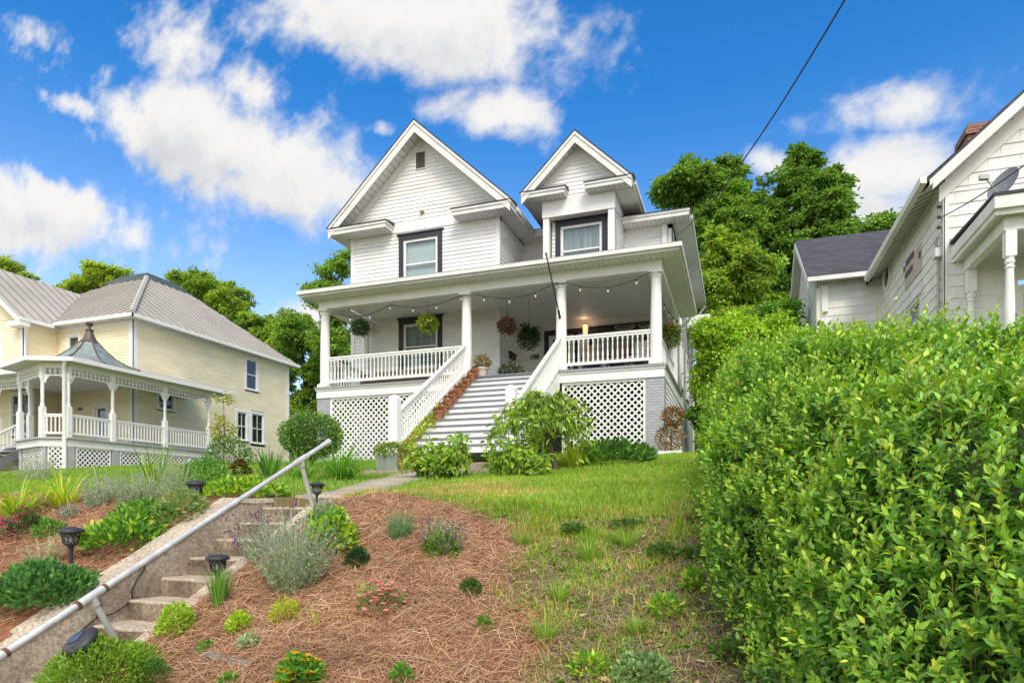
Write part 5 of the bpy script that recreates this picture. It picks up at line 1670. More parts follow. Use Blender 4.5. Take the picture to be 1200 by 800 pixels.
hanging(tuple(at_y(594, 383, 18.6)), .27, 6.3, 'dried brown hanging basket near the bay corner', [(.16, .09, .06), (.22, .13, .09), (.12, .09, .05), (.09, .10, .04)], bloom=[(.35, .16, .13), (.4, .25, .2)])
hanging(tuple(at_y(620, 392, 18.8)), .33, 6.3, 'large drooping dark fern hanging beside the house number', [(.014, .045, .014), (.02, .06, .02), (.03, .075, .025)], 'fern')
hanging(tuple(at_y(786, 390, 19.3)), .30, 6.1, 'spiky hanging basket with red specks on the right porch side', G_MID + [(.16, .2, .05)], 'fern', bloom=[(.35, .08, .04), (.5, .2, .08)])

sl_ = thing('string_lights', 'drooping string of small clear bulbs along the porch beam', 'string lights', (-7, 16.84, 6))
YS_ = 16.82
def sag_pts(a, b, sag, n=12):
    a = Vector(a); b = Vector(b)
    return [a.lerp(b, k / n) - Vector((0, 0, sag * 4 * (k / n) * (1 - k / n))) for k in range(n + 1)]
hook = [at_y(388, 366, YS_), at_y(457, 357, YS_), at_y(540, 346, YS_), at_y(560, 345, YS_), at_y(651, 331, YS_), at_y(664, 331, YS_), at_y(763, 318, YS_)]
cable_pts = []
for i, sg_ in enumerate((.22, .18, .02, .24, .02, .26)):
    cable_pts += sag_pts(hook[i], hook[i + 1], sg_)[:-1]
cable_pts.append(hook[-1]); cable_pts += sag_pts(hook[-1], (-1.80, 21.5, 5.9), .25)
MB().tube(cable_pts, .011, 5).build('cable', BLACKP, sl_)
bulb = mat('warm_bulb', (.75, .62, .45), .15, .05, 5, spec=.7)
nb = 0; acc = 0
for a, b_ in zip(cable_pts[:-1], cable_pts[1:]):
    acc += (b_ - a).length
    if acc > .62:
        acc = 0
        c = Vector(b_)
        s_ = MB().lathe([(.02, -.07), (.024, -.01), (.012, .0)], c, 6).build('bulb_socket', BLACKP, sl_)
        MB().lathe([(.006, -.155), (.026, -.125), (.030, -.10), (.018, -.072)], c, 8).build('bulb', bulb, s_, smooth=True)

fp = thing('flagpole_rod', 'bare dark flagpole rod slanting out from a porch column beside the stairs', 'flagpole', (-4.53, 16.8, 5.08))
A_ = Vector((-4.53, 16.83, 5.06)); B2 = Vector((-4.56, 15.62, 6.30))
MB().tube([A_, B2], .019, 8).build('rod', mat('dark_brown_rod', (.06, .045, .04), .5), fp)
MB().tube([A_ + Vector((0, .03, -.05)), A_ + (B2 - A_).normalized() * .16], .032, 8).build('bracket', BLACKM, fp)
MB().ball(B2, .03).build('finial', BLACKM, fp)

wlamp = at_y(686, 387, 21.85)
wl2 = thing('wall_lantern', 'lit amber wall lantern glowing beside the front door', 'wall lamp', tuple(wlamp))
MB().box(wlamp.x - .07, wlamp.x + .07, wlamp.y + .03, wlamp.y + .12, wlamp.z - .16, wlamp.z + .10).build('backplate', BLACKM, wl2)
MB().lathe([(.10, .20), (.12, .18), (.03, .26)], wlamp, 8).build('hood', mat('copper_hood', (.32, .16, .08), .4, metal=.6), wl2)
em = bpy.data.materials.new('glowing_amber'); em.use_nodes = True
em.node_tree.nodes['Principled BSDF'].inputs['Base Color'].default_value = (.8, .5, .25, 1)
em.node_tree.nodes['Principled BSDF'].inputs['Emission Color'].default_value = (1, .55, .28, 1); em.node_tree.nodes['Principled BSDF'].inputs['Emission Strength'].default_value = .75
MB().lathe([(.075, -.16), (.09, .0), (.10, .18)], wlamp, 10).build('glass_shade', em, wl2, smooth=True)
pl = bpy.data.lights.new('lantern_light', 'POINT'); pl.energy = 1.3; pl.color = (1, .62, .36); pl.shadow_soft_size = .08
po = bpy.data.objects.new('lantern_light', pl); po.location = wlamp + Vector((0, -.16, .20)); COL.objects.link(po)

mp_ = at_x(600, 417, X1 + .05)
mbx = thing('mailbox', 'black wall mailbox on the porch beside the house number', 'mailbox', tuple(mp_))
m = MB(); m.box(X1 + .018, X1 + .13, mp_.y - .22, mp_.y + .22, mp_.z - .12, mp_.z + .10); m.build('box', BLACKM, mbx, bevel=.01)
m = MB(); m.hexa([(X1 + .018, mp_.y - .24, mp_.z + .08), (X1 + .16, mp_.y - .24, mp_.z + .04), (X1 + .16, mp_.y + .24, mp_.z + .04), (X1 + .018, mp_.y + .24, mp_.z + .08), (X1 + .018, mp_.y - .24, mp_.z + .15), (X1 + .17, mp_.y - .24, mp_.z + .07), (X1 + .17, mp_.y + .24, mp_.z + .07), (X1 + .018, mp_.y + .24, mp_.z + .15)])
m.build('lid', BLACKM, mbx)

# potted plants on the porch floor at the top of the stairs
def flowerpot(mb, c, r0, r1, h, n=14):
    mb.lathe([(r0, 0), (r1 * .97, h * .78), (r1 * 1.08, h * .79), (r1 * 1.08, h), (r1 * .92, h), (r1 * .9, h * .9), (.01, h * .9)], c, n)
def potted(name, label, cat, c, r, h, potm, pal, n, ln, wd, fr_, fz, group=None, hang=0, shape=0, bloom=None, n_b=40):
    t = thing(name, label, cat, c, group)
    m = MB(); flowerpot(m, c, r * .72, r, h); m.build('pot', potm, t, smooth=True)
    nm = NM(); foliage_ball(nm, (c[0], c[1], c[2] + h + fz), fr_, n, ln, wd, pal, hang, shape=shape)
    ns_ = 16; ribbons(nm, np.tile([c[0], c[1], c[2] + h * .9], (ns_, 1)), rand_dirs(ns_, 1.2), fz + fr_ * .6, .012, pick_cols(ns_, [(.1, .12, .04)]), droop=.2)
    nm.build('foliage', LEAF, t)
    if bloom:
        nm = NM(); foliage_ball(nm, (c[0], c[1], c[2] + h + fz + .03), fr_, n_b, ln * .8, wd * 1.2, bloom); nm.build('blossom', PETAL, t)
    return t
c = at_y(565, 440, 17.05); potted('potted_plant', 'cream pot with an upright leafy plant at the top of the stairs', 'potted plant', (c.x, 17.05, DZ), .17, .27, mat('cream_pot', (.60, .52, .43), .6), [(.16, .16, .06), (.10, .14, .04), (.25, .16, .08)], 170, .15, .045, .19, .16)
c = at_y(598, 436, 17.2); potted('potted_plant', 'low wide dark leaved plant at the top of the stairs', 'potted plant', (c.x, 17.25, DZ), .22, .12, BLACKP, [(.03, .055, .03), (.05, .08, .045), (.10, .12, .09)], 520, .11, .045, .34, .0)
# terracotta pots marching down the left stair edge
k0 = 0
first_pot = None
rows_word = ['topmost', 'second from the top', 'third from the top', 'fourth from the top', 'fifth from the top', 'sixth from the top', 'seventh from the top', 'eighth from the top', 'ninth from the top']
for k in range(9):
    zt = DZ - rs * k; y = 16.86 - rn * k + .14
    if k == 0: y = 16.95
    lab = 'rusty terracotta flowerpot, %s on the stair edge' % rows_word[k]
    if k == 0:
        first_pot = thing('terracotta_pot', lab, 'flowerpot', (-7.02, y, zt), 'terracotta pots down the stair edge')
        m = MB(); flowerpot(m, (-7.02, y, zt), .085, .12, .21); m.build('pot', TERRA2, first_pot, smooth=True)
        nm = NM(); foliage_ball(nm, (-7.02, y, zt + .21), .115, 120, .065, .03, [(.17, .075, .04), (.12, .06, .035), (.21, .10, .055), (.09, .06, .035)], sz=.6); nm.build('dry_plant', LEAF, first_pot)
    else:
        copy_tree(first_pot, (-7.05 + random.uniform(-.02, .02), y, zt), (0, 0, random.uniform(0, 6)), random.uniform(.92, 1.1), lab)

# porch furniture seen through the balusters
def chair(x, y, rz, label, cush):
    t = thing('porch_chair', label, 'chair', (x, y, DZ), 'cushioned chairs on the porch')
    cc, ss = math.cos(rz), math.sin(rz)
    def L(u, v, z): return (x + u * cc - v * ss, y + u * ss + v * cc, DZ + z)
    def bx(m, u0, u1, v0, v1, z0, z1):
        m.hexa([L(u0, v0, z0), L(u1, v0, z0), L(u1, v1, z0), L(u0, v1, z0), L(u0, v0, z1), L(u1, v0, z1), L(u1, v1, z1), L(u0, v1, z1)])
    for u in (-.28, .24):
        for v in (-.28, .24):
            m = MB(); bx(m, u, u + .05, v, v + .05, 0, .40 if v < 0 else .95); m.build('leg', BLACKM, t)
    m = MB(); bx(m, -.28, .29, -.28, .29, .36, .40); m.build('seat_frame', BLACKM, t)
    m = MB(); bx(m, -.26, .27, -.27, .22, .40, .52); m.build('seat_cushion', cush, t, bevel=.03)
    m = MB(); bx(m, -.26, .27, .12, .24, .52, .98); m.build('back_cushion', cush, t, bevel=.03)
    for u in (-.30, .26):
        m = MB(); bx(m, u, u + .06, -.28, .26, .58, .62); m.build('armrest', BLACKM, t)
    return t
PATT = mat('patterned_cushion', (.34, .24, .15), .8, .5, 16, col2=(.06, .05, .045))
PATT2 = mat('floral_cushion', (.60, .46, .40), .8, .4, 14, col2=(.16, .25, .22))
chair(-3.95, 18.2, .25, 'porch chair with brown patterned cushions behind the right railing', PATT)
chair(-3.2, 18.3, -.1, 'porch chair with darker brown cushions in the middle behind the right railing', mat('brown_cushion', (.16, .10, .06), .8, .4, 18, col2=(.04, .035, .03)))
chair(-2.55, 18.2, -.3, 'porch chair with pink and teal floral cushions near the corner column', PATT2)
bs = thing('porch_sofa', 'long tan cushioned wicker sofa behind the left porch railing', 'sofa', (-10.2, 18.6, DZ))
TAN = mat('tan_cushion', (.42, .33, .24), .85, .2, 7); WICK = mat('wicker', (.17, .12, .08), .8, .4, 40)
MB().box(-11.5, -8.9, 18.2, 19.0, DZ + .05, DZ + .36).build('base', WICK, bs); MB().box(-11.45, -8.95, 18.15, 18.9, DZ + .362, DZ + .50).build('seat_cushion', TAN, bs, bevel=.03); MB().box(-11.45, -8.95, 18.85, 19.02, DZ + .502, DZ + .82).build('back_cushion', TAN, bs, bevel=.03)
for x in (-11.62, -8.88): MB().box(x, x + .11, 18.2, 19.0, DZ + .05, DZ + .62).build('armrest', WICK, bs)

# ------------------------------------------------------------------ foot of the house stairs
MB_ = MB(); MB_.box(-7.42, -4.55, 11.75, 12.35, .2, .70); MB_.box(-7.3, -4.6, 12.35, 12.97, .3, .86)
sst = thing('slab_step', 'broad low concrete slab step at the foot of the white stairs', 'step', (-6, 12.1, .5)); MB_.build('slab', stain_mat('pinkish_concrete', (.36, .29, .24), (.17, .13, .10), s1=2.5, amount=.7), sst, bevel=.012)
c = at_y(459, 552, 12.0)
gp = thing('square_planter', 'square grey green planter full of greenery on the slab step', 'planter', (c.x, 12.0, .70))
m = MB(); w = .27; m.hexa([(c.x - w * .9, 11.8, .70), (c.x + w * .9, 11.8, .70), (c.x + w * .9, 12.25, .70), (c.x - w * .9, 12.25, .70), (c.x - w, 11.76, 1.02), (c.x + w, 11.76, 1.02), (c.x + w, 12.29, 1.02), (c.x - w, 12.29, 1.02)])
m.build('pot', mat('sage_glaze', (.26, .31, .25), .5, .15, 6), gp, bevel=.01)
nm = NM(); foliage_ball(nm, (c.x, 12.03, 1.1), .38, 900, .075, .035, G_MID + G_LIME + [(.22, .16, .06)], sz=.5); nm.build('foliage', LEAF, gp)
c = at_y(470, 551, 11.95)
potted('potted_plant', 'small terracotta pot with yellowish trailing plant on the slab step', 'potted plant', (c.x, 11.95, .70), .12, .2, TERRA, [(.24, .22, .05), (.30, .26, .06), (.14, .18, .04)], 260, .07, .03, .17, .06, hang=.1)
# dried topiary at the right porch pier
c = at_y(786, 535, 15.9)
dt = thing('dried_topiary', 'dead golden brown topiary in a white box at the right porch corner', 'potted plant', tuple(c))
MB().box(c.x - .28, c.x + .28, c.y - .2, c.y + .2, c.z - .3, c.z + .13).build('planter_box', WHITE, dt, bevel=.01)
nm = NM(); B_PAL = [(.17, .115, .05), (.12, .08, .04), (.22, .16, .075), (.08, .06, .035), (.11, .11, .04)]
foliage_ball(nm, (c.x + .05, c.y, c.z + .95), .25, 620, .085, .035, B_PAL, sz=.9); foliage_ball(nm, (c.x - .02, c.y, c.z + .45), .33, 520, .085, .035, B_PAL, sz=1.0)
ribbons(nm, np.tile([c.x - .1, c.y, c.z + .1], (14, 1)), rand_dirs(14, .6), .8, .015, pick_cols(14, [(.2, .1, .06)]), droop=.1); nm.build('foliage', LEAF, dt)
MB().tube([(c.x, c.y, c.z), (c.x + .02, c.y, c.z + .9)], .02, 6).build('trunk', TWIG, dt)
# dark blue watering can-like tub half hidden at the stair foot
c = at_y(617, 536, 12.6)
bt_ = thing('garden_tub', 'dark blue garden tub tucked under the weeping tree by the stairs', 'tub', (c.x, 12.55, gz(c.x, 12.55)))
m = MB(); z = gz(c.x, 12.55); m.lathe([(.20, 0), (.27, .42), (.30, .43), (.30, .46), (.25, .46), (.24, .42), (.01, .2)], (c.x, 12.55, z - .02), 18); m.build('tub', mat('dark_blue_plastic', (.022, .03, .06), .4), bt_, smooth=True)
m = MB(); m.tube([(c.x - .28, 12.55, z + .36), (c.x - .36, 12.55, z + .46), (c.x - .28, 12.55, z + .54), (c.x + .28, 12.55, z + .54), (c.x + .36, 12.55, z + .46), (c.x + .28, 12.55, z + .36)], .014, 6); m.build('handle', BLACKM, bt_)
# weathered timber edging in the straw
wt = thing('timber_edging', 'short grey weathered timber half buried in the pine straw', 'timber', tuple(on_ground(266, 780)))
a = on_ground(240, 772); b_ = on_ground(293, 785)
m = MB(); m.beam(a + Vector((0, 0, .03)), b_ + Vector((0, 0, .03)), .07, .045, (0, -.3, 1)); m.build('plank', WOODG, wt, bevel=.006)

# ------------------------------------------------------------------ overhead wires
wi = thing('overhead_wire', 'long black service wire sweeping down from the sky to the white house eave', 'wire', (-1.9, 21.3, 8.6))
E = at_y(790, 277, 21.3); S = Vector((ray(990, 0) * 8).tolist())
pts = []
for k in range(41):
    t = k / 40 * 1.5
    p = E.lerp(S, t); p.z -= .42 * 4 * min(t, 1) * (1 - min(t, 1)) if t <= 1 else 0
    if t > 1: p.z += (t - 1) * 1.7
    pts.append(p)
MB().tube(pts, .013, 6).build('cable', BLACKP, wi)
MB().tube([E + Vector((0, .2, .1)), E + Vector((0, .25, -.4)), E + Vector((-.02, .3, -1.2))], .02, 6).build('drip_loop', BLACKP, wi)
w2 = thing('service_wire', 'thin dark service wire crossing in front of the old house to its side wall', 'wire', (4.5, 17.2, 6.4))
E2 = Vector((OX - .08, OY + .05, at_x(1101, 262, OX).z)); S2 = Vector((ray(1200, 185) * 9.5).tolist())
pts = [E2.lerp(S2, k / 20 * 1.6) - Vector((0, 0, .12 * 4 * (k / 20) * (1 - k / 20))) for k in range(21)]
MB().tube(pts, .012, 6).build('cable', mat('grey_cable', (.12, .12, .12), .6), w2)
# ------------------------------------------------------------------ grass and straw (what nobody could count)
def scatter(n, x0, x1, y0, y1):
    return RNG.uniform(x0, x1, n), RNG.uniform(y0, y1, n)
def slope_normal(x, y):
    e = .05
    zx = (ground(x + e, y) - ground(x - e, y)) / (2 * e); zy = (ground(x, y + e) - ground(x, y - e)) / (2 * e)
    return nrm(np.stack([-zx, -zy, np.ones_like(zx)], -1))
def on_paths(x, y):
    t = np.clip((y - 6.42) / (11.7 - 6.42), 0, 1)
    cx = np.interp(y, [6.0, 7.4, 9.6, 11.6], [-4.8, -4.95, -5.6, -6.0])
    walk = (np.abs(x - cx) < .30 + .12 * vnoise(x * 5, y * 5, 3)) & (y > 6.0) & (y < 11.7)
    steps = (x > -5.6) & (x < -4.1) & (y < 6.65)
    slab = (x > -7.45) & (x < -4.5) & (y > 11.7) & (y < 17)
    return walk | steps | slab
def in_view(x, y, m=260):
    d = x * FWD[0] + y * FWD[1]; l = x * RGT[0] + y * RGT[1]
    u = 600 + F_PX * l / np.maximum(d, .1)
    return (d > 1.2) & (u > -m) & (u < 1200 + m)

LAWN_PAL = [(.13, .28, .03), (.17, .32, .04), (.105, .26, .03), (.22, .33, .05), (.15, .30, .035)]
DRY_PAL = [(.38, .31, .15), (.45, .37, .19), (.32, .25, .12)]
def make_grass(name, label, n, box, hmin, hmax, wd, dens, dry, pal=LAWN_PAL, lean=.35):
    x, y = scatter(n, *box)
    k = in_view(x, y) & ~on_paths(x, y) & (RNG.random(n) < dens(x, y))
    x, y = x[k], y[k]; n = len(x); z = ground(x, y)
    P = np.stack([x, y, z - .005], 1)
    D = nrm(np.stack([RNG.normal(0, lean, n), RNG.normal(0, lean, n), np.ones(n)], 1))
    tone = fbm(x * .8, y * .8, 61, 3)
    C = pick_cols(n, pal, .18)
    isdry = RNG.random(n) < dry(x, y)
    C = np.where(isdry[:, None], pick_cols(n, DRY_PAL, .2), C)
    C = C * (.8 + .45 * tone)[:, None]
    hgt = RNG.uniform(hmin, hmax, n) * (.6 + .8 * fbm(x * 2.2, y * 2.2, 63, 2))
    nm = NM(); ribbons(nm, P, D, hgt, wd * (.7 + .6 * RNG.random(n)) * (.75 + .05 * y), C, droop=RNG.uniform(.2, 1.0, n), K=2, tipw=.1)
    o = nm.build(name, LEAF, kind='stuff'); tag(o, label); return o
make_grass('lawn_grass', 'mown yellow green grass in front of the white house', 200000, (-4.6, 1.0, 6.0, 15.6), .045, .11, .0080, lambda x, y: grass_mask(x, y) * np.clip(1.3 - (y - 6) * .07, .45, 1) * (y > 6.0), lambda x, y: .10 + .45 * sstep((fbm(x * .9, y * .9, 71, 3) - .5) / .12) * (1 - sstep((y - 8.5) / 2)))
make_grass('side_lawn_grass', 'bright green grass strip beside the walk and toward the cream house', 90000, (-22, -4.2, 6.7, 22), .05, .11, .011, lambda x, y: np.where((x < -5.0) | (y > 6.6), 1.0, 0) * np.where(x < -5.5, sstep((y - 7.4) / .6), 1) * np.clip(1.25 - (y - 6.5) * .07, .35, 1), lambda x, y: .03 + 0 * x, pal=[(.10, .24, .03), (.13, .28, .035), (.16, .28, .04), (.09, .2, .03)])
make_grass('bank_grass', 'thin patchy grass with bare dry spots on the slope beside the hedge', 170000, (-3.0, .8, 2.8, 6.9), .035, .12, .0068, lambda x, y: grass_mask(x, y) * (y < 6.9), lambda x, y: .14 + .30 * sstep((fbm(x * 1.5, y * 1.5, 73, 3) - .47) / .15), lean=.8)
# flattened dry stalks and dead leaves over the bare slope
n = 30000
x, y = scatter(n, -2.6, .7, 2.6, 7.2)
k = in_view(x, y) & ~mulch_mask(x, y) & (RNG.random(n) < .9 - .5 * grass_mask(x, y)); x, y = x[k], y[k]; n = len(x)
N_ = slope_normal(x, y); T_ = nrm(np.cross(N_, rand_dirs(n)))
nm = NM(); P = np.stack([x, y, ground(x, y)], 1) + N_ * (.004 + .018 * RNG.random(n))[:, None]
ribbons(nm, P, T_ + N_ * RNG.normal(.04, .10, n)[:, None], RNG.uniform(.05, .17, n), .0035, pick_cols(n, [(.33, .25, .14), (.42, .33, .19), (.22, .15, .08), (.13, .09, .055)], .2), droop=.15, K=3, tipw=.5, flat=np.cross(T_, N_))
tag(nm.build('dry_stalks', STRAW, kind='stuff'), 'flattened dead grass and stalks over the bare slope')
nd = 2600
x, y = scatter(nd, -9.5, .7, 2.6, 7.6); k = in_view(x, y) & ((x < -5.7) | (x > -4.05)) & ((x > -.75) | (RNG.random(nd) < .24)); x, y = x[k], y[k]; n = len(x)
N_ = slope_normal(x, y); T_ = nrm(np.cross(N_, rand_dirs(n)))
nm = NM(); leaves(nm, np.stack([x, y, ground(x, y) + .02], 1), T_ + N_ * .15, N_ + rand_dirs(n) * .5, RNG.uniform(.04, .085, n), RNG.uniform(.018, .035, n), pick_cols(n, [(.26, .14, .08), (.36, .23, .13), (.18, .09, .05), (.42, .30, .2)]), 1)
tag(nm.build('fallen_leaves', STRAW, kind='stuff'), 'curled brown fallen leaves below the hedge')

# pine straw: long needles lying on the beds
def straw(name, label, n, box, lift=.03):
    x, y = scatter(n, *box)
    k = in_view(x, y) & mulch_mask(x + RNG.normal(0, .12, n), y + RNG.normal(0, .12, n)) & ~((x > -5.6) & (x < -4.12)); x, y = x[k], y[k]; n = len(x)
    N_ = slope_normal(x, y); T_ = nrm(np.cross(N_, rand_dirs(n)))
    hump = fbm(x * 3.2, y * 3.2, 81, 3) * .05
    P = np.stack([x, y, ground(x, y)], 1) + N_ * (hump + lift * RNG.random(n) - .012)[:, None]
    tone = .70 + .6 * fbm(x * 2.2, y * 2.2, 83, 3)
    C = pick_cols(n, [(.40, .19, .10), (.33, .145, .075), (.50, .27, .155), (.27, .11, .058), (.58, .36, .23), (.18, .08, .045), (.46, .25, .13)], .18) * tone[:, None]
    nm = NM(); ribbons(nm, P, T_ + N_ * RNG.normal(.06, .16, n)[:, None], RNG.uniform(.09, .22, n), RNG.uniform(.0024, .0042, n), C, droop=RNG.uniform(0, .35, n), K=3, tipw=.6, flat=np.cross(T_, N_) + RNG.normal(0, .35, (n, 3)))
    tag(nm.build(name, STRAW, kind='stuff'), label)
straw('pine_straw', 'reddish pine straw covering the bank right of the steps', 82000, (-4.2, -.9, 2.5, 6.9))
straw('pine_straw', 'reddish pine straw covering the bed left of the steps', 60000, (-12.5, -5.58, 2.6, 7.9))

# ------------------------------------------------------------------ single garden plants
SAGE = [(.17, .24, .20), (.22, .29, .24), (.14, .21, .15), (.28, .34, .29)]
def size_at(px, py, w, h):
    b = on_ground(px, py); s = depth(b) / F_PX
    return b, w * s / 2, h * s
def plant(name, label, cat, b, group=None): return thing(name, label, cat, tuple(b), group)
def mound(name, label, cat, px, py, w, h, ln, wd, pal, n, bloom=None, nb=30, bl=.02, shape=0, group=None, up=.5, tips=None, mat_=LEAF):
    b, r, hh = size_at(px, py, w, h)
    t = plant(name, label, cat, b, group)
    nm = NM()
    d = rand_dirs(n, 0); d[:, 2] = np.abs(d[:, 2])
    rad = (.45 + .55 * RNG.random(n) ** .4) * (.82 + .3 * fbm(d[:, 0] * 2.5 + px, d[:, 1] * 2.5 + py, 3, 2))
    P = np.array(b) + d * rad[:, None] * np.array([r, r, hh])
    P[:, 2] = np.maximum(P[:, 2] , ground(P[:, 0], P[:, 1]) + .01 + (P[:, 2] - b[2]) * .35)
    D = nrm(d + RNG.normal(0, .45, (n, 3)) + np.array([0, 0, up]))
    C = pick_cols(n, pal, .16)
    if tips is not None:
        k = (rad > .9) & (RNG.random(n) < .6); C[k] = pick_cols(int(k.sum()), tips, .12)
    leaves(nm, P, D, rand_dirs(n, .9), ln * RNG.uniform(.7, 1.3, n), wd * RNG.uniform(.7, 1.3, n), C, shape)
    nst = max(8, n // 40)
    dd = rand_dirs(nst, .5); dd[:, 2] = np.abs(dd[:, 2])
    ribbons(nm, np.tile(np.array(b), (nst, 1)), dd, np.full(nst, (r + hh) * .5), .006, pick_cols(nst, [(.1, .09, .04)]), droop=.1, K=3)
    nm.build('foliage', mat_, t)
    if bloom:
        nm = NM(); d = rand_dirs(nb, .6); d[:, 2] = np.abs(d[:, 2])
        c0 = np.array(b) + d * np.array([r, r, hh]) * RNG.uniform(.85, 1.08, nb)[:, None]
        c0[:, 2] = np.maximum(c0[:, 2], ground(c0[:, 0], c0[:, 1]) + .03)
        for q in range(6):                       # six petals round each flower
            a = q * math.pi / 3
            D = nrm(np.stack([np.full(nb, math.cos(a)), np.full(nb, math.sin(a)), RNG.uniform(.1, .5, nb)], 1))
            leaves(nm, c0, D, np.tile([0, 0, 1.0], (nb, 1)), bl, bl * .9, pick_cols(nb, bloom, .15), 0)
        nm.build('blossom', PETAL, t)
    return t
def straps(name, label, cat, px, py, w, h, n, wd, pal, droop=.9, spread=.55, bloom=None, nb=6, group=None, ctip=None):
    b, r, hh = size_at(px, py, w, h)
    t = plant(name, label, cat, b, group); nm = NM()
    a = RNG.random(n) * 6.283; s = RNG.random(n) ** .6 * spread
    P = np.array(b) + np.stack([np.cos(a), np.sin(a), 0 * a], 1) * (r * .35 * RNG.random(n))[:, None]
    P[:, 2] = ground(P[:, 0], P[:, 1])
    D = np.stack([np.cos(a) * s, np.sin(a) * s, np.ones(n)], 1)
    ribbons(nm, P, D, hh * RNG.uniform(.75, 1.25, n), wd * RNG.uniform(.7, 1.3, n), pick_cols(n, pal, .15), droop=droop * RNG.uniform(.5, 1.4, n), K=6, ctip=ctip)
    nm.build('foliage', LEAF, t)
    if bloom:
        nm = NM(); d = rand_dirs(nb, .8)
        c0 = np.array(b) + np.stack([RNG.uniform(-r, r, nb), RNG.uniform(-r, r, nb), hh * RNG.uniform(.8, 1.2, nb)], 1)
        for q in range(6):
            aa = q * math.pi / 3
            leaves(nm, c0, np.tile([math.cos(aa), math.sin(aa), .5], (nb, 1)), rand_dirs(nb, 1), .05, .03, pick_cols(nb, bloom), 0)
        nm.build('blossom', PETAL, t)
    return t
def spikes(name, label, cat, px, py, w, h, n, pal, bloom=None, lean=.55, lw=.014, ll=.045, stemw=.006, group=None, topw=None):
    """many thin upright stems, each set with small narrow leaves (lavender, lamb's ear, artemisia)"""
    b, r, hh = size_at(px, py, w, h)
    t = plant(name, label, cat, b, group); nm = NM()
    a = RNG.random(n) * 6.283; s = RNG.random(n) ** .7
    P = np.array(b) + np.stack([np.cos(a), np.sin(a), 0 * a], 1) * (r * .45 * s)[:, None]; P[:, 2] = ground(P[:, 0], P[:, 1])
    D = nrm(np.stack([np.cos(a) * s * lean, np.sin(a) * s * lean, np.ones(n)], 1) + RNG.normal(0, .10, (n, 3)))
    L_ = hh * RNG.uniform(.55, 1.1, n) * (1 - .3 * s)
    ribbons(nm, P, D, L_, stemw, pick_cols(n, pal, .1), droop=.12, K=4, tipw=.6)
    per = 16
    tt = RNG.random((n, per)) * .95 + .03
    Q = (P[:, None] + D[:, None] * (L_[:, None] * tt)[..., None]).reshape(-1, 3)
    Q[:, 2] -= (L_[:, None] * tt ** 2 * .04).ravel()
    az = RNG.random(n * per) * 6.283
    DD = np.repeat(D, per, 0) * .9 + np.stack([np.cos(az), np.sin(az), 0 * az + .1], 1) * .8
    small = (1.25 - tt.ravel() * .75)
    leaves(nm, Q, DD, rand_dirs(n * per, .5), ll * small * RNG.uniform(.7, 1.2, n * per), lw * small, pick_cols(n * per, pal, .14), 0)
    nm.build('foliage', LEAF, t)
    if bloom:
        k = RNG.random(n) < .45; m_ = int(k.sum()); tip = P[k] + D[k] * L_[k][:, None]
        nm = NM()
        for q in range(7):
            leaves(nm, tip - D[k] * (.012 * q), rand_dirs(m_, .3), rand_dirs(m_), .028, .016, pick_cols(m_, bloom, .15), 0)
        nm.build('blossom', PETAL, t)
    return t
LIME = [(.22, .36, .04), (.28, .42, .05), (.17, .30, .035)]
GRN = [(.07, .20, .03), (.10, .25, .04), (.05, .15, .025)]
DEEP = [(.035, .10, .03), (.05, .13, .035), (.03, .075, .025)]
# --- bed left of the steps
straps('daylily', 'arching lime daylily clump at the far left end of the bed', 'daylily', 20, 604, 70, 52, 80, .026, LIME, 1.7, .95)
straps('daylily', 'arching lime daylily clump below the cream porch corner', 'daylily', 74, 592, 62, 50, 85, .024, LIME + [(.32, .33, .06)], 1.7, .95)
spikes('artemisia', 'silvery artemisia mass in front of the cream house stairs', 'artemisia', 45, 562, 85, 48, 120, SAGE, None, .5)
spikes('artemisia', 'tall silver stems rising beside the second daylily clump', 'artemisia', 118, 596, 62, 52, 90, SAGE, None, .45)
spikes('artemisia', 'broad silver green drift in front of the cream porch lattice', 'artemisia', 162, 590, 90, 48, 150, SAGE + [(.17, .26, .12)], None, .5)
spikes('artemisia', 'pale seeding stems drifting toward the top of the side wall', 'artemisia', 205, 580, 52, 62, 70, SAGE + [(.2, .28, .12)], None, .4)
straps('daylily', 'green daylily behind the silver drift by the porch lattice', 'daylily', 182, 572, 60, 52, 60, .022, GRN + LIME, .7)
mound('bergenia', 'broad low clump of mid green leaves above the side wall', 'garden plant', 148, 640, 92, 34, .07, .034, GRN, 1100, shape=1, tips=LIME)
mound('bergenia', 'rounded leafy clump just behind the lower green one by the wall', 'garden plant', 172, 616, 76, 30, .065, .032, GRN + [(.14, .28, .06)], 800, shape=1)
mound('groundcover_mat', 'dense dark green leafy mat spilling along the lower side wall', 'groundcover', 56, 706, 108, 48, .052, .036, [(.05, .15, .045), (.07, .19, .055), (.04, .12, .04), (.10, .24, .07)], 2600, shape=1, up=.9)
mound('dianthus', 'pink flowering dianthus at the left edge of the bed', 'flowering plant', 9, 632, 38, 26, .045, .012, DEEP + SAGE[:1], 500, bloom=[(.75, .16, .30), (.66, .12, .24)], nb=60, bl=.03)
mound('dianthus', 'pale pink dianthus cushion beside a small green shrublet', 'flowering plant', 27, 622, 30, 28, .045, .012, DEEP, 360, bloom=[(.70, .22, .30), (.6, .12, .2)], nb=60, bl=.03)
mound('shrublet', 'small dark shrublet behind the pale pink dianthus', 'shrub', 41, 620, 26, 18, .04, .02, DEEP, 320)
mound('shrublet', 'little green shrublet above the leaning silver sprig', 'shrub', 58, 630, 34, 22, .05, .026, GRN, 360)
spikes('lavender_sprig', 'thin leaning silver sprig beside the black lantern', 'lavender', 52, 664, 52, 46, 46, [(.26, .30, .20), (.32, .35, .25), (.20, .25, .15)], None, .8)
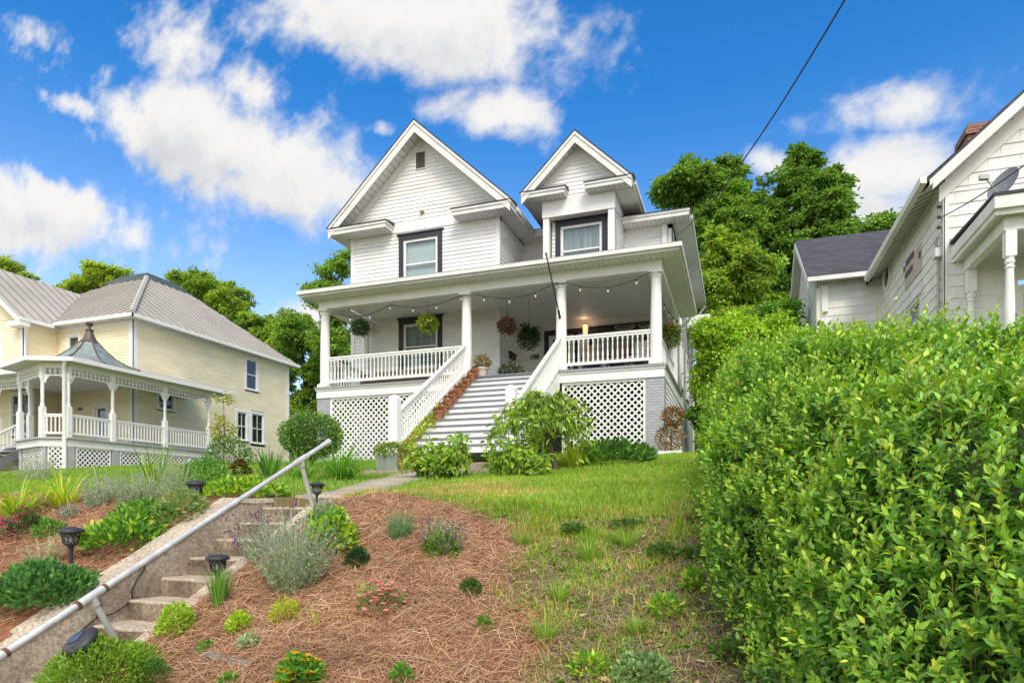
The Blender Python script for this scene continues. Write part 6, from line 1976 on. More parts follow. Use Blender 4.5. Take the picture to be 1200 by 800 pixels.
spikes('lavender_sprig', 'faded mauve sprig in the straw between two daylilies', 'lavender', 82, 606, 30, 18, 36, SAGE, [(.30, .15, .28)], .7)
mound('ice_plant', 'white daisy clump around the lantern at the wall top', 'flowering plant', 214, 612, 62, 40, .06, .016, [(.10, .20, .06), (.15, .26, .08)], 900, bloom=[(.75, .68, .58), (.7, .55, .48)], nb=26, bl=.035)
mound('groundcover_mat', 'bright green mat behind the stair landing', 'groundcover', 285, 582, 110, 22, .06, .035, GRN + LIME, 1600, shape=1)
mound('salvia', 'dark red flowering clump in front of the cream house', 'flowering plant', 281, 556, 24, 18, .06, .025, DEEP, 300, bloom=[(.28, .02, .03), (.2, .015, .03)], nb=70, bl=.06)
mound('rose_bush', 'low bush with white blooms near the cream porch end', 'flowering plant', 240, 566, 60, 30, .08, .04, GRN, 800, bloom=[(.8, .76, .68)], nb=10, bl=.06)
mound('rose_bush', 'leafy bush with scattered pink buds under the young tree', 'flowering plant', 268, 545, 60, 36, .10, .05, GRN + DEEP, 800, bloom=[(.45, .12, .14)], nb=16, bl=.05)
straps('iris', 'upright dark green iris leaves beside the red flowers', 'iris', 316, 560, 60, 34, 80, .03, DEEP + GRN, .6)
straps('daylily', 'wide green daylily drift in front of the white lattice', 'daylily', 398, 562, 84, 50, 170, .026, GRN + [(.13, .3, .05)], 1.6, .9)
straps('daylily', 'green daylily clump under the round clipped bush', 'daylily', 352, 562, 56, 36, 90, .026, GRN + [(.13, .3, .05)], 1.6, .9)
mound('azalea', 'light green rounded bush against the lattice by the left newel post', 'shrub', 432, 536, 60, 34, .08, .04, LIME + GRN, 900)
# --- bed right of the steps
spikes('lavender', 'large silver grey lavender clump spreading beside the upper steps', 'lavender', 346, 690, 88, 104, 210, SAGE + [(.14, .25, .11)], None, .75, ll=.05)
spikes('lavender', 'silver lavender with purple tips leaning over the upper steps', 'lavender', 312, 655, 80, 74, 80, SAGE, [(.24, .06, .20), (.18, .04, .15)], .9)
spikes('lavender', 'pale lavender stems beside the upper handrail lantern', 'lavender', 378, 618, 44, 48, 50, SAGE, None, .5)
mound('sedum', 'yellow green leafy clump behind the large lavender', 'garden plant', 388, 642, 62, 42, .06, .034, LIME + GRN, 800, shape=1)
mound('sedum', 'low green clump where the lawn meets the handrail lantern', 'garden plant', 384, 612, 44, 18, .06, .034, GRN + LIME, 600, shape=1)
mound('boxwood', 'small dark green boxwood in the straw below the lawn edge', 'boxwood', 419, 666, 30, 27, .028, .016, [(.02, .055, .02), (.03, .08, .025)], 900, tips=DEEP)
spikes('dill', 'feathery blue green herb at the lawn edge', 'herb', 468, 634, 38, 46, 80, [(.10, .20, .11), (.14, .26, .14)], None, .4, lw=.008)
spikes('lavender', 'bushy lavender with faded purple heads at the lawn edge', 'lavender', 518, 650, 48, 52, 110, [(.15, .22, .12), (.20, .27, .15), (.28, .33, .22)], [(.20, .10, .20), (.3, .2, .28)], .6)
mound('shrublet', 'leafy green base below the faded purple lavender', 'shrub', 516, 652, 44, 30, .05, .02, GRN, 500)
straps('chives', 'dense upright grassy tuft around the lantern stake', 'grass tuft', 257, 714, 30, 42, 190, .008, [(.09, .22, .04), (.12, .28, .05), (.07, .18, .035)], .35, .35)
mound('creeping_thyme', 'bright lime mound on the right edge of the lower steps', 'groundcover', 207, 742, 46, 36, .028, .016, LIME + [(.12, .28, .04)], 1100, shape=1)
mound('sedum', 'small lime rosette near the lower steps', 'garden plant', 281, 738, 30, 22, .032, .018, LIME, 420, shape=1)
mound('creeping_thyme', 'round golden lime tuft alone in the straw', 'groundcover', 334, 728, 36, 28, .026, .008, [(.26, .36, .03), (.34, .44, .04), (.2, .3, .03)], 800)
mound('sedum', 'small grey green rosette in the straw', 'garden plant', 292, 760, 26, 18, .032, .02, [(.18, .27, .16), (.25, .34, .22)], 260, shape=1)
mound('moss_phlox', 'wide mossy green cushion hiding the foot of the steps', 'groundcover', 118, 806, 128, 60, .03, .011, [(.10, .24, .03), (.15, .30, .04), (.08, .18, .03), (.2, .32, .05)], 6500)
mound('moss_phlox', 'darker small mossy cushion beside the wide one', 'groundcover', 180, 800, 42, 30, .022, .010, DEEP + GRN, 900)
mound('dianthus', 'salmon pink dianthus in the middle of the straw bank', 'flowering plant', 446, 716, 62, 36, .04, .008, [(.10, .17, .07), (.16, .24, .10), (.2, .3, .1)], 760, bloom=[(.85, .36, .36), (.80, .24, .28), (.88, .55, .50)], nb=70, bl=.028)
straps('grass_tuft', 'yellowish spidery tuft touching the salmon dianthus', 'grass tuft', 427, 708, 26, 26, 30, .006, LIME, .5)
mound('boxwood', 'tiny dark boxwood right of the salmon dianthus', 'boxwood', 552, 697, 28, 21, .026, .014, [(.03, .08, .02), (.045, .11, .03), (.07, .15, .03)], 520)
mound('marigold', 'yellow flowering plant at the bottom of the straw bank', 'flowering plant', 352, 806, 56, 40, .045, .026, GRN, 700, bloom=[(.80, .42, .01), (.75, .5, .03)], nb=30, bl=.034, shape=1)
straps('seedling', 'thin pale seedling below the golden lime tuft', 'seedling', 370, 735, 22, 22, 14, .008, LIME, .5)
mound('seedling', 'small green seedling by the timber edging', 'seedling', 268, 806, 26, 18, .03, .018, GRN, 160, shape=1)
mound('seedling', 'small green seedling above the timber edging', 'seedling', 242, 764, 18, 14, .03, .016, GRN, 120, shape=1)
mound('seedling', 'lone green seedling at the bottom middle of the bank', 'seedling', 470, 800, 26, 22, .035, .018, GRN, 150, shape=1)
mound('seedling', 'faint green seedling near the straw edge on the right', 'seedling', 568, 738, 18, 16, .035, .016, GRN, 120, shape=1)
# --- slope by the hedge: broadleaf weeds
WEED = [((735, 640), 50, 30, 'bright grass tussock high on the bare slope', 0), ((690, 655), 46, 28, 'bright grass tussock left of the highest one', 0), ((655, 705), 40, 30, 'narrow tussock at the straw edge of the slope', 0), ((640, 752), 54, 40, 'leafy tussock low at the straw edge', 0), ((812, 692), 24, 28, 'single upright broadleaf weed near the hedge', 1), ((745, 742), 36, 24, 'mid slope tussock among dead stalks', 0), ((752, 796), 70, 30, 'grey green clover mat at the foot of the slope', 2), ((690, 790), 44, 26, 'thin weed clump low on the slope', 1), ((775, 650), 40, 20, 'ivy like patch under the hedge end', 3), ((815, 652), 34, 18, 'dark ivy leaves beside the hedge root', 3), ((735, 618), 40, 16, 'dark broadleaf patch where the lawn breaks up', 3), ((672, 622), 30, 14, 'small dark broadleaf patch at the lawn break', 3), ((858, 770), 50, 40, 'ivy tangle at the near foot of the hedge', 3), ((780, 720), 40, 22, 'scrubby weed clump in the dead stalks', 1), ((610, 640), 34, 26, 'fresh green tuft where straw meets lawn', 0)]
for (p, w, h, lab, ty) in WEED:
    if ty == 0: straps('grass_tussock', lab, 'grass tuft', p[0], p[1], w, h, 90, .007, [(.11, .24, .04), (.16, .30, .05), (.2, .3, .06)], .9, .9, group='weeds on the slope')
    elif ty == 1: mound('weed', lab, 'weed', p[0], p[1], w, h, .05, .022, GRN + LIME, 170, shape=1, group='weeds on the slope')
    elif ty == 2: mound('clover', lab, 'weed', p[0], p[1], w, h, .03, .026, [(.14, .24, .11), (.18, .3, .14), (.10, .2, .08)], 900, shape=1, group='weeds on the slope')
    else: mound('ivy', lab, 'weed', p[0], p[1], w, h * .45, .045, .036, [(.05, .11, .03), (.07, .15, .035), (.10, .19, .05)], 200, shape=1, up=.2, group='weeds on the slope')
# small rosettes nobody could count, scattered through the thin grass
n = 1800
x, y = scatter(n, -9.5, .3, 2.8, 7.0); k = in_view(x, y) & ((x < -5.7) | (x > -4.05)) & (~mulch_mask(x, y) | (RNG.random(n) < .10)); x, y = x[k], y[k]; n = len(x)
nm = NM(); per = 9
az = RNG.random((n, per)) * 6.283; sz_ = RNG.uniform(.02, .06, n)
D = np.stack([np.cos(az), np.sin(az), RNG.uniform(.2, 1.1, (n, per))], -1).reshape(-1, 3)
P = np.repeat(np.stack([x, y, ground(x, y) + .005], 1), per, 0) + RNG.normal(0, .012, (n * per, 3)) * np.array([1, 1, .3])
leaves(nm, P, D, np.tile([0, 0, 1.0], (n * per, 1)) + RNG.normal(0, .3, (n * per, 3)), np.repeat(sz_, per), np.repeat(sz_, per) * .5, pick_cols(n * per, [(.08, .17, .03), (.12, .24, .04), (.16, .28, .05), (.06, .12, .03)], .2), 1)
tag(nm.build('weeds', LEAF, kind='stuff'), 'tiny broadleaf weeds scattered through the thin grass')
# --- along the white house
mound('hosta', 'low green border plants in front of the right lattice', 'garden plant', 716, 542, 92, 24, .16, .05, GRN + DEEP, 900, shape=1)
mound('hosta', 'grassy green clump at the foot of the grey pier', 'garden plant', 752, 540, 34, 18, .14, .03, GRN, 320, shape=1)
straps('fern', 'bright lime ferns at the foot of the weeping tree', 'fern', 672, 548, 50, 34, 110, .035, LIME + [(.35, .38, .06)], .9, .9)
straps('fern', 'lime fern clump left of the weeping tree trunk', 'fern', 626, 552, 50, 36, 90, .035, LIME, .9, .9)

# vine climbing the left stair rail
b = Vector((-7.5, 12.9, .8)); vt = plant('climbing_vine', 'yellow green vine sprawling up the left side of the white stairs', 'vine', b)
nm = NM(); n = 2200; t = RNG.random(n)
P = np.stack([-7.28 + RNG.normal(0, .13, n), 12.75 + t * 2.3, .85 + t * 1.45 + RNG.uniform(-.15, .30, n)], 1)
leaves(nm, P, rand_dirs(n, .1), rand_dirs(n, .6), .09 * RNG.uniform(.7, 1.3, n), .045, pick_cols(n, LIME + [(.14, .22, .04), (.30, .22, .05), (.2, .24, .05)], .16), 1)
nm.build('foliage', LEAF, vt)
MB().tube([(-7.3, 12.7, .7), (-7.3, 13.5, 1.3), (-7.25, 14.4, 1.9), (-7.25, 15.0, 2.3)], .015, 5).build('stem', TWIG, vt)
# ------------------------------------------------------------------ round clipped bush, weeping tree, sprawling shrub, sapling
def leafy_shell(nm, c, rx, ry, rz, n, ln, wd, pal, seed=0, inner=.55, shape=0, tips=None, up=.4, rough=.22):
    d = rand_dirs(n)
    lump = 1 - rough + 2 * rough * fbm(d[:, 0] * 2.6 + seed, d[:, 1] * 2.6 + d[:, 2] * 2.1 - seed, 5, 3)
    rad = (inner + (1 - inner) * RNG.random(n) ** .45) * lump
    P = np.array(c) + d * rad[:, None] * np.array([rx, ry, rz])
    D = nrm(d + RNG.normal(0, .5, (n, 3)) + np.array([0, 0, up]))
    C = pick_cols(n, pal, .17)
    if tips is not None:
        k = (rad > .92 * lump) & (RNG.random(n) < .5); C[k] = pick_cols(int(k.sum()), tips, .12)
    leaves(nm, P, D, rand_dirs(n, .7), ln * RNG.uniform(.7, 1.3, n), wd * RNG.uniform(.7, 1.3, n), C, shape)

c = at_y(364, 511, 14.0)
rb_ = plant('round_bush', 'dark green clipped round bush on a short trunk before the left lattice', 'bush', Vector((c.x, 14.0, gz(c.x, 14.0))))
nm = NM(); leafy_shell(nm, c, .80, .72, .58, 7500, .07, .035, DEEP + [(.06, .13, .04), (.03, .07, .025)], 3, .5, tips=[(.10, .19, .05), (.13, .23, .06)], rough=.16); nm.build('foliage', LEAFG, rb_)
MB().tube([(c.x, 14.0, gz(c.x, 14) - .1), (c.x + .03, 14.0, c.z - .3), (c.x, 14.0, c.z + .2)], [.07, .05, .03], 8).build('trunk', BARK, rb_)
nm = NM(); ribbons(nm, np.tile([c.x, 14.0, c.z - .35], (60, 1)), rand_dirs(60, .4), .6, .012, pick_cols(60, [(.08, .06, .04)]), droop=.05, K=3); nm.build('twig', STRAW, rb_)

wt_b = on_ground(652, 552)
wp = plant('weeping_tree', 'small staked weeping tree with drooping bright leaves before the white stairs', 'tree', wt_b)
s = depth(wt_b) / F_PX
def off(px, py, dy=0.0):                          # a point of the little tree, measured from its root
    return Vector((wt_b.x + (px - 652) * s, wt_b.y + dy, wt_b.z + (552 - py) * s))
MB().tube([off(652, 556), off(648, 535), off(641, 512, .05), off(640, 496, .02), off(635, 482, -.02), off(634, 470)], [.055, .05, .042, .045, .035, .02], 8).build('trunk', BARK, wp, smooth=True)
MB().tube([off(640, 556, -.16), off(635, 470, -.10)], .011, 6).build('stake', mat('green_stake', (.16, .36, .22), .5), wp)
limbs = MB(); nm = NM()
nl = 36
for k in range(nl):
    a = 2 * math.pi * k / nl + random.uniform(-.2, .2); reach = random.choice((.3, .45, .6, .75, .92)) * random.uniform(.8, 1.1)
    top = off(634 + random.uniform(-6, 6), 474 + random.uniform(-6, 12))
    out = Vector((math.cos(a), math.sin(a) * .8, 0))
    pts = [top, top + out * reach * .45 + Vector((0, 0, .14)), top + out * reach * .85 + Vector((0, 0, -.05)), top + out * reach + Vector((0, 0, -.35)), top + out * reach * 1.05 + Vector((0, 0, -random.uniform(.35, .95) * (.55 if math.sin(a) < -.5 else 1.15)))]
    limbs.tube(pts, [.014, .011, .008, .006, .004], 5)
    nleaf = 58
    t = RNG.random(nleaf) ** .8 * 3.98; i = t.astype(int); fr_ = t - i
    pa = np.array([tuple(p) for p in pts])
    P = pa[i] * (1 - fr_)[:, None] + pa[i + 1] * fr_[:, None] + RNG.normal(0, .05, (nleaf, 3))
    D = nrm(np.array(tuple(out)) * .5 + RNG.normal(0, .55, (nleaf, 3)) + np.array([0, 0, -.75]))
    leaves(nm, P, D, rand_dirs(nleaf, .6), .145 * RNG.uniform(.6, 1.2, nleaf), .052 * RNG.uniform(.7, 1.2, nleaf), pick_cols(nleaf, [(.12, .24, .04), (.17, .30, .045), (.22, .35, .05), (.09, .18, .035)], .15), 1)
limbs.build('branch', BARK, wp); nm.build('foliage', LEAF, wp)

sb_b = on_ground(548, 561)
sp = plant('sprawling_shrub', 'low sprawling bright green shrub hiding the lowest white stair treads', 'shrub', sb_b)
s2 = depth(sb_b) / F_PX
nm = NM(); lm = MB()
for k in range(46):
    px = random.uniform(484, 640); x0 = sb_b.x + (px - 548) * s2
    y0 = sb_b.y + random.uniform(-.2, .35); z0 = gz(x0, y0); hh = (54 - abs(px - 556) * .34 + random.uniform(-22, 6)) * s2
    hh = max(hh, .3)
    p0 = Vector((x0, y0, z0)); tip = p0 + Vector((random.uniform(-.25, .25), random.uniform(-.2, .2), hh))
    end = tip + Vector((random.uniform(-.3, .3), random.uniform(-.25, .1), -random.uniform(.1, .4)))
    lm.tube([p0, p0.lerp(tip, .6) + Vector((0, 0, .02)), tip, end], [.012, .009, .006, .003], 5)
    nleaf = 46; t = RNG.random(nleaf); pa = np.array([tuple(p0.lerp(tip, .35)), tuple(tip), tuple(end)])
    i = (t > .55).astype(int); fr_ = np.where(i == 0, t / .55, (t - .55) / .45)[:, None]
    P = pa[i] * (1 - fr_) + pa[i + 1] * fr_ + RNG.normal(0, .06, (nleaf, 3))
    D = nrm(RNG.normal(0, .7, (nleaf, 3)) + np.array([0, -.1, -.35]))
    leaves(nm, P, D, rand_dirs(nleaf, .7), .14 * RNG.uniform(.6, 1.2, nleaf), .06 * RNG.uniform(.7, 1.2, nleaf), pick_cols(nleaf, [(.13, .26, .04), (.18, .32, .05), (.24, .36, .06), (.10, .20, .04)], .15), 1)
lm.build('branch', TWIG, sp); nm.build('foliage', LEAF, sp)

sa_b = Vector((at_y(262, 540, 17.0).x, 17.0, gz(-16, 17)))
sa = plant('sapling', 'thin young sapling with sparse pale leaves before the cream house wall', 'sapling', sa_b)
hs = (at_y(262, 466, 17.0).z - sa_b.z)
lm = MB(); lm.tube([sa_b, sa_b + Vector((.03, 0, hs * .5)), sa_b + Vector((.0, 0, hs))], [.02, .014, .005], 6); nm = NM()
for k in range(24):
    z = hs * random.uniform(.3, 1.0); a = random.uniform(0, 6.28); L_ = random.uniform(.25, .55) * (1.15 - .5 * z / hs)
    p0 = sa_b + Vector((0, 0, z)); p1 = p0 + Vector((math.cos(a) * L_, math.sin(a) * L_, .12))
    lm.tube([p0, p1], [.007, .003], 4); nleaf = 22
    P = np.array(tuple(p0)) + (np.array(tuple(p1 - p0))) * RNG.uniform(.4, 1.1, nleaf)[:, None] + RNG.normal(0, .06, (nleaf, 3))
    leaves(nm, P, rand_dirs(nleaf, -.1), rand_dirs(nleaf, 1.2), .12, .055, pick_cols(nleaf, [(.22, .28, .08), (.28, .33, .11), (.17, .22, .06)]), 1)
lm.build('trunk', TWIG, sa); nm.build('foliage', LEAF, sa)

# ------------------------------------------------------------------ privet hedge along the right boundary
hg = thing('privet_hedge', 'big unclipped bright green privet hedge along the right side of the slope', 'hedge', (.9, 5, -.4))
def hedge_axis(y): return np.interp(y, [1.6, 4, 7, 10, 12.8], [1.72, 1.40, 1.12, .80, .52])
def hedge_half(y): return np.interp(y, [1.5, 1.7, 2.1, 3, 5, 8, 10, 11.8, 12.9], [.02, .55, .95, 1.28, 1.42, 1.40, 1.22, .95, .05])
def hedge_hgt(y): return np.interp(y, [1.5, 1.75, 2.2, 3, 4, 5.5, 7.5, 9, 11, 12.3, 12.9], [.3, 1.05, 1.4, 1.68, 1.70, 1.66, 1.70, 1.80, 1.66, 1.2, .1])
def hedge_surface(y, th):
    """th 0 = left foot, pi = right foot"""
    ax = hedge_axis(y); hw = hedge_half(y); hh = hedge_hgt(y)
    ct, s_ = np.cos(th), np.sin(th)
    e = .62
    cx = np.sign(ct) * np.abs(ct) ** e; sz = np.abs(s_) ** .75
    lump = 1 + .30 * (fbm(y * 1.1 + 3, th * 1.7, 91, 3) - .5) + .26 * (fbm(y * 3.1, th * 4.2, 93, 3) - .5)
    x = ax - hw * cx * lump
    g = ground(np.clip(x, -1.2, 6), y)
    z = g + hh * sz * lump
    return np.stack([x, y, z], -1)
# dark hull within the leaves: twigs and inner shade put into one colour
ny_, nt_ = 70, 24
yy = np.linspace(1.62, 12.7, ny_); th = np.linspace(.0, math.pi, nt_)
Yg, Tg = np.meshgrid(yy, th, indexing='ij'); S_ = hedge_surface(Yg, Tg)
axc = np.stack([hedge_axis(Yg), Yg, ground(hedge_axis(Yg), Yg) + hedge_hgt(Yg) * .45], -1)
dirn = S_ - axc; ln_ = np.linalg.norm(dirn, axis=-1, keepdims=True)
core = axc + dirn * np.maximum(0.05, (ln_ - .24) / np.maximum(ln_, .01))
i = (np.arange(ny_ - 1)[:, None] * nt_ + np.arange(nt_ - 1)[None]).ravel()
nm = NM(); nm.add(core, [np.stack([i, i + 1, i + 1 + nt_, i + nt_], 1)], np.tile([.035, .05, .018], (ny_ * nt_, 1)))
nm.build('inner_hull', STRAW, hg, smooth=True)
def sprigs(n, ylo, yhi, per, ll, lw, stem, pal_old, pal_new, shape, depth_in=.20):
    y = ylo + (yhi - ylo) * RNG.random(n) ** 1.15
    th = np.where(RNG.random(n) < .84, RNG.uniform(0.02, 2.35, n), RNG.uniform(2.35, 3.12, n))
    keep = fbm(y * 2.6, th * 3.4, 99, 3) > .33 + .10 * (RNG.random(n) - .5)
    keep |= RNG.random(n) < .35
    y, th = y[keep], th[keep]; n = len(y)
    S0 = hedge_surface(y, th); e = .03
    Ty = hedge_surface(y + e, th) - S0; Tt = hedge_surface(y, th + e) - S0
    N_ = nrm(np.cross(Tt, Ty)); 
    cen = np.stack([hedge_axis(y), y, ground(hedge_axis(y), y) + hedge_hgt(y) * .5], -1)
    flip = np.sum(N_ * (S0 - cen), -1) < 0; N_[flip] *= -1
    inn = RNG.random(n) ** 1.3 * depth_in
    st = stem * RNG.uniform(.6, 1.5, n)
    A = nrm(N_ * .9 + np.array([0, 0, .75]) + RNG.normal(0, .32, (n, 3)))
    shoot = RNG.random(n) < .09                          # a few long shoots stand above the rest
    st = np.where(shoot, st * 2.1, st)
    base = S0 - N_ * inn[:, None] - A * (st * .55)[:, None]
    k = in_view(base[:, 0], base[:, 1], 700); base, A, st, inn, N_ = base[k], A[k], st[k], inn[k], N_[k]; n = len(base)
    tt = np.linspace(.12, 1.0, per)[None, :] * np.ones((n, 1))
    Q = base[:, None] + A[:, None] * (st[:, None] * tt)[..., None]
    ref = nrm(np.cross(A, rand_dirs(n))); ref2 = np.cross(A, ref)
    ph = (np.arange(per) * 1.571 + (np.arange(per) % 2) * math.pi)[None, :] + RNG.random((n, 1)) * 6.28 + RNG.normal(0, .3, (n, per))
    out = ref[:, None] * np.cos(ph)[..., None] + ref2[:, None] * np.sin(ph)[..., None]
    close = np.linspace(.35, 1.35, per)[None, :, None]
    D = nrm(out + A[:, None] * close + np.array([0, 0, .15]))
    fr_ = tt.ravel()
    nl_ = n * per
    Nn = nrm(A[:, None] * .9 - out * .35 + RNG.normal(0, .18, (n, per, 3)))
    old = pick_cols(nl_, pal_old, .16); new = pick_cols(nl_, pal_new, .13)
    sunny = np.repeat(np.clip(1 - inn / depth_in, 0, 1) * (.25 + .75 * (A[:, 2] > .45)), per)  # young leaves outside and on top; also puts the hedge's light-dark contrast into colour
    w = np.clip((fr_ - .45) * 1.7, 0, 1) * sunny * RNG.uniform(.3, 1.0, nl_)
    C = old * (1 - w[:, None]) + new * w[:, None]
    size = np.clip(1.08 - np.abs(fr_ - .5) * .75, .4, 1.1) * RNG.uniform(.75, 1.2, nl_)
    nm = NM()
    leaves(nm, Q.reshape(-1, 3), D.reshape(-1, 3), Nn.reshape(-1, 3), ll * size, lw * size, C, shape)
    ribbons(nm, base, A, st, .0045, pick_cols(n, [(.16, .15, .06), (.13, .10, .05)]), droop=.02, K=1, tipw=.6)
    return nm
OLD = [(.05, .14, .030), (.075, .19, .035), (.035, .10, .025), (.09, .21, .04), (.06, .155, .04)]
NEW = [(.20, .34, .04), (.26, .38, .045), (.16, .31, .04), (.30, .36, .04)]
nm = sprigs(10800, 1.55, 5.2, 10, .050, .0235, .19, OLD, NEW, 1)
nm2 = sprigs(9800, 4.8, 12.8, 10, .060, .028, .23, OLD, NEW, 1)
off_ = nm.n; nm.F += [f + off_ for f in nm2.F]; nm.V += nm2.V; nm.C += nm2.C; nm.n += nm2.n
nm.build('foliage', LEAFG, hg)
lm = MB()
for k in range(30):
    y = random.uniform(2.0, 12.3); x = float(hedge_axis(y)) + random.uniform(-.7, .7); z = gz(min(x, 1.2), y)
    lm.tube([(x, y, z - .05), (x + random.uniform(-.2, .2), y + random.uniform(-.2, .2), z + .7), (x + random.uniform(-.4, .4), y, z + float(hedge_hgt(y)) * .8)], [.025, .018, .008], 5)
lm.build('stem', TWIG, hg)

# ------------------------------------------------------------------ trees beyond the houses
def tree(name, label, base, height, lobes, nclump, per, ln, wd, pal, trunk_r=.3, clump_r=.9, cat='tree', seed=0, gap=.0, group=None, flat=.6, nlimb=14):
    """lobes: (dx, dy, z, rx, ry, rz) crown masses relative to the root; leaves sit in clumps on the ends of limbs"""
    rs_ = np.random.default_rng(100 + seed)
    nclump, per, clump_r, ln, wd = int(nclump * 2.1), int(per * .82), clump_r * .66, ln * .74, wd * .74      # many small sprays of fine leaves
    b = Vector(base); t = plant(name, label, cat, b, group)
    big = []
    for l in lobes:
        big.append([*l[:3], *(q * .74 for q in l[3:])])
        for k in range(6):                       # lesser masses break up each outline
            dl = nrm(rs_.normal(0, 1, (1, 3)))[0]; f = rs_.uniform(.26, .46)
            big.append([l[0] + dl[0] * l[3] * .7, l[1] + dl[1] * l[4] * .7, l[2] + dl[2] * l[5] * .7, l[3] * f, l[4] * f, l[5] * f])
    lobes_ = np.array(big, float)
    vol = (lobes_[:, 3] * lobes_[:, 4] * lobes_[:, 5]) ** .72; pick = rs_.choice(len(lobes_), nclump, p=vol / vol.sum())
    d = nrm(rs_.normal(0, 1, (nclump, 3))); rad = rs_.random(nclump) ** .36
    cc = np.array(base) + lobes_[pick, :3] + d * rad[:, None] * lobes_[pick, 3:]
    stray = np.where(rs_.random(nclump) < .16, rs_.uniform(1.02, 1.28, nclump), 1.0)      # sprays that stick out of the outline
    ctr = np.array(base) + lobes_[pick, :3]
    cc = ctr + (cc - ctr) * stray[:, None]
    hole = fbm(cc[:, 0] * .55 + cc[:, 2] * .31 + seed, cc[:, 1] * .25 + cc[:, 2] * .62, 57 + seed, 3)
    keepc = hole > np.quantile(hole, .06)
    cc = cc[keepc]; nclump = len(cc)
    size = clump_r * rs_.uniform(.45, 1.35, nclump)
    tw = MB(); bend = [Vector(base)]
    th_ = max(l[2] for l in lobes) * .9
    for k in range(1, 6):
        bend.append(b + Vector((rs_.normal(0, .12) * k * .4, rs_.normal(0, .12) * k * .4, th_ * k / 5)))
    tw.tube([bend[0] - Vector((0, 0, .3))] + bend[1:], [trunk_r * q for q in (1.15, .85, .7, .5, .32, .15)], 9)
    tw.build('trunk', BARK, t, smooth=True)
    lm = MB()
    order = rs_.permutation(nclump)
    for k in order[:nlimb]:
        e = Vector(cc[k].tolist()); zz = min(max((e.z - b.z) * .55, th_ * .18), th_ * .9)
        f = zz / th_ * 5; i0 = min(int(f), 4); p0 = bend[i0].lerp(bend[i0 + 1], f - i0)
        mid = p0.lerp(e, .5) + Vector((0, 0, (e - p0).length * .06))
        r0 = trunk_r * .32
        lm.tube([p0, mid, e], [r0, r0 * .6, r0 * .22], 6)
    lm.build('limb', BARK, t)
    n = nclump * per
    ci = np.repeat(np.arange(nclump), per)
    dd = nrm(rs_.normal(0, 1, (n, 3))); rr = rs_.random(n) ** .5 * np.where(rs_.random(n) < .12, 1.5, 1.0)
    P = cc[ci] + dd * (rr * size[ci])[:, None] * np.array([1, 1, flat])
    D = nrm(dd * np.array([1, 1, .4]) + rs_.normal(0, .5, (n, 3)) + np.array([0, 0, -.25]))
    Nn = nrm(rs_.normal(0, .45, (n, 3)) + np.array([0, 0, 1.0]))
    tint = (.78 + .44 * rs_.random(nclump))[ci][:, None]
    C = pick_cols(n, pal, .16, rs_) * tint
    nm = NM(); leaves(nm, P, D, Nn, ln * rs_.uniform(.7, 1.3, n), wd * rs_.uniform(.7, 1.3, n), C, 0)
    nm.build('crown', TREELEAF, t)
    return t

def crown(px, py, w, h, Y, base_px=None):
    """one crown mass whose middle is seen at (px,py), W x H pixels across, standing Y metres back"""
    c = at_y(px, py, Y); s = depth(c) / F_PX
    return c, w * s / 2, h * s / 2
def tree_px(name, label, Y, root_px, masses, **kw):
    rx = at_y(root_px, 500, Y).x; bz = gz(rx, Y); lob = []
    for (px, py, w, h) in masses:
        c, rw, rh = crown(px, py, w, h, Y)
        lob.append((c.x - rx, random.uniform(-.4, .4) * rw, c.z - bz, rw, rw * .9, rh))
    top = max(l[2] + l[5] for l in lob)
    return tree(name, label, (rx, Y, bz), top, lob, **kw)
OAK = [(.065, .125, .025), (.085, .155, .03), (.05, .10, .022), (.105, .18, .04)]
OAK2 = [(.055, .11, .024), (.07, .135, .028), (.045, .09, .02), (.09, .16, .035)]
YEL = [(.15, .21, .032), (.19, .25, .04), (.12, .18, .03), (.10, .15, .028)]
YG = [(.16, .25, .035), (.21, .30, .045), (.13, .21, .035)]
tree_px('maple_tree', 'tall green maple nearest the white house eave on its right', 40, 822, [(812, 222, 64, 70), (848, 205, 56, 60), (790, 228, 50, 36), (870, 240, 40, 90), (826, 300, 90, 110), (856, 330, 60, 120), (868, 285, 60, 110), (825, 258, 70, 60), (850, 252, 60, 60)], nclump=400, per=120, ln=.34, wd=.20, pal=OAK, trunk_r=.4, clump_r=.66, seed=1, nlimb=26)
tree_px('maple_tree', 'tallest green maple with a pointed crown right of its twin', 41, 930, [(940, 196, 60, 60), (958, 225, 76, 60), (920, 235, 64, 80), (978, 210, 36, 30), (945, 290, 120, 90), (915, 320, 60, 120), (985, 270, 40, 40), (975, 330, 80, 90), (900, 275, 50, 110), (960, 245, 70, 70), (905, 300, 60, 60)], nclump=420, per=120, ln=.34, wd=.20, pal=OAK2, trunk_r=.45, clump_r=.66, seed=2, nlimb=30)
tree_px('maple_tree', 'small crown peeping over the dark roof of the shingled house', 46, 1020, [(1018, 272, 50, 34), (1034, 264, 26, 20), (1000, 282, 40, 26)], nclump=26, per=260, ln=.42, wd=.24, pal=OAK, trunk_r=.25, clump_r=1.0, seed=3)
tree_px('locust_tree', 'yellowish green tree in front of the two maples', 33, 858, [(850, 300, 66, 60), (880, 330, 70, 70), (838, 345, 56, 70), (900, 360, 50, 60), (860, 385, 90, 60)], nclump=150, per=170, ln=.28, wd=.16, pal=YEL + OAK, trunk_r=.2, clump_r=.62, seed=4, nlimb=22)
tree_px('wild_shrub_tree', 'bright light green undergrowth tree between the two white houses', 23, 850, [(846, 400, 64, 60), (882, 380, 60, 44), (834, 440, 50, 70), (874, 420, 60, 60), (905, 395, 40, 40)], nclump=85, per=260, ln=.20, wd=.11, pal=YG + [(.10, .19, .03)], trunk_r=.1, clump_r=.55, seed=5)
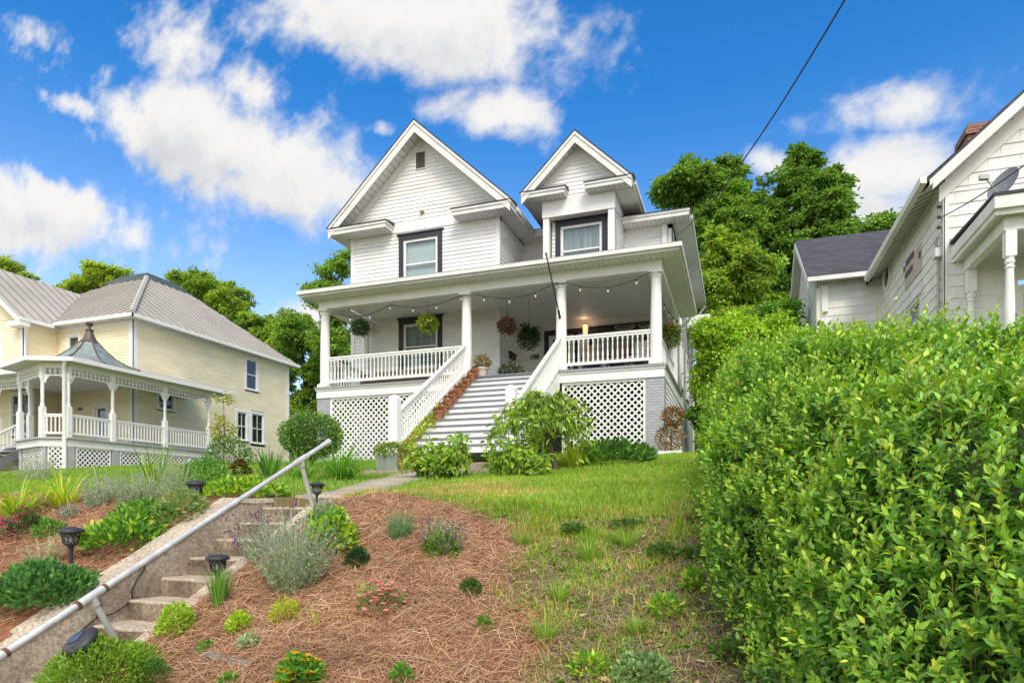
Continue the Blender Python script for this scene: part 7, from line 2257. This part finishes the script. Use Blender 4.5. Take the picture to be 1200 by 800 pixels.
tree_px('wild_shrub_tree', 'darker undergrowth tree filling the gap beside the rear wing', 27, 915, [(915, 372, 44, 60), (898, 420, 70, 90), (838, 480, 60, 90)], nclump=60, per=260, ln=.22, wd=.12, pal=OAK + GRN, trunk_r=.1, clump_r=.65, seed=15)
tree_px('ash_tree', 'loose green tree rising left of the white house gable', 36, 392, [(386, 322, 48, 50), (372, 345, 40, 36), (398, 352, 40, 60), (386, 395, 64, 60), (405, 300, 24, 26)], nclump=95, per=140, ln=.30, wd=.16, pal=[(.09, .16, .03), (.12, .20, .035), (.07, .13, .025)], trunk_r=.22, clump_r=.65, seed=6, nlimb=20)
tree_px('ash_tree', 'dark green tree filling the gap between cream and white houses', 39, 360, [(352, 400, 60, 60), (370, 440, 70, 90), (340, 440, 50, 80), (395, 425, 50, 90), (365, 485, 80, 60)], nclump=150, per=190, ln=.32, wd=.18, pal=OAK + [(.12, .19, .035)], trunk_r=.25, clump_r=.95, seed=7, nlimb=20)
tree_px('walnut_tree', 'rounded yellow green tree above the cream house valley', 46, 120, [(112, 330, 90, 40), (150, 338, 60, 34), (85, 335, 44, 26), (122, 318, 40, 22)], nclump=135, per=140, ln=.34, wd=.19, pal=YEL, trunk_r=.3, clump_r=.72, seed=8, nlimb=22)
tree_px('walnut_tree', 'broad feathery tree behind the cream house ridge', 48, 232, [(200, 332, 60, 26), (240, 340, 80, 36), (278, 360, 60, 50), (235, 365, 90, 50)], nclump=210, per=120, ln=.34, wd=.17, pal=YEL + OAK, trunk_r=.3, clump_r=.68, seed=9, nlimb=24)
tree_px('walnut_tree', 'lower tree falling away beyond the cream house back corner', 44, 318, [(308, 385, 60, 50), (335, 390, 50, 46), (325, 425, 60, 60), (352, 378, 26, 22)], nclump=95, per=150, ln=.36, wd=.19, pal=OAK + YEL[:2], trunk_r=.25, clump_r=.75, seed=10)
tree_px('walnut_tree', 'tree tip over the far left roof of the cream house', 44, 0, [(6, 312, 44, 26), (-25, 318, 60, 40), (26, 322, 26, 12)], nclump=60, per=150, ln=.34, wd=.19, pal=YEL, trunk_r=.3, clump_r=.75, seed=11)
# a wooded rise far behind closes the gaps at eye height
n = 26000
nm = NM(); x = RNG.uniform(-120, 110, n); y = 62 + RNG.uniform(0, 26, n)
top_ = 4 + 3.5 * fbm(x * .07, y * .07, 97, 3)
z = ground(x, y) + top_ * RNG.random(n) ** .6
leaves(nm, np.stack([x, y, z], 1), rand_dirs(n), rand_dirs(n, .8), 1.3, .8, pick_cols(n, OAK2 + [(.035, .07, .02)], .2), 0)
tag(nm.build('woods', TREELEAF, kind='stuff'), 'far wooded rise behind the houses')
